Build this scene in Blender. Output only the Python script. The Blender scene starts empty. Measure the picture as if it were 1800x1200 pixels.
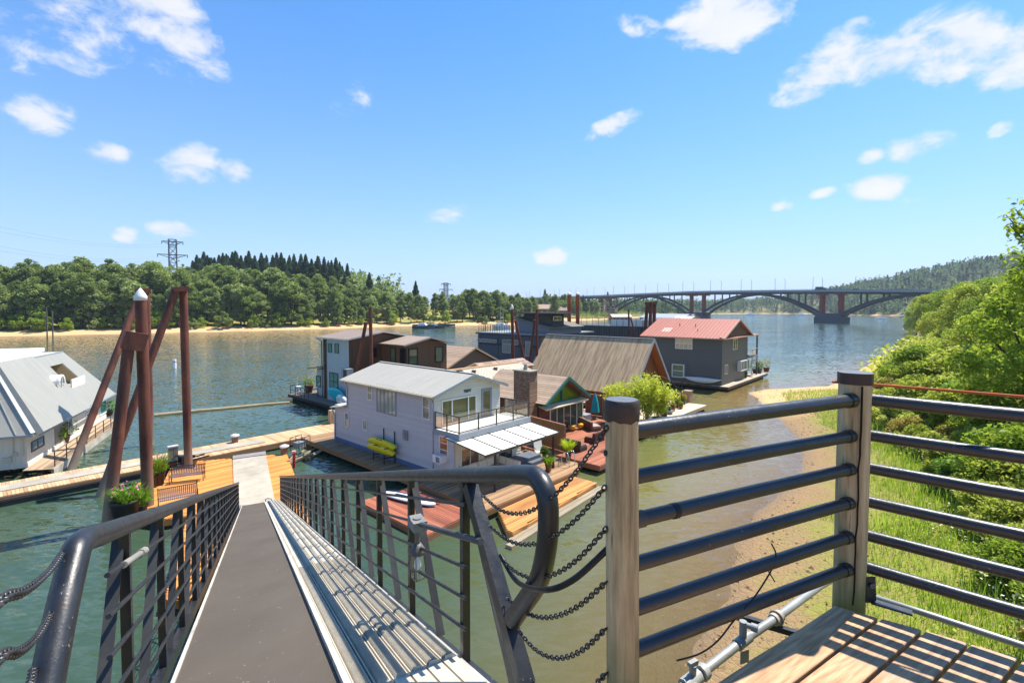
import bpy, bmesh, math, random
import numpy as np
from mathutils import Matrix, Vector
random.seed(7)
RS = np.random.RandomState(11)
SC = bpy.context.scene
COL = SC.collection
rad = math.radians

# ------------------------------------------------------------------ camera
FPX = 850.0; PITCH = rad(2.0); CAMZ = 10.3
CY = 543 + FPX*math.tan(PITCH)
cam_d = bpy.data.cameras.new('camera'); cam = bpy.data.objects.new('camera', cam_d); COL.objects.link(cam)
cam.location = (0, 0, CAMZ); cam.rotation_euler = (rad(90)-PITCH, 0, 0)
cam_d.sensor_width = 36; cam_d.lens = FPX/1800*36
cam_d.shift_y = -(600-CY)/1800
cam_d.clip_start = 0.05; cam_d.clip_end = 20000
SC.camera = cam

def ray(px, py):
    a = (px-900)/FPX; b = -(py-CY)/FPX
    s, c = math.sin(PITCH), math.cos(PITCH)
    return (a, c+b*s, -s+b*c)
def P(px, py, z):
    "place in the world seen at a survey reading, at height z"
    r = ray(px, py); t = (z-CAMZ)/r[2]
    return Vector((r[0]*t, r[1]*t, z))
def D(px, py, y):
    r = ray(px, py); t = y/r[1]
    return Vector((r[0]*t, y, CAMZ+r[2]*t))
class Fr:
    "a plan frame: origin, x axis along ax, y axis to its left"
    def __init__(s, o, ax):
        s.o = (o[0], o[1]); n = math.hypot(*ax); s.ax = (ax[0]/n, ax[1]/n); s.ay = (-s.ax[1], s.ax[0])
        s.ang = math.atan2(s.ax[1], s.ax[0])
    def L(s, p):
        dx, dy = p[0]-s.o[0], p[1]-s.o[1]
        return Vector((dx*s.ax[0]+dy*s.ax[1], dx*s.ay[0]+dy*s.ay[1], p[2]))
    def W(s, x, y, z=0):
        return Vector((s.o[0]+s.ax[0]*x+s.ay[0]*y, s.o[1]+s.ax[1]*x+s.ay[1]*y, z))
    def hit(s, axis, val, px, py):
        r = ray(px, py); rl = (r[0]*s.ax[0]+r[1]*s.ax[1], r[0]*s.ay[0]+r[1]*s.ay[1]); c = s.L((0, 0, 0))
        i = 0 if axis == 'x' else 1
        t = (val-c[i])/rl[i]; j = 1-i
        return (c[j]+rl[j]*t, CAMZ+r[2]*t)
    def PL(s, px, py, z): return s.L(P(px, py, z))
    def M(s, z=0): return Matrix.Translation((s.o[0], s.o[1], z)) @ Matrix.Rotation(s.ang, 4, 'Z')

# ------------------------------------------------------------------ materials
def lin(h):
    if isinstance(h, (tuple, list)): return tuple(h)+(1,) if len(h) == 3 else tuple(h)
    h = h.lstrip('#'); v = [int(h[i:i+2], 16)/255 for i in (0, 2, 4)]
    return tuple((c/12.92 if c <= .04045 else ((c+.055)/1.055)**2.4) for c in v)+(1,)
class N:
    "small node-graph helper"
    def __init__(s, name):
        s.m = bpy.data.materials.new(name); s.m.use_nodes = True; s.t = s.m.node_tree
        s.b = s.t.nodes['Principled BSDF']; s.out = s.t.nodes['Material Output']
        s.b.inputs['Specular IOR Level'].default_value = .35
    def n(s, typ, **k):
        nd = s.t.nodes.new('ShaderNode'+typ)
        for a, v in k.items():
            if a in ('ins',): continue
            setattr(nd, a, v)
        return nd
    def set(s, sock, v):
        if isinstance(v, bpy.types.NodeSocket): s.t.links.new(v, sock)
        else: sock.default_value = v
    def math(s, op, a, b=0., c=None, clamp=False):
        nd = s.n('Math', operation=op, use_clamp=clamp); s.set(nd.inputs[0], a); s.set(nd.inputs[1], b)
        if c is not None: s.set(nd.inputs[2], c)
        return nd.outputs[0]
    def mix(s, f, a, b, bt='MIX'):
        nd = s.n('Mix', data_type='RGBA', blend_type=bt)
        s.set(nd.inputs['Factor'], f); s.set(nd.inputs[6], a); s.set(nd.inputs[7], b)
        return nd.outputs[2]
    def co(s, kind='Object', scale=(1, 1, 1), rot=(0, 0, 0)):
        tc = s.n('TexCoord'); mp = s.n('Mapping'); mp.inputs['Scale'].default_value = scale; mp.inputs['Rotation'].default_value = rot
        s.t.links.new(tc.outputs[kind], mp.inputs[0]); return mp.outputs[0]
    def noise(s, sc, det=4, rough=.55, co=None, dist=0, out='Fac'):
        nd = s.n('TexNoise'); nd.inputs['Scale'].default_value = sc; nd.inputs['Detail'].default_value = det
        nd.inputs['Roughness'].default_value = rough; nd.inputs['Distortion'].default_value = dist
        if co is not None: s.t.links.new(co, nd.inputs['Vector'])
        return nd.outputs[out]
    def ramp(s, f, stops, interp='LINEAR'):
        nd = s.n('ValToRGB'); cr = nd.color_ramp; cr.interpolation = interp
        while len(cr.elements) < len(stops): cr.elements.new(.5)
        for e, (p, c) in zip(cr.elements, stops):
            e.position = p; e.color = lin(c) if not isinstance(c, (int, float)) else (c, c, c, 1)
        s.t.links.new(f, nd.inputs[0]); return nd.outputs[0]
    def sep(s, co):
        nd = s.n('SeparateXYZ'); s.t.links.new(co, nd.inputs[0]); return nd.outputs
    def island(s): return s.n('NewGeometry').outputs['Random Per Island']
    def bump(s, h, strength=.3, dist=.02):
        nd = s.n('Bump'); nd.inputs['Strength'].default_value = strength; nd.inputs['Distance'].default_value = dist
        s.t.links.new(h, nd.inputs['Height']); s.t.links.new(nd.outputs[0], s.b.inputs['Normal']); return nd
    def base(s, v): s.set(s.b.inputs['Base Color'], lin(v) if isinstance(v, str) else v)
    def rough(s, v): s.set(s.b.inputs['Roughness'], v)
    def metal(s, v): s.b.inputs['Metallic'].default_value = v
MC = {}
def cached(f):
    def g(*a):
        k = (f.__name__,)+a
        if k not in MC: MC[k] = f(*a)
        return MC[k]
    return g
@cached
def paint(col, rough=.5, var=.12, metal=0.):
    m = N('painted_surface'); c = lin(col)
    nz = m.noise(2.3, 6, .6, m.co()); f = m.noise(38, 3, .6, m.co())
    d = tuple(x*(1-var*1.8) for x in c[:3])+(1,)
    m.base(m.mix(m.ramp(nz, [(.35, 0.), (.7, 1.)]), d, c)); m.rough(m.math('ADD', m.math('MULTIPLY', f, .25), rough-.12)); m.metal(metal)
    m.bump(f, .08, .01); return m.m
@cached
def siding(col, pitch=.16, vert=False, var=.08):
    "lap boards: each board leans out to its lower edge"
    m = N('lap_siding'); o = m.sep(m.co()); c = lin(col)
    if vert: u = m.math('ADD', o[0], o[1])
    else: u = o[2]
    q = m.math('DIVIDE', u, pitch); fr = m.math('FRACT', q); fl = m.math('FLOOR', q)
    wn = m.n('TexWhiteNoise', noise_dimensions='1D'); m.t.links.new(fl, wn.inputs['W'])
    nz = m.noise(1.7, 5, .6, m.co())
    d = tuple(x*(1-3*var) for x in c[:3])+(1,)
    f = m.math('ADD', m.math('MULTIPLY', wn.outputs['Value'], .4), m.math('MULTIPLY', nz, .6))
    m.base(m.mix(f, d, c)); m.rough(.6)
    if vert: h = m.math('LESS_THAN', fr, .12)
    else: h = m.math('SUBTRACT', 1., fr)
    m.bump(h, .9, pitch*.16); return m.m
@cached
def wood(ca, cb, rough=.7, along='x', grain=9., gapdark=True):
    "planks: every board (mesh island) has its own tone, with grain along it"
    m = N('wood_planks'); a, b = lin(ca), lin(cb)
    sc = {'x': (.35, grain, grain), 'y': (grain, .35, grain), 'z': (grain, grain, .35)}[along]
    isl = m.island(); tc = m.n('TexCoord'); mp = m.n('Mapping'); mp.inputs['Scale'].default_value = sc
    m.t.links.new(tc.outputs['Object'], mp.inputs[0])
    cx = m.n('CombineXYZ'); 
    for i in range(3): m.set(cx.inputs[i], m.math('MULTIPLY', isl, 13.7))
    m.t.links.new(cx.outputs[0], mp.inputs['Location'])
    g = m.noise(2.2, 6, .62, mp.outputs[0], .35)
    w = m.noise(.6, 3, .5, m.co())
    f = m.math('ADD', m.math('ADD', m.math('MULTIPLY', g, .75), m.math('MULTIPLY', isl, .5)), m.math('MULTIPLY', w, .35))
    m.base(m.mix(m.ramp(f, [(.45, 0.), (1.05, 1.)]), a, b)); m.rough(rough); m.bump(g, .35, .006); return m.m
@cached
def rust(ca='#5a2a1c', cb='#9a4a2c', cc='#2b1c1a'):
    m = N('rusted_steel'); co = m.co(scale=(1, 1, .25)); n1 = m.noise(1.6, 8, .65, co); n2 = m.noise(14, 5, .6, m.co())
    c = m.mix(m.ramp(n1, [(.38, 0.), (.62, 1.)]), lin(ca), lin(cb)); c = m.mix(m.ramp(n2, [(.55, 0.), (.75, .7)]), c, lin(cc))
    o = m.sep(m.n('NewGeometry').outputs['Position']) ; 
    low = m.math('MULTIPLY', m.math('SUBTRACT', 1., m.math('SMOOTH_MIN', m.math('DIVIDE', m.math('SUBTRACT', o[2], 0.), 3.0), 1., .3), clamp=True), m.math('ADD', .3, n1), clamp=True)
    c = m.mix(low, c, lin('#8a8270'))      # tide-washed foot of the pile
    m.base(c); m.rough(.75); m.bump(n2, .4, .02); return m.m
@cached
def black_steel(col='#1a1c1f', chip='#9a9288', amt=.685):
    m = N('black_enamel_steel'); n1 = m.noise(5, 6, .6, m.co()); n2 = m.noise(60, 4, .7, m.co()); n3 = m.noise(2.2, 4, .6, m.co())
    ch = m.math('MULTIPLY', m.ramp(n2, [(amt-.04, 0.), (amt+.01, 1.)]), m.ramp(n3, [(.45, 0.), (.6, 1.)]))
    c = m.mix(m.ramp(n1, [(.35, 0.), (.75, 1.)]), lin(col), lin('#2c2d30'))
    rs = m.ramp(m.noise(9, 5, .7, m.co()), [(.60, 0.), (.68, .8)])
    c = m.mix(rs, c, lin('#3d2a22')); c = m.mix(ch, c, lin(chip))
    m.base(c); m.rough(m.math('ADD', .17, m.math('MULTIPLY', m.noise(16, 6, .7, m.co()), .42))); m.b.inputs['Specular IOR Level'].default_value = .6
    m.bump(m.math('ADD', n2, m.noise(12, 3, .5, m.co())), .25, .004); return m.m
@cached
def metal_roof(col, rough=.42, streak='#9a9a92', dirt=.35, axis='y'):
    m = N('metal_roofing'); sc = {'x': (3.5, .3, .3), 'y': (.3, 3.5, .3)}[axis]
    n1 = m.noise(1.3, 6, .65, m.co(scale=sc)); n2 = m.noise(.8, 4, .5, m.co())
    m.base(m.mix(m.math('MULTIPLY', m.ramp(n1, [(.4, 0.), (.72, 1.)]), dirt+.0), lin(col), lin(streak)))
    m.rough(m.math('ADD', rough-.1, m.math('MULTIPLY', n2, .25))); m.metal(.0); m.b.inputs['Specular IOR Level'].default_value = .45; return m.m
@cached
def shingles(ca, cb, row=.3, wid=.4, slope_axis='x'):
    m = N('shingles'); o = m.sep(m.co())
    v = m.math('MULTIPLY', o[2], 1.9/row*.5*1.2)
    cx = m.n('CombineXYZ'); m.set(cx.inputs[0], m.math('DIVIDE', o[1] if slope_axis == 'x' else o[0], wid)); m.set(cx.inputs[1], v)
    br = m.n('TexBrick', offset=.5); m.t.links.new(cx.outputs[0], br.inputs['Vector'])
    br.inputs['Color1'].default_value = lin(ca); br.inputs['Color2'].default_value = lin(cb); br.inputs['Mortar'].default_value = tuple(x*.35 for x in lin(ca)[:3])+(1,)
    br.inputs['Scale'].default_value = 1; br.inputs['Mortar Size'].default_value = .06; br.inputs['Brick Width'].default_value = 1; br.inputs['Row Height'].default_value = .5
    n1 = m.noise(3, 5, .6, m.co()); m.base(m.mix(m.math('MULTIPLY', n1, .4), br.outputs['Color'], lin('#4c4038')))
    m.rough(.85); fr = m.math('FRACT', m.math('MULTIPLY', v, 2.)); m.bump(m.math('SUBTRACT', 1., fr), .8, .04); return m.m
@cached
def coursed(ca, cb, n=1.):
    "weathered shakes, soft tone changes along each course"
    m = N('coursed_shakes'); n1 = m.noise(2.2, 6, .65, m.co()); n2 = m.noise(7, 3, .6, m.co(scale=(3, 3, .3))); isl = m.island()
    f = m.math('ADD', m.math('MULTIPLY', n1, .5), m.math('ADD', m.math('MULTIPLY', n2, .4), m.math('MULTIPLY', isl, .3)))
    m.base(m.mix(m.ramp(f, [(.35, 0.), (.85, 1.)]), lin(cb), lin(ca))); m.rough(.85); m.bump(n2, .4, .02); return m.m
@cached
def glass(col='#2c3a34', rough=.04):
    m = N('window_glass'); n1 = m.noise(1.1, 3, .5, m.co()); c = lin(col)
    m.base(m.mix(n1, tuple(x*.5 for x in c[:3])+(1,), tuple(min(1, x*1.6) for x in c[:3])+(1,)))
    m.rough(rough); m.b.inputs['Specular IOR Level'].default_value = .9; m.b.inputs['IOR'].default_value = 1.6; m.bump(m.noise(1.5, 2, .5, m.co()), .04, .03); return m.m
@cached
def clear_glass():
    m = N('clear_panel'); tr = m.n('BsdfTransparent'); tr.inputs[0].default_value = (.96, .97, .965, 1); gl = m.n('BsdfGlossy'); gl.inputs['Roughness'].default_value = .03
    fr = m.n('Fresnel'); fr.inputs['IOR'].default_value = 1.5; mx = m.n('MixShader'); m.t.links.new(m.math('MINIMUM', m.math('ADD', fr.outputs[0], .03), .22), mx.inputs[0])
    m.t.links.new(tr.outputs[0], mx.inputs[1]); m.t.links.new(gl.outputs[0], mx.inputs[2]); m.t.links.new(mx.outputs[0], m.out.inputs[0]); return m.m
@cached
def concrete(col='#b9b2a3', dark='#8d877b'):
    m = N('concrete'); n1 = m.noise(.9, 7, .65, m.co()); n2 = m.noise(25, 3, .6, m.co())
    m.base(m.mix(m.ramp(n1, [(.35, 0.), (.7, 1.)]), lin(dark), lin(col))); m.rough(.85); m.bump(n2, .2, .01); return m.m
@cached
def leaf(ca, cb, cc=None, trans=.35, gl=.45):
    "leaves: every leaf (mesh island) takes its own green"
    m = N('foliage'); isl = m.island(); oi = m.n('ObjectInfo').outputs['Random']
    w = m.noise(.45, 3, .6, m.co()); 
    f = m.math('ADD', m.math('MULTIPLY', isl, .55), m.math('ADD', m.math('MULTIPLY', m.ramp(w, [(.35, 0.), (.65, 1.)]), .3), m.math('MULTIPLY', oi, .3)))
    st = [(.1, ca), (.75, cb)]+([(1.08, cc)] if cc else [])
    if cc: st = [(.1, ca), (.62, cb), (.97, cc)]
    c = m.ramp(f, st); m.base(c); m.rough(gl+.1); m.b.inputs['Specular IOR Level'].default_value = .16
    tl = m.n('BsdfTranslucent'); m.t.links.new(m.mix(.35, c, lin('#9fb53a')), tl.inputs[0])
    mx = m.n('MixShader'); mx.inputs[0].default_value = trans
    m.t.links.new(m.b.outputs[0], mx.inputs[1]); m.t.links.new(tl.outputs[0], mx.inputs[2]); m.t.links.new(mx.outputs[0], m.out.inputs[0]); return m.m
@cached
def bark(col='#5b4a3a'):
    m = N('bark'); n1 = m.noise(6, 6, .6, m.co(scale=(3, 3, .6))); m.base(m.mix(n1, tuple(x*.4 for x in lin(col)[:3])+(1,), lin(col))); m.rough(.9); m.bump(n1, .5, .03); return m.m

# ------------------------------------------------------------------ mesh builder
class MB:
    def __init__(s, M=None): s.v = []; s.f = []; s.M = M or Matrix(); s.sm = []
    def add(s, vs, fs, T=None, smooth=False):
        k = len(s.v)
        s.v += [tuple(T @ Vector(v)) if T is not None else tuple(v) for v in vs]
        s.f += [tuple(i+k for i in f) for f in fs]; s.sm += [smooth]*len(fs); return s
    def box(s, x0, x1, y0, y1, z0, z1, T=None):
        x0, x1 = min(x0, x1), max(x0, x1); y0, y1 = min(y0, y1), max(y0, y1); z0, z1 = min(z0, z1), max(z0, z1)
        vs = [(x, y, z) for z in (z0, z1) for x, y in ((x0, y0), (x1, y0), (x1, y1), (x0, y1))]
        return s.add(vs, [(3, 2, 1, 0), (4, 5, 6, 7), (0, 1, 5, 4), (1, 2, 6, 5), (2, 3, 7, 6), (3, 0, 4, 7)], T)
    def cbox(s, c, sx, sy, sz, rz=0, T=None):
        T2 = Matrix.Translation(c) @ Matrix.Rotation(rz, 4, 'Z')
        return s.box(-sx/2, sx/2, -sy/2, sy/2, 0, sz, (T @ T2) if T else T2)
    def prism(s, pts, z0, z1, T=None):
        "plan outline (ccw) extruded"
        n = len(pts); ar = sum(pts[i][0]*pts[(i+1) % n][1]-pts[(i+1) % n][0]*pts[i][1] for i in range(n))
        if ar < 0: pts = list(pts)[::-1]
        vs = [(p[0], p[1], z0) for p in pts]+[(p[0], p[1], z1) for p in pts]
        return s.add(vs, [tuple(range(n))[::-1], tuple(range(n, 2*n))]+[(i, (i+1) % n, n+(i+1) % n, n+i) for i in range(n)], T)
    def poly(s, pts, th, nrm=None):
        "a flat panel through 3-D points with thickness th, grown along its normal"
        pts = [Vector(p) for p in pts]; n = len(pts); nn = (pts[1]-pts[0]).cross(pts[2]-pts[0]).normalized()
        if nrm is not None and nn.dot(Vector(nrm)) < 0: pts = pts[::-1]; nn = -nn
        q = [p+nn*th for p in pts]
        return s.add(pts+q, [tuple(range(n))[::-1], tuple(range(n, 2*n))]+[(i, (i+1) % n, n+(i+1) % n, n+i) for i in range(n)])
    def bar(s, a, b, w, h=None, up=(0, 0, 1)):
        "rectangular bar from a to b; w across, h along up"
        h = h or w; a = Vector(a); b = Vector(b); d = b-a; L = d.length
        if L < 1e-6: return s
        z = d/L; u = Vector(up)
        if abs(z.dot(u)) > .99: u = Vector((1, 0, 0))
        x = z.cross(u).normalized(); y = x.cross(z)
        T = Matrix(((x.x, y.x, z.x, a.x), (x.y, y.y, z.y, a.y), (x.z, y.z, z.z, a.z), (0, 0, 0, 1)))
        return s.box(-w/2, w/2, -h/2, h/2, 0, L, T)
    def tube(s, pts, r, n=12, caps=True, r2=None):
        pts = [Vector(p) for p in pts]; m = len(pts); vs = []; up = None
        for i, p in enumerate(pts):
            t = (pts[min(i+1, m-1)]-pts[max(i-1, 0)]).normalized()
            if up is None:
                up = Vector((0, 0, 1)) if abs(t.z) < .9 else Vector((1, 0, 0))
            x = t.cross(up).normalized(); up = x.cross(t).normalized()
            rr = r if r2 is None else r+(r2-r)*i/(m-1)
            if isinstance(r, (list, tuple)): rr = r[i]
            vs += [p+(x*math.cos(2*math.pi*j/n)+up*math.sin(2*math.pi*j/n))*rr for j in range(n)]
        fs = [(i*n+j, i*n+(j+1) % n, (i+1)*n+(j+1) % n, (i+1)*n+j) for i in range(m-1) for j in range(n)]
        k = len(s.f); s.add(vs, fs, None, True)
        if caps:
            s.add(vs[:n], [tuple(range(n))]); s.add(vs[-n:], [tuple(range(n))[::-1]])
        return s
    def cyl(s, c, r, z0, z1, n=20, r2=None):
        c = Vector((c[0], c[1], 0)); return s.tube([c+Vector((0, 0, z0)), c+Vector((0, 0, z1))], r, n, True, r2)
    def lathe(s, c, prof, n=20):
        vs = [(c[0]+r*math.cos(2*math.pi*j/n), c[1]+r*math.sin(2*math.pi*j/n), c[2]+z) for r, z in prof for j in range(n)]
        m = len(prof); fs = [(i*n+j, i*n+(j+1) % n, (i+1)*n+(j+1) % n, (i+1)*n+j) for i in range(m-1) for j in range(n)]
        fs += [tuple(range(n))[::-1], tuple(range((m-1)*n, m*n))]
        return s.add(vs, fs, None, True)
    def torus(s, T, R, r, stretch=0, n=10, m=5):
        vs = []
        for i in range(n):
            a = 2*math.pi*i/n; ca, sa = math.cos(a), math.sin(a)
            off = stretch*(1 if ca > 0 else -1)
            for j in range(m):
                b = 2*math.pi*j/m; rr = R+r*math.cos(b)
                vs.append((rr*ca+off, rr*sa, r*math.sin(b)))
        fs = [(i*m+j, ((i+1) % n)*m+j, ((i+1) % n)*m+(j+1) % m, i*m+(j+1) % m) for i in range(n) for j in range(m)]
        return s.add(vs, fs, T, True)
    def planks(s, poly, z, th=.04, along='x', w=.14, gap=.012, phase=0):
        "deck boards filling a plan outline, running along one axis"
        ax = 0 if along == 'x' else 1; ot = 1-ax
        lo = min(p[ot] for p in poly); hi = max(p[ot] for p in poly); k = lo+phase; n = len(poly)
        while k < hi-.02:
            a, b = k+gap/2, min(k+w, hi)-gap/2; c = (a+b)/2; xs = []
            for i in range(n):
                p, q = poly[i], poly[(i+1) % n]
                if (p[ot] > c) != (q[ot] > c): xs.append(p[ax]+(q[ax]-p[ax])*(c-p[ot])/(q[ot]-p[ot]))
            xs.sort()
            for i in range(0, len(xs)-1, 2):
                if ax == 0: s.box(xs[i], xs[i+1], a, b, z-th, z)
                else: s.box(a, b, xs[i], xs[i+1], z-th, z)
            k += w
        return s
    def build(s, name, mat, parent=None, bevel=0):
        me = bpy.data.meshes.new(name); o = bpy.data.objects.new(name, me); COL.objects.link(o)
        W = [s.M @ Vector(v) for v in s.v]
        if parent is None:
            if W:
                cx = sum(v.x for v in W)/len(W); cy = sum(v.y for v in W)/len(W); cz = min(v.z for v in W)
                o.location = (cx, cy, cz)
                ang = s.M.to_euler().z; o.rotation_euler = (0, 0, ang)
                inv = (Matrix.Translation((cx, cy, cz)) @ Matrix.Rotation(ang, 4, 'Z')).inverted()
                W = [inv @ v for v in W]
        else:
            o.parent = parent; inv = root_matrix(parent).inverted(); W = [inv @ v for v in W]
        me.from_pydata([tuple(v) for v in W], [], s.f); me.materials.append(mat)
        me.polygons.foreach_set('use_smooth', s.sm); me.update()
        if bevel:
            md = o.modifiers.new('bevel', 'BEVEL'); md.width = bevel; md.segments = 2; md.limit_method = 'ANGLE'
        return o
def root_matrix(o):
    M = Matrix()
    while o is not None:
        M = (Matrix.Translation(o.location) @ o.rotation_euler.to_matrix().to_4x4() @ Matrix.Diagonal(tuple(o.scale)+(1,))) @ M; o = o.parent
    return M
def tag(o, label, cat, group=None, kind=None):
    if label: o['label'] = label
    if cat: o['category'] = cat
    if group: o['group'] = group
    if kind: o['kind'] = kind
    return o
def thing(name, label, cat, M=None, group=None):
    o = bpy.data.objects.new(name, None); COL.objects.link(o); o.empty_display_size = .3
    if M is not None:
        o.location = M.translation; o.rotation_euler = M.to_euler()
    return tag(o, label, cat, group)
def struct(o): o['kind'] = 'structure'; return o
def plabel(o, l): o['label'] = l; return o
def copy_tree(o, parent=None):
    c = o.copy(); COL.objects.link(c); c.parent = parent
    for ch in [k for k in COL.objects if k.parent == o]: copy_tree(ch, c)
    return c
def rand_mesh(name, verts, nper, mat, parent=None, faces=None, loc=None):
    "fast mesh of many small faces, nper vertices each"
    me = bpy.data.meshes.new(name); n = len(verts)//nper
    me.vertices.add(len(verts)); me.vertices.foreach_set('co', np.asarray(verts, dtype=np.float32).ravel())
    me.loops.add(len(verts)); me.loops.foreach_set('vertex_index', np.arange(len(verts), dtype=np.int32))
    me.polygons.add(n); me.polygons.foreach_set('loop_start', np.arange(0, len(verts), nper, dtype=np.int32))
    me.update(calc_edges=True); me.materials.append(mat)
    o = bpy.data.objects.new(name, me); COL.objects.link(o)
    if parent is not None: o.parent = parent
    if loc is not None: o.location = loc
    return o
def leaves(cent, size, flat=.0, aspect=.55, rs=RS, up=.3):
    "diamond leaves at the centres, randomly turned; flat>0 turns them upward"
    n = len(cent); nrm = rs.normal(size=(n, 3)); nrm[:, 2] = np.abs(nrm[:, 2])*(1+flat)+up; nrm /= np.linalg.norm(nrm, axis=1)[:, None]
    t = rs.normal(size=(n, 3)); u = np.cross(nrm, t); u /= np.linalg.norm(u, axis=1)[:, None]; v = np.cross(nrm, u)
    s = (size*(.6+.8*rs.rand(n)))[:, None]
    a = cent-u*s; b = cent+v*s*aspect+nrm*s*.12; c = cent+u*s; d = cent-v*s*aspect+nrm*s*.12
    return np.stack([a, b, c, d], 1).reshape(-1, 3)
# ------------------------------------------------------------------ sky and sun
SUN_AZ, SUN_EL = math.atan2(.8, .6), rad(62)
def make_world():
    w = bpy.data.worlds.new('World'); SC.world = w; w.use_nodes = True; t = w.node_tree
    for n in list(t.nodes): t.nodes.remove(n)
    out = t.nodes.new('ShaderNodeOutputWorld'); bg = t.nodes.new('ShaderNodeBackground'); t.links.new(bg.outputs[0], out.inputs[0])
    sky = t.nodes.new('ShaderNodeTexSky'); sky.sky_type = 'NISHITA'; sky.sun_disc = False
    sky.sun_elevation = SUN_EL; sky.sun_rotation = SUN_AZ; sky.air_density = 1.0; sky.dust_density = .25; sky.ozone_density = 1.6; sky.altitude = 50
    def mt(op, a, b=0., c=None, clamp=False):
        n = t.nodes.new('ShaderNodeMath'); n.operation = op; n.use_clamp = clamp
        for i, v in enumerate((a, b) if c is None else (a, b, c)):
            if isinstance(v, bpy.types.NodeSocket): t.links.new(v, n.inputs[i])
            else: n.inputs[i].default_value = v
        return n.outputs[0]
    tc = t.nodes.new('ShaderNodeTexCoord'); sp = t.nodes.new('ShaderNodeSeparateXYZ'); t.links.new(tc.outputs['Generated'], sp.inputs[0])
    x, y, z = sp.outputs; az = mt('ARCTAN2', x, y); el = mt('ARCSINE', z)
    nz = t.nodes.new('ShaderNodeTexNoise'); nz.inputs['Scale'].default_value = 14; nz.inputs['Detail'].default_value = 9; nz.inputs['Roughness'].default_value = .62; nz.inputs['Distortion'].default_value = .25
    mp = t.nodes.new('ShaderNodeMapping'); mp.inputs['Scale'].default_value = (1, 1, 1.7); t.links.new(tc.outputs['Generated'], mp.inputs[0]); t.links.new(mp.outputs[0], nz.inputs[0])
    cl = [(80, 205, 66, 30, 1, 0), (195, 273, 46, 19, .95, .05), (350, 294, 62, 32, 1, 0), (415, 306, 45, 20, .9, -.1), (265, 22, 75, 55, 1, 0), (335, 60, 75, 62, 1, -.5), (60, 30, 190, 80, .34, 0), (322, 130, 55, 22, .62, -.1),
          (225, 412, 24, 13, .9, 0), (307, 405, 44, 16, 1, 0), (795, 381, 44, 17, .95, .1), (970, 450, 32, 17, .95, 0), (1062, 232, 56, 16, .85, .35),
          (1270, 48, 125, 45, 1, .05), (1235, 74, 70, 26, .9, -.2), (1125, 58, 40, 18, .6, -.3), (1440, 128, 85, 44, 1, .35), (1540, 108, 110, 42, 1, .0), (1660, 92, 120, 60, 1.05, 0), (1780, 98, 110, 52, 1, 0), (1500, 62, 38, 20, .6, 0),
          (1610, 262, 66, 26, 1, 0), (1523, 279, 28, 13, .85, 0), (1537, 332, 58, 22, 1, 0), (1440, 341, 26, 9, .75, 0), (1370, 364, 22, 11, .75, 0), (1747, 233, 22, 11, .6, .2), (1605, 348, 26, 10, .5, .3), (1430, 443, 60, 8, .5, 0), (1770, 447, 50, 8, .6, 0), (620, 180, 24, 30, .2, 0)]
    M = None
    for px, py, rx, ry, wt, tilt in cl:
        a0 = math.atan((px-900)/FPX); e0 = math.atan((543-py)/FPX*math.cos(a0))
        ra = rx/FPX*math.cos(a0)**2*1.1; re = ry/FPX*math.cos(a0)*math.cos(e0)**2*1.25
        u = mt('DIVIDE', mt('SUBTRACT', az, a0), ra); v0 = mt('SUBTRACT', el, e0)
        v = mt('DIVIDE', mt('SUBTRACT', v0, mt('MULTIPLY', mt('SUBTRACT', az, a0), tilt)), re)
        d = mt('ADD', mt('MULTIPLY', u, u), mt('MULTIPLY', v, v))
        m = mt('MULTIPLY', mt('SUBTRACT', 1., d), wt) if wt < 1 else mt('SUBTRACT', 1., d)
        if wt < .7: m = mt('MINIMUM', m, wt*.55)
        M = m if M is None else mt('MAXIMUM', M, m)
    front = mt('GREATER_THAN', y, 0.)
    dn = mt('ADD', M, mt('MULTIPLY', mt('SUBTRACT', nz.outputs[0], .52), 3.6))
    ss = t.nodes.new('ShaderNodeMapRange'); ss.interpolation_type = 'SMOOTHSTEP'; t.links.new(dn, ss.inputs[0]); ss.inputs[1].default_value = .0; ss.inputs[2].default_value = 1.05
    edge = mt('MULTIPLY', mt('ADD', M, .35), 3., clamp=True)
    fac = mt('MULTIPLY', mt('MULTIPLY', ss.outputs[0], edge), mt('MULTIPLY', front, .93), clamp=True)
    hs = t.nodes.new('ShaderNodeHueSaturation'); hs.inputs['Saturation'].default_value = 1.40; hs.inputs['Hue'].default_value = .5; t.links.new(sky.outputs[0], hs.inputs['Color'])
    tn = t.nodes.new('ShaderNodeMix'); tn.data_type = 'RGBA'; tn.blend_type = 'MULTIPLY'; tn.inputs[0].default_value = 1; t.links.new(hs.outputs[0], tn.inputs[6]); tn.inputs[7].default_value = SKYTINT
    hzn = t.nodes.new('ShaderNodeMix'); hzn.data_type = 'RGBA'; t.links.new(mt('MULTIPLY', mt('EXPONENT', mt('MULTIPLY', mt('MAXIMUM', el, 0.), -3.4)), .93), hzn.inputs[0]); t.links.new(tn.outputs[2], hzn.inputs[6]); hzn.inputs[7].default_value = HZC
    mx = t.nodes.new('ShaderNodeMix'); mx.data_type = 'RGBA'; t.links.new(fac, mx.inputs[0]); t.links.new(hzn.outputs[2], mx.inputs[6])
    n2 = t.nodes.new('ShaderNodeTexNoise'); n2.inputs['Scale'].default_value = 14; n2.inputs['Detail'].default_value = 6; t.links.new(mp.outputs[0], n2.inputs[0])
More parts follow.
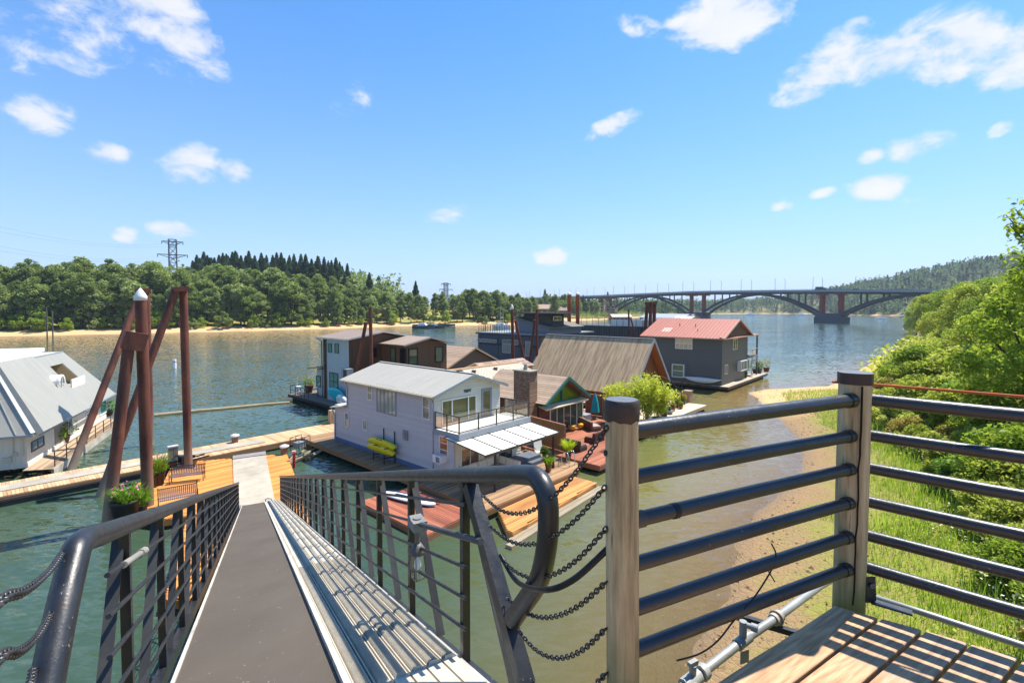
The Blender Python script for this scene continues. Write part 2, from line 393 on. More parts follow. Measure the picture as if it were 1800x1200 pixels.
    cc = t.nodes.new('ShaderNodeMix'); cc.data_type = 'RGBA'; t.links.new(n2.outputs[0], cc.inputs[0]); cc.inputs[6].default_value = tuple(v*CLOUDV for v in (.72, .78, .92))+(1,); cc.inputs[7].default_value = tuple(v*CLOUDV for v in (1.05, 1.03, 1.0))+(1,)
    t.links.new(cc.outputs[2], mx.inputs[7]); t.links.new(mx.outputs[2], bg.inputs[0]); bg.inputs[1].default_value = SKYSTR
SKYSTR = .13; CLOUDV = 4.5; SKYTINT = (.76, .96, 1.02, 1)
HZC = (2.25, 2.8, 4.4, 1)
make_world()
sd = bpy.data.lights.new('sun', 'SUN'); sd.energy = 4.9; sd.angle = rad(.53); sd.color = (1.0, .95, .865)
so = bpy.data.objects.new('sun', sd); COL.objects.link(so)
sv = Vector((math.sin(SUN_AZ)*math.cos(SUN_EL), math.cos(SUN_AZ)*math.cos(SUN_EL), math.sin(SUN_EL)))
so.rotation_euler = sv.to_track_quat('Z', 'Y').to_euler(); so.location = (60, 40, 120)
SC.view_settings.view_transform = 'Standard'; SC.view_settings.look = 'None'; SC.view_settings.exposure = .82; SC.view_settings.gamma = 1

# ------------------------------------------------------------------ the river and its banks
RIVER = np.array([(-6, -60), (-3, -20), (-1, -4), (1.2, 5), (3, 9.5), (4.7, 13), (7.3, 16.6), (9.6, 20.7), (12.4, 24.2), (16.6, 28.2), (20.5, 33.7), (23.2, 39.1), (25, 45.3), (28.1, 55.5),
  (29.2, 59.2), (32.3, 61.6), (42.4, 64.6), (57, 80), (84, 108), (135, 158), (187, 222), (199, 245), (206, 254), (222, 262), (330, 380), (600, 650), (565, 690), (560, 800), (640, 1010),
  (520, 1040), (370, 970), (262, 735), (182, 628), (88, 462), (40, 390), (6, 318), (0, 309), (-34, 292), (-66, 282), (-88, 250), (-119, 224), (-160, 194), (-189, 178), (-400, 100), (-900, -200), (-900, -800), (-40, -500)], float)
def sdist(X, Y):
    "distance from the waterline; negative over the river"
    d = np.full(X.shape, 1e9); ins = np.zeros(X.shape, bool); n = len(RIVER)
    for i in range(n):
        a, b = RIVER[i], RIVER[(i+1) % n]; e = b-a
        t = np.clip(((X-a[0])*e[0]+(Y-a[1])*e[1])/(e@e), 0, 1)
        d = np.minimum(d, np.hypot(X-a[0]-t*e[0], Y-a[1]-t*e[1]))
        c = (a[1] > Y) != (b[1] > Y)
        with np.errstate(divide='ignore', invalid='ignore'): xi = a[0]+(Y-a[1])*e[0]/np.where(e[1] == 0, 1e-9, e[1])
        ins ^= c & (X < xi)
    return np.where(ins, -d, d)
def vnoise(X, Y, s, seed=0):
    r = np.random.RandomState(seed); T = r.rand(256, 256); x = X/s; y = Y/s
    xi = np.floor(x).astype(int); yi = np.floor(y).astype(int); fx = x-xi; fy = y-yi; fx = fx*fx*(3-2*fx); fy = fy*fy*(3-2*fy)
    g = lambda i, j: T[i % 256, j % 256]
    return (g(xi, yi)*(1-fx)+g(xi+1, yi)*fx)*(1-fy)+(g(xi, yi+1)*(1-fx)+g(xi+1, yi+1)*fx)*fy
def sstep(x, a, b): t = np.clip((x-a)/(b-a), 0, 1); return t*t*(3-2*t)
def height(X, Y):
    X = np.asarray(X, float); Y = np.asarray(Y, float); d = sdist(X, Y)
    wob = (vnoise(X, Y, 9, 1)-.5)*3.0*sstep(np.abs(d), 1, 12)+(vnoise(X, Y, 2.2, 2)-.5)*.7
    dd = d+wob*.7
    near = (Y < 140) & (X > -60)
    z = np.where(dd < 0, np.maximum(dd*.11, -5.), 0.)
    zn = np.minimum(dd, 9)*.075+sstep(dd, 8, 30)*5.5+sstep(dd, 30, 90)*8
    zf = np.minimum(dd, 9)*.22+sstep(dd, 7, 40)*3
    k = sstep(Y, 90, 190)
    z = np.where(dd >= 0, zn*(1-k)+zf*k, z)
    land = sstep(d, 10, 60)
    z = z+land*13*np.exp(-(((X+185)/135)**2+((Y-360)/85)**2))          # fir ridge on the left bank
    z = z+land*106*np.exp(-(((X-1180)/560)**2+((Y-930)/330)**2))*sstep(X, 380, 900)       # wooded hill on the right
    z = z+land*20*sstep(Y, 900, 1700)
    z = z+np.where(d > -1, (vnoise(X, Y, .8, 5)-.5)*.10*sstep(d, -1, 2), 0)
    return z
def lines(spec):
    r = [spec[0][0]]
    for a, b, st in spec:
        n = max(1, int(round((b-a)/st))); r += list(np.linspace(a, b, n+1)[1:])
    return np.array(r)
def grid_mesh(name, xs, ys, zf, mat, drop=None):
    X, Y = np.meshgrid(xs, ys); Z = zf(X, Y); nx, ny = len(xs), len(ys)
    me = bpy.data.meshes.new(name); v = np.stack([X, Y, Z], -1).reshape(-1, 3)
    i = np.arange((ny-1)*(nx-1)); r, c = i//(nx-1), i % (nx-1); a = r*nx+c
    q = np.stack([a, a+1, a+nx+1, a+nx], 1)
    if drop is not None: q = q[~drop(X, Y).ravel()[q].all(1)]
    me.vertices.add(len(v)); me.vertices.foreach_set('co', v.ravel().astype(np.float32)); me.loops.add(q.size); me.loops.foreach_set('vertex_index', q.ravel().astype(np.int32))
    me.polygons.add(len(q)); me.polygons.foreach_set('loop_start', np.arange(0, q.size, 4, dtype=np.int32)); me.polygons.foreach_set('use_smooth', np.ones(len(q), bool)); me.update(calc_edges=True)
    d = sdist(X, Y).ravel(); at = me.attributes.new('shore', 'FLOAT', 'POINT'); at.data.foreach_set('value', d.astype(np.float32))
    me.materials.append(mat); o = bpy.data.objects.new(name, me); COL.objects.link(o); return struct(o)
def ground_mat():
    m = N('bank_earth'); at = m.n('Attribute', attribute_name='shore').outputs['Fac']; n1 = m.noise(.35, 8, .65, m.co()); n2 = m.noise(3.5, 6, .65, m.co()); n3 = m.noise(16, 5, .6, m.co())
    mud = m.mix(n3, lin('#6d563c'), lin('#ab8c62')); sand = m.mix(n3, lin('#b8925e'), lin('#d9b988')); gr = m.mix(n2, lin('#5f6424'), lin('#9c9a40')); 
    yp = m.sep(m.n('NewGeometry').outputs['Position'])[1]
    spit = m.math('MULTIPLY', m.math('SUBTRACT', yp, 44.), .14, clamp=True)
    far = m.math('MULTIPLY', m.math('SUBTRACT', yp, 150.), .02, clamp=True)
    c = m.mix(spit, mud, sand); c = m.mix(far, c, lin('#cda677'))
    # wet foot of the bank, moss and grass further up
    g0 = m.mix(spit, (1.3, 1.3, 1.3, 1), (7.5, 7.5, 7.5, 1)); g0 = m.mix(far, g0, (9, 9, 9, 1)); g0 = m.mix(m.math('MULTIPLY', m.math('SUBTRACT', yp, 420.), .02, clamp=True), g0, (3, 3, 3, 1))
    gf = m.math('ADD', m.math('MULTIPLY', m.math('SUBTRACT', at, g0), .45), m.math('MULTIPLY', m.math('SUBTRACT', n1, .5), 3.2), clamp=True)
    gf2 = m.math('MULTIPLY', gf, m.ramp(n2, [(.34, .35), (.55, 1.)]))
    gr = m.mix(m.math('MULTIPLY', m.math('SUBTRACT', yp, 420.), .02, clamp=True), gr, lin('#47592f')); c = m.mix(gf2, c, gr); wet = m.math('SUBTRACT', 1., m.math('MULTIPLY', m.math('ADD', at, .2), .9), clamp=True)
    c = m.mix(m.math('MULTIPLY', wet, .55), c, lin('#4d3b26')); m.base(c); m.rough(m.math('SUBTRACT', .95, m.math('MULTIPLY', wet, .4)))
    vo = m.n('TexVoronoi', feature='DISTANCE_TO_EDGE'); vo.inputs['Scale'].default_value = 3.2; m.t.links.new(m.co(), vo.inputs[0])
    crack = m.math('MINIMUM', m.math('MULTIPLY', vo.outputs[0], 8.), 1.)
    m.bump(m.math('ADD', m.math('MULTIPLY', crack, .35), m.math('ADD', m.math('MULTIPLY', n2, .8), m.math('MULTIPLY', n3, .5))), .8, .09); return m.m
def water_mat():
    m = N('river_water'); at = m.n('Attribute', attribute_name='shore').outputs['Fac']
    gp = m.n('NewGeometry').outputs['Position']
    def nz(sc, stretch, det, rot=0, rough=.6):
        mp = m.n('Mapping'); mp.inputs['Scale'].default_value = stretch; mp.inputs['Rotation'].default_value = (0, 0, rot); m.t.links.new(gp, mp.inputs[0]); return m.noise(sc, det, rough, mp.outputs[0], .3)
    a = nz(2.6, (.55, 1.2, 1), 5, .5); b = nz(.75, (.5, 1.1, 1), 3, .35); c2 = nz(.03, (1, .35, 1), 3, .2)
    calm = m.ramp(nz(.045, (.6, 1.3, 1), 3, .9), [(.38, .45), (.62, 1.)])
    d3 = nz(7.5, (.5, 1.2, 1), 3, .7); h = m.math('ADD', m.math('ADD', m.math('MULTIPLY', a, .75), m.math('MULTIPLY', d3, .22)), m.math('MULTIPLY', b, 1.0))
    def slope(sc, stretch, rot, det, k):
        mp = m.n('Mapping'); mp.inputs['Scale'].default_value = stretch; mp.inputs['Rotation'].default_value = (0, 0, rot); m.t.links.new(gp, mp.inputs[0])
        col = m.noise(sc, det, .55, mp.outputs[0], .4, out='Color'); s1 = m.n('VectorMath', operation='SUBTRACT'); m.t.links.new(col, s1.inputs[0]); s1.inputs[1].default_value = (.5, .5, .5)
        s2 = m.n('VectorMath', operation='MULTIPLY'); m.t.links.new(s1.outputs[0], s2.inputs[0]); s2.inputs[1].default_value = (k*.75, k*1.25, 0); return s2.outputs[0]
    sa = m.n('VectorMath', operation='ADD'); m.t.links.new(slope(3.6, (.5, 1.25, 1), .45, 4, WAVE*.8), sa.inputs[0]); m.t.links.new(slope(1.15, (.45, 1.3, 1), .3, 2, WAVE*.33), sa.inputs[1])
    sb = m.n('VectorMath', operation='SCALE'); m.t.links.new(sa.outputs[0], sb.inputs[0]); m.t.links.new(m.math('MULTIPLY', calm, m.math('MINIMUM', m.math('ADD', .75, m.math('MULTIPLY', at, -.010)), 1.7)), sb.inputs['Scale'])
    sc_ = m.n('VectorMath', operation='ADD'); m.t.links.new(sb.outputs[0], sc_.inputs[0]); sc_.inputs[1].default_value = (0, 0, 1); bp = m.n('VectorMath', operation='NORMALIZE'); m.t.links.new(sc_.outputs[0], bp.inputs[0])
    shal = m.math('ADD', 1., m.math('MULTIPLY', at, .085), clamp=True)      # 1 on the waterline, 0 from 12 m out
    mid = m.math('ADD', 1., m.math('MULTIPLY', at, .035), clamp=True)
    deep = m.mix(c2, lin('#2f3f30'), lin('#3f5440')); olive = lin('#6d7038'); tan = lin('#9c8050')
    xy = m.sep(gp); lf = m.math('MULTIPLY', m.math('ADD', xy[0], 6.), .06, clamp=True); nr = m.math('SUBTRACT', 1., m.math('MULTIPLY', m.math('SUBTRACT', xy[1], 70.), .02), clamp=True)
    nb = m.math('MULTIPLY', nr, lf); c = m.mix(m.math('MULTIPLY', m.math('MULTIPLY', m.math('POWER', mid, .8), .95), nb), deep, olive); c = m.mix(m.math('MULTIPLY', m.math('POWER', shal, 1.6), nb), c, tan)
    df = m.n('BsdfDiffuse'); m.t.links.new(c, df.inputs[0]); m.t.links.new(bp.outputs[0], df.inputs['Normal'])
    tr = m.n('BsdfTransparent'); tr.inputs[0].default_value = (.80, .74, .52, 1)
    under = m.n('MixShader'); m.t.links.new(m.math('MULTIPLY', m.math('POWER', shal, 2.2), .72), under.inputs[0]); m.t.links.new(df.outputs[0], under.inputs[1]); m.t.links.new(tr.outputs[0], under.inputs[2])
    gl = m.n('BsdfGlossy'); gl.inputs['Roughness'].default_value = .07; gl.inputs[0].default_value = (1, 1, 1, 1); m.t.links.new(bp.outputs[0], gl.inputs['Normal'])
    fr = m.n('Fresnel'); fr.inputs['IOR'].default_value = 1.36; m.t.links.new(bp.outputs[0], fr.inputs['Normal'])
    mx = m.n('MixShader'); m.t.links.new(fr.outputs[0], mx.inputs[0]); m.t.links.new(under.outputs[0], mx.inputs[1]); m.t.links.new(gl.outputs[0], mx.inputs[2]); m.t.links.new(mx.outputs[0], m.out.inputs[0]); return m.m
WAVE = 1.0
XS = lines([(-9000, -1500, 1500), (-1500, -400, 110), (-400, -20, 14), (-20, 0, 2), (0, 44, .4), (44, 100, 1.6), (100, 400, 10), (400, 1700, 32), (1700, 9000, 1500)])
YS = lines([(-9000, -1000, 2000), (-1000, -60, 120), (-60, 4, 8), (4, 40, .4), (40, 72, .8), (72, 150, 2.6), (150, 330, 5), (330, 1100, 26), (1100, 1700, 80), (1700, 12000, 1500)])
terrain = grid_mesh('ground', XS, YS, height, ground_mat())
XW = lines([(-2500, -1000, 700), (-1000, -60, 60), (-60, 60, 2), (60, 700, 20)]); YW = lines([(-1000, -60, 200), (-60, 100, 2), (100, 330, 10), (330, 1100, 30)])
water = grid_mesh('river_water', XW, YW, lambda X, Y: X*0., water_mat(), drop=lambda X, Y: sdist(X, Y) > 45)
# ------------------------------------------------------------------ gangway and upper deck (foreground)
GD = Vector((-460, 850)).normalized()                   # the way the gangway descends
GS = 298/math.hypot(460, 850)
FG = Fr((0, 0), (GD.y, -GD.x))                          # x = t across (right +), y = s along
def GW(t, s, h=0): 
    "point on the gangway: across t, along s, h above the walking surface"
    p = FG.W(t, s); p.z = CAMZ-1.37-GS*s+h; return p
SB = (CAMZ-1.37-.62)/GS                                   # where it meets the landing
S0 = 1.62
blk = black_steel(); RX = 1.2; LX = -.654; HR = 1.2
gw = thing('gangway', 'long steel gangway with black truss railings sloping down to the orange landing', 'gangway', Matrix.Translation(GW(0, S0)))
def mat_rubber():
    m = N('walkway_mat'); n1 = m.noise(1.1, 5, .6, m.co(scale=(1, .5, 1))); n2 = m.noise(120, 3, .7, m.co()); n3 = m.noise(14, 5, .75, m.co())
    c = m.mix(n1, lin('#453d35'), lin('#645a4d')); c = m.mix(m.ramp(n3, [(.665, 0.), (.68, 1.)]), c, lin('#a39b90')); m.base(c); m.rough(.75); m.bump(n2, .5, .003); return m.m
def mat_grate():
    m = N('serrated_aluminium'); o = m.sep(m.co('Object')); n1 = m.noise(3, 5, .6, m.co())
    m.base(m.mix(n1, lin('#a89f8e'), lin('#d9d0bd'))); m.metal(.15); m.rough(.55); m.bump(m.noise(60, 2, .5, m.co()), .5, .004); return m.m
alum = paint('#bfb9ac', .5, .2)
def curbm():
    m = N('worn_white_channel'); n1 = m.noise(9, 6, .7, m.co()); n2 = m.noise(3, 4, .6, m.co()); c = m.mix(m.ramp(n2, [(.4, 0.), (.7, 1.)]), lin('#cfc8ba'), lin('#a29c90')); c = m.mix(m.ramp(n1, [(.62, 0.), (.68, .9)]), c, lin('#6e4634')); m.base(c); m.rough(.6); m.bump(n1, .4, .004); return m.m
CURB = curbm()

mb = MB(); mb.add([GW(-.5, S0, .012), GW(.453, S0, .012), GW(.453, SB+.1, .012), GW(-.5, SB+.1, .012)], [(0, 1, 2, 3)])
o = mb.build('walkway_mat', mat_rubber(), gw)
mb = MB(); mb.add([GW(t, s, h) for h in (-.06, 0) for t, s in ((-.53, S0), (RX-.04, S0), (RX-.04, SB), (-.53, SB))], [(3, 2, 1, 0), (4, 5, 6, 7), (0, 1, 5, 4), (1, 2, 6, 5), (2, 3, 7, 6), (3, 0, 4, 7)])
mb.build('deck_plate', alum, gw)
# left curb and the raised lip right of the mat
for nm, t0, t1, h in (('curb', -.525, -.5, .03), ('curb', .453, .492, .055)):
    mb = MB(); mb.add([GW(t, s, z) for z in (0, h) for t, s in ((t0, S0), (t1, S0), (t1, SB), (t0, SB))], [(3, 2, 1, 0), (4, 5, 6, 7), (0, 1, 5, 4), (1, 2, 6, 5), (2, 3, 7, 6), (3, 0, 4, 7)]); mb.build(nm, CURB, gw)
# serrated grating planks: ribbed slats with low teeth across
gp_ = MB(); ng = 6; gw0, gw1 = .50, RX-.07
for i in range(ng):
    a = gw0+(gw1-gw0)*i/ng+.006; b = gw0+(gw1-gw0)*(i+1)/ng-.006; hh = .04
    gp_.add([GW(t, s, z) for z in (.0, hh-.012) for t, s in ((a, S0), (b, S0), (b, SB), (a, SB))], [(3, 2, 1, 0), (4, 5, 6, 7), (0, 1, 5, 4), (1, 2, 6, 5), (2, 3, 7, 6), (3, 0, 4, 7)])
    s = S0+1.2
    while s < SB-.1:
        st = .021 if s < 7 else (.05 if s < 14 else .12); k = len(gp_.v); zz = hh+.012
        gp_.v += [tuple(GW(a+.008, s, hh-.012)), tuple(GW(b-.008, s, hh-.012)), tuple(GW(b-.02, s+st*.42, zz)), tuple(GW(a+.02, s+st*.42, zz)), tuple(GW(b-.008, s+st*.8, hh-.012)), tuple(GW(a+.008, s+st*.8, hh-.012))]
        gp_.f += [(k, k+1, k+2, k+3), (k+3, k+2, k+4, k+5)]; gp_.sm += [False]*2; s += st
gp_.build('side_grating', mat_grate(), gw)
mb = MB(); mb.tube([GW(.52, SB+.05, .0), GW(.52, SB+.12, .14), GW(.62, SB+.14, .17), GW(.78, SB+.1, .12), GW(.8, SB+.0, .0)], .02, 8); mb.build('lifting_handle', blk, gw)
def smooth(pts, k=5):
    pts = [Vector(p) for p in pts]; r = []
    for i in range(len(pts)-1):
        p0, p1, p2, p3 = pts[max(i-1, 0)], pts[i], pts[i+1], pts[min(i+2, len(pts)-1)]
        for j in range(k):
            t = j/k; r.append(.5*((2*p1)+(p2-p0)*t+(2*p0-5*p1+4*p2-p3)*t*t+(3*p1-p0-3*p2+p3)*t**3))
    return r+[pts[-1]]
def onT(t, px, py):
    s, z = FG.hit('x', t, px, py); return FG.W(t, s, z)
# right railing: handrail with a hooked end loop
loop = [onT(RX, *p) for p in ((925, 834), (947, 843), (960, 868), (964, 900), (962, 950), (952, 1005), (938, 1035), (915, 1068), (902, 1088))]
h0 = onT(RX, 925, 834); hend = GW(RX, SB+.1, HR-.02)
TR = [hend, (hend+h0)/2, h0+(hend-h0)*.02]+loop
mb = MB(); mb.tube([TR[0], TR[2]]+smooth([TR[2]]+loop, 5)[1:], .05, 16); 
mb.build('handrail', blk, gw)
def railing(X, s_first, side):
    n = int((SB-s_first)/1.17); step = (SB-s_first-.15)/n
    for k in range(n+1):
        s = s_first+k*step; a = GW(X, s, -.05); b = GW(X, s, HR-.03); b = Vector((a.x, a.y, b.z))
        m = MB(); m.bar(a, b, .05, .05, up=(GD.x, GD.y, 0)); m.build('upright', blk, gw)
        if k < n or True:
            top = GW(X+.03*side, s+.03, HR-.04); bot = GW(X+.03*side, s-step*.55, -.05)
            if s-step*.55 > S0-.8:
                m = MB(); m.bar(top, bot, .058, .012, up=(GD.x, GD.y, 0)); m.build('brace', paint('#4a4946', .4, .3), gw)
    m = MB()
    for h in (.20, .40, .60, .80, 1.0): m.tube([GW(X-.035*side, s_first-.1 if side > 0 else s_first-.55, h), GW(X-.035*side, SB, h)], .0125, 8)
    m.build('rail_rods', blk, gw)
    m = MB(); m.bar(GW(X, S0, -.1), GW(X, SB, -.1), .07, .10); m.build('bottom_chord', blk, gw)
railing(RX, 2.86, 1); railing(LX, 3.45, -1)
# slanted end posts
m = MB(); m.bar(onT(RX, 826, 852), onT(RX, 935, 1240), .075, .085, up=(GD.x, GD.y, 0)); m.build('end_post', blk, gw)
l0 = onT(LX, 172, 941); lend = GW(LX, SB+.05, HR-.03)
m = MB(); m.tube([lend, l0]+smooth([l0, onT(LX, 150, 948), onT(LX, 136, 962), onT(LX, 128, 990), onT(LX, 108, 1075), onT(LX, 78, 1225), onT(LX, 45, 1400)], 4)[1:], .052, 16); m.build('handrail', blk, gw)
m = MB(); m.tube([GW(LX+.04, 3.2, 1.0), GW(LX+.04, 3.75, 1.0)], .019, 8); m.tube([GW(LX+.04, 3.62, 1.0), GW(LX+.04, 3.75, 1.0)], .026, 8); m.build('conduit_coupling', paint('#9a958c', .6, .3), gw)
# electric conduit with junction box carried on the right railing
m = MB(); ca = GW(RX-.05, 2.5, .80); cb = GW(RX-.05, 3.62, .80); m.tube([ca, cb], .02, 10); 
m.build('conduit', paint('#57585a', .5, .3), gw)
m = MB(); jb = GW(RX-.05, 3.72, .80); m.cbox(jb-Vector((0, 0, .035)), .11, .17, .075, math.atan2(GD.y, GD.x)-math.pi/2); m.tube([jb+Vector((0, 0, .03)), jb+Vector((0, 0, .05))], .035, 10); m.build('junction_box', paint('#8e8d88', .6, .25), gw)
lp = thing('jar_lamp', 'glass jar lamp hanging below the junction box on the gangway rail', 'lamp', Matrix.Translation(jb-Vector((0, 0, .5))))
m = MB(); m.tube([jb-Vector((0, 0, .03)), jb-Vector((0, 0, .17))], .022, 10); m.lathe(jb-Vector((0, 0, .24)), [(.065, 0), (.062, .03), (.045, .055), (.03, .08)], 16); m.build('lamp_cap', paint('#77736c', .5, .3), lp)
m = MB(); m.lathe(jb-Vector((0, 0, .46)), [(.01, 0), (.035, .006), (.05, .03), (.056, .08), (.056, .18), (.05, .22)], 18); m.build('glass_jar', clear_glass(), lp)
m = MB(); m.lathe(jb-Vector((0, 0, .38)), [(.004, 0), (.022, .012), (.03, .04), (.024, .075), (.014, .10), (.014, .14)], 14); m.build('bulb', paint('#e6ebee', .25, .02), lp)
m = MB(); 
for a in range(4):
    q = jb-Vector((0, 0, .46)); c, s_ = .062*math.cos(a*math.pi/2), .062*math.sin(a*math.pi/2); m.tube([q+Vector((c, s_, .23)), q+Vector((c, s_, .02)), q+Vector((0, 0, -.01))], .004, 5)
m.build('wire_guard', paint('#77736c', .5, .3), lp)

# ---- platform
ZD = CAMZ-1.5
C0 = P(1465, 1062, ZD); A1 = P(1254, 1200, ZD); B1 = P(1800, 1155, ZD)
dA = (A1-C0).normalized(); FD = Fr(C0, (-dA.x, -dA.y)); 
# FD: x runs away from the camera along the boards; the deck lies at x<0
bl = FD.L(B1); kx = bl.x/bl.y      # the far edge is skewed
def mat_plank():
    m = N('weathered_decking'); isl = m.island(); tc = m.n('TexCoord'); mp = m.n('Mapping'); mp.inputs['Scale'].default_value = (.55, 7, 7); m.t.links.new(tc.outputs['Object'], mp.inputs[0])
    cx = m.n('CombineXYZ')
    for i in range(3): m.set(cx.inputs[i], m.math('MULTIPLY', isl, 9.3))
    m.t.links.new(cx.outputs[0], mp.inputs['Location']); 
    vo = m.n('TexVoronoi', feature='SMOOTH_F1'); vo.inputs['Scale'].default_value = 2.1; m.t.links.new(m.co(scale=(.6, 1.1, .2)), vo.inputs[0])
    knot = m.ramp(vo.outputs['Distance'], [(.03, 1.), (.075, 0.)])
    g1 = m.noise(1.1, 3, .5, mp.outputs[0], .8); wv = m.math('SINE', m.math('ADD', m.math('MULTIPLY', g1, 46.), m.math('MULTIPLY', vo.outputs['Distance'], 10.)))
    g2 = m.noise(7, 6, .7, mp.outputs[0]); f = m.math('ADD', m.math('MULTIPLY', wv, .05), m.math('ADD', m.math('MULTIPLY', g2, .6), m.math('MULTIPLY', isl, .22)))
    c = m.ramp(f, [(.2, '#8e6846'), (.40, '#c49a72'), (.62, '#dcb892')]); gy = m.noise(1.3, 5, .6, m.co()); c = m.mix(m.ramp(gy, [(.42, 0.), (.7, .45)]), c, lin('#9c938a'))
    c = m.mix(knot, c, lin('#5a3420')); c = m.mix(m.ramp(m.noise(6, 6, .7, mp.outputs[0]), [(.64, 0.), (.70, .5)]), c, lin('#4a3a2e')); m.base(c); m.rough(.72); m.bump(f, .5, .008); return m.m
dk = thing('upper_deck', 'weathered plank deck at the head of the gangway', 'deck', FD.M(ZD-.2))
bw = FD.L(P(1565, 1072, ZD)).y; widths = [0, .187]
pl = mat_plank(); ys = [0.0, FD.L(P(1565, 1072, ZD)).y, FD.L(P(1637, 1095, ZD)).y, FD.L(P(1712, 1122, ZD)).y, FD.L(P(1797, 1153, ZD)).y]
stp = ys[-1]-ys[-2]
while ys[-1] > -5.2: ys.append(ys[-1]+stp)
rr = random.Random(3); lim = FD.L(FG.W(RX+.06, 0)); 
for i in range(len(ys)-1):
    a, b = ys[i]-.006, ys[i+1]+.008; m = MB(FD.M(0)); j = rr.uniform(-.012, .012); z = ZD+rr.uniform(-.003, .002)
    m.prism([(-4.2, a), (kx*a+j, a), (kx*b+j, b), (-4.2, b)], z-.045, z); m.build('deck_board', pl, dk, bevel=.005)
m = MB(FD.M(0))
for x in (-.35, -1.2, -2.4, -3.6): m.box(x-.06, x+.06, -5.2, -.03, ZD-.28, ZD-.05)
m.box(-4.2, -.1, -.09, -.03, ZD-.27, ZD-.05)
m.build('joist', wood('#3c3028', '#6a5848', .85, 'y'), dk)
m = MB(FD.M(0))
for x in (-1.0, -3.4):
    for y in (-.6, -3.0): m.cyl((x, y), .15, -1.5, ZD-.28, 14)
m.build('support_pile', wood('#4a3d31', '#7d6a56', .85, 'z'), dk)

# ---- pipe railing with two wooden posts
p1 = P(1091, 1200, ZD+.0); LPp = Vector((.418, 1.83, 0)); d2 = D(1500, 800, 2.50); RPp = Vector((d2.x, d2.y, 0))
pr = thing('pipe_railing', 'black pipe railing on two weathered wooden posts along the upper deck', 'railing', Matrix.Translation((RPp.x, RPp.y, ZD)))
def mat_post():
    m = N('weathered_post'); n1 = m.noise(4.5, 7, .65, m.co(scale=(3.2, 3.2, .28)), .4); n2 = m.noise(1.4, 5, .6, m.co()); n3 = m.noise(30, 4, .6, m.co(scale=(2, 2, .12)))
    c = m.ramp(m.math('ADD', m.math('MULTIPLY', n1, .7), m.math('MULTIPLY', n3, .3)), [(.33, '#6f6049'), (.48, '#a6946f'), (.66, '#cbbb96')])
    c = m.mix(m.ramp(n2, [(.5, 0.), (.75, .45)]), c, lin('#8d6a4c')); zz = m.sep(m.n('NewGeometry').outputs['Position'])[2]
    gm = m.math('MULTIPLY', m.math('SUBTRACT', ZD+.35, zz), 3.0, clamp=True); c = m.mix(m.math('MULTIPLY', gm, m.ramp(n2, [(.35, 0.), (.6, .8)])), c, lin('#6c7340'))
    c = m.mix(m.ramp(n3, [(.66, 0.), (.72, .75)]), c, lin('#2f271f')); m.base(c); m.rough(.85); m.bump(m.math('ADD', n1, n3), .5, .012); return m.m
pm = mat_post()
def tarcap():
    m = N('tar_cap'); n1 = m.noise(9, 6, .6, m.co()); m.base(m.mix(n1, lin('#26201e'), lin('#5a4a40'))); m.rough(.5); m.bump(n1, .8, .02)
    up = m.sep(m.n('NewGeometry').outputs['Normal'])[2]; m.base(m.mix(m.math('GREATER_THAN', up, .7), m.mix(n1, lin('#26201e'), lin('#4d3d34')), m.mix(n1, lin('#4a4d54'), lin('#6e7078')))); return m.m
tc_ = tarcap()
ztL = D(1084, 703, LPp.y).z; ztR = D(1500, 655, RPp.y).z
m = MB(); n = 24; prof = []; lean = -.012
def wobpost(mb, c, r, z0, z1, seed, n=26, sq=0., dx=0.):
    rr = random.Random(seed); ph = [rr.uniform(0, 6.3) for _ in range(4)]; vs = []; zs = [z0+(z1-z0)*i/14 for i in range(15)]
    for z in zs:
        for j in range(n):
            a = 2*math.pi*j/n; q = r*(1+.012*math.sin(3*a+ph[0]+z)+.01*math.sin(5*a+ph[1])+.006*math.sin(z*9+ph[2]))
            if sq: q *= (1-sq)+sq/max(abs(math.cos(a+.5)), abs(math.sin(a+.5)))
            vs.append((c[0]+q*math.cos(a)+dx*(z-z1), c[1]+q*math.sin(a), z))
    m_ = len(zs); fs = [(i*n+j, i*n+(j+1) % n, (i+1)*n+(j+1) % n, (i+1)*n+j) for i in range(m_-1) for j in range(n)]
    mb.add(vs, fs, None, True); mb.add(vs[-n:], [tuple(range(n))])
rL = .062; rR = .078
wobpost(m, LPp, rL, ZD-1.4, ztL-.01, 1, dx=-.012); postL = m.build('post', pm, pr)
m = MB(); vs = []; n = 30
for k, (rk, z) in enumerate([(rL*1.06, -.075), (rL*1.10, -.05), (rL*1.09, -.02), (rL*1.06, -.004), (rL*.96, .004)]):
    for j in range(n):
        a = 2*math.pi*j/n; vs.append((LPp.x+rk*math.cos(a)*(1+.025*math.sin(7*a+k)), LPp.y+rk*math.sin(a)*(1+.025*math.sin(7*a+k)), ztL+z-(.0035*math.sin(9*a)+.003*math.sin(4*a+1) if k == 0 else 0)))
m.add(vs, [(i*n+j, i*n+(j+1) % n, (i+1)*n+(j+1) % n, (i+1)*n+j) for i in range(4) for j in range(n)], None, True); m.add(vs[-n:], [tuple(range(n))]); m.build('post_cap', tc_, postL)
m = MB(); m.torus(Matrix.Translation((LPp.x-rL-.002, LPp.y-.012, ztL-.2)) @ Matrix.Rotation(math.pi/2, 4, 'Y'), .006, .006, 0, 12, 6); pass
m.build('bolt_head', blk, postL)
m = MB(); wobpost(m, RPp, rR*.93, ZD-.9, ztR-.01, 5, 32, .42, .004); postR = m.build('post', pm, pr)
m = MB(); wobpost(m, RPp, rR*1.0, ztR-.055, ztR+.004, 5, 32, .42); m.build('post_cap', tc_, postR)
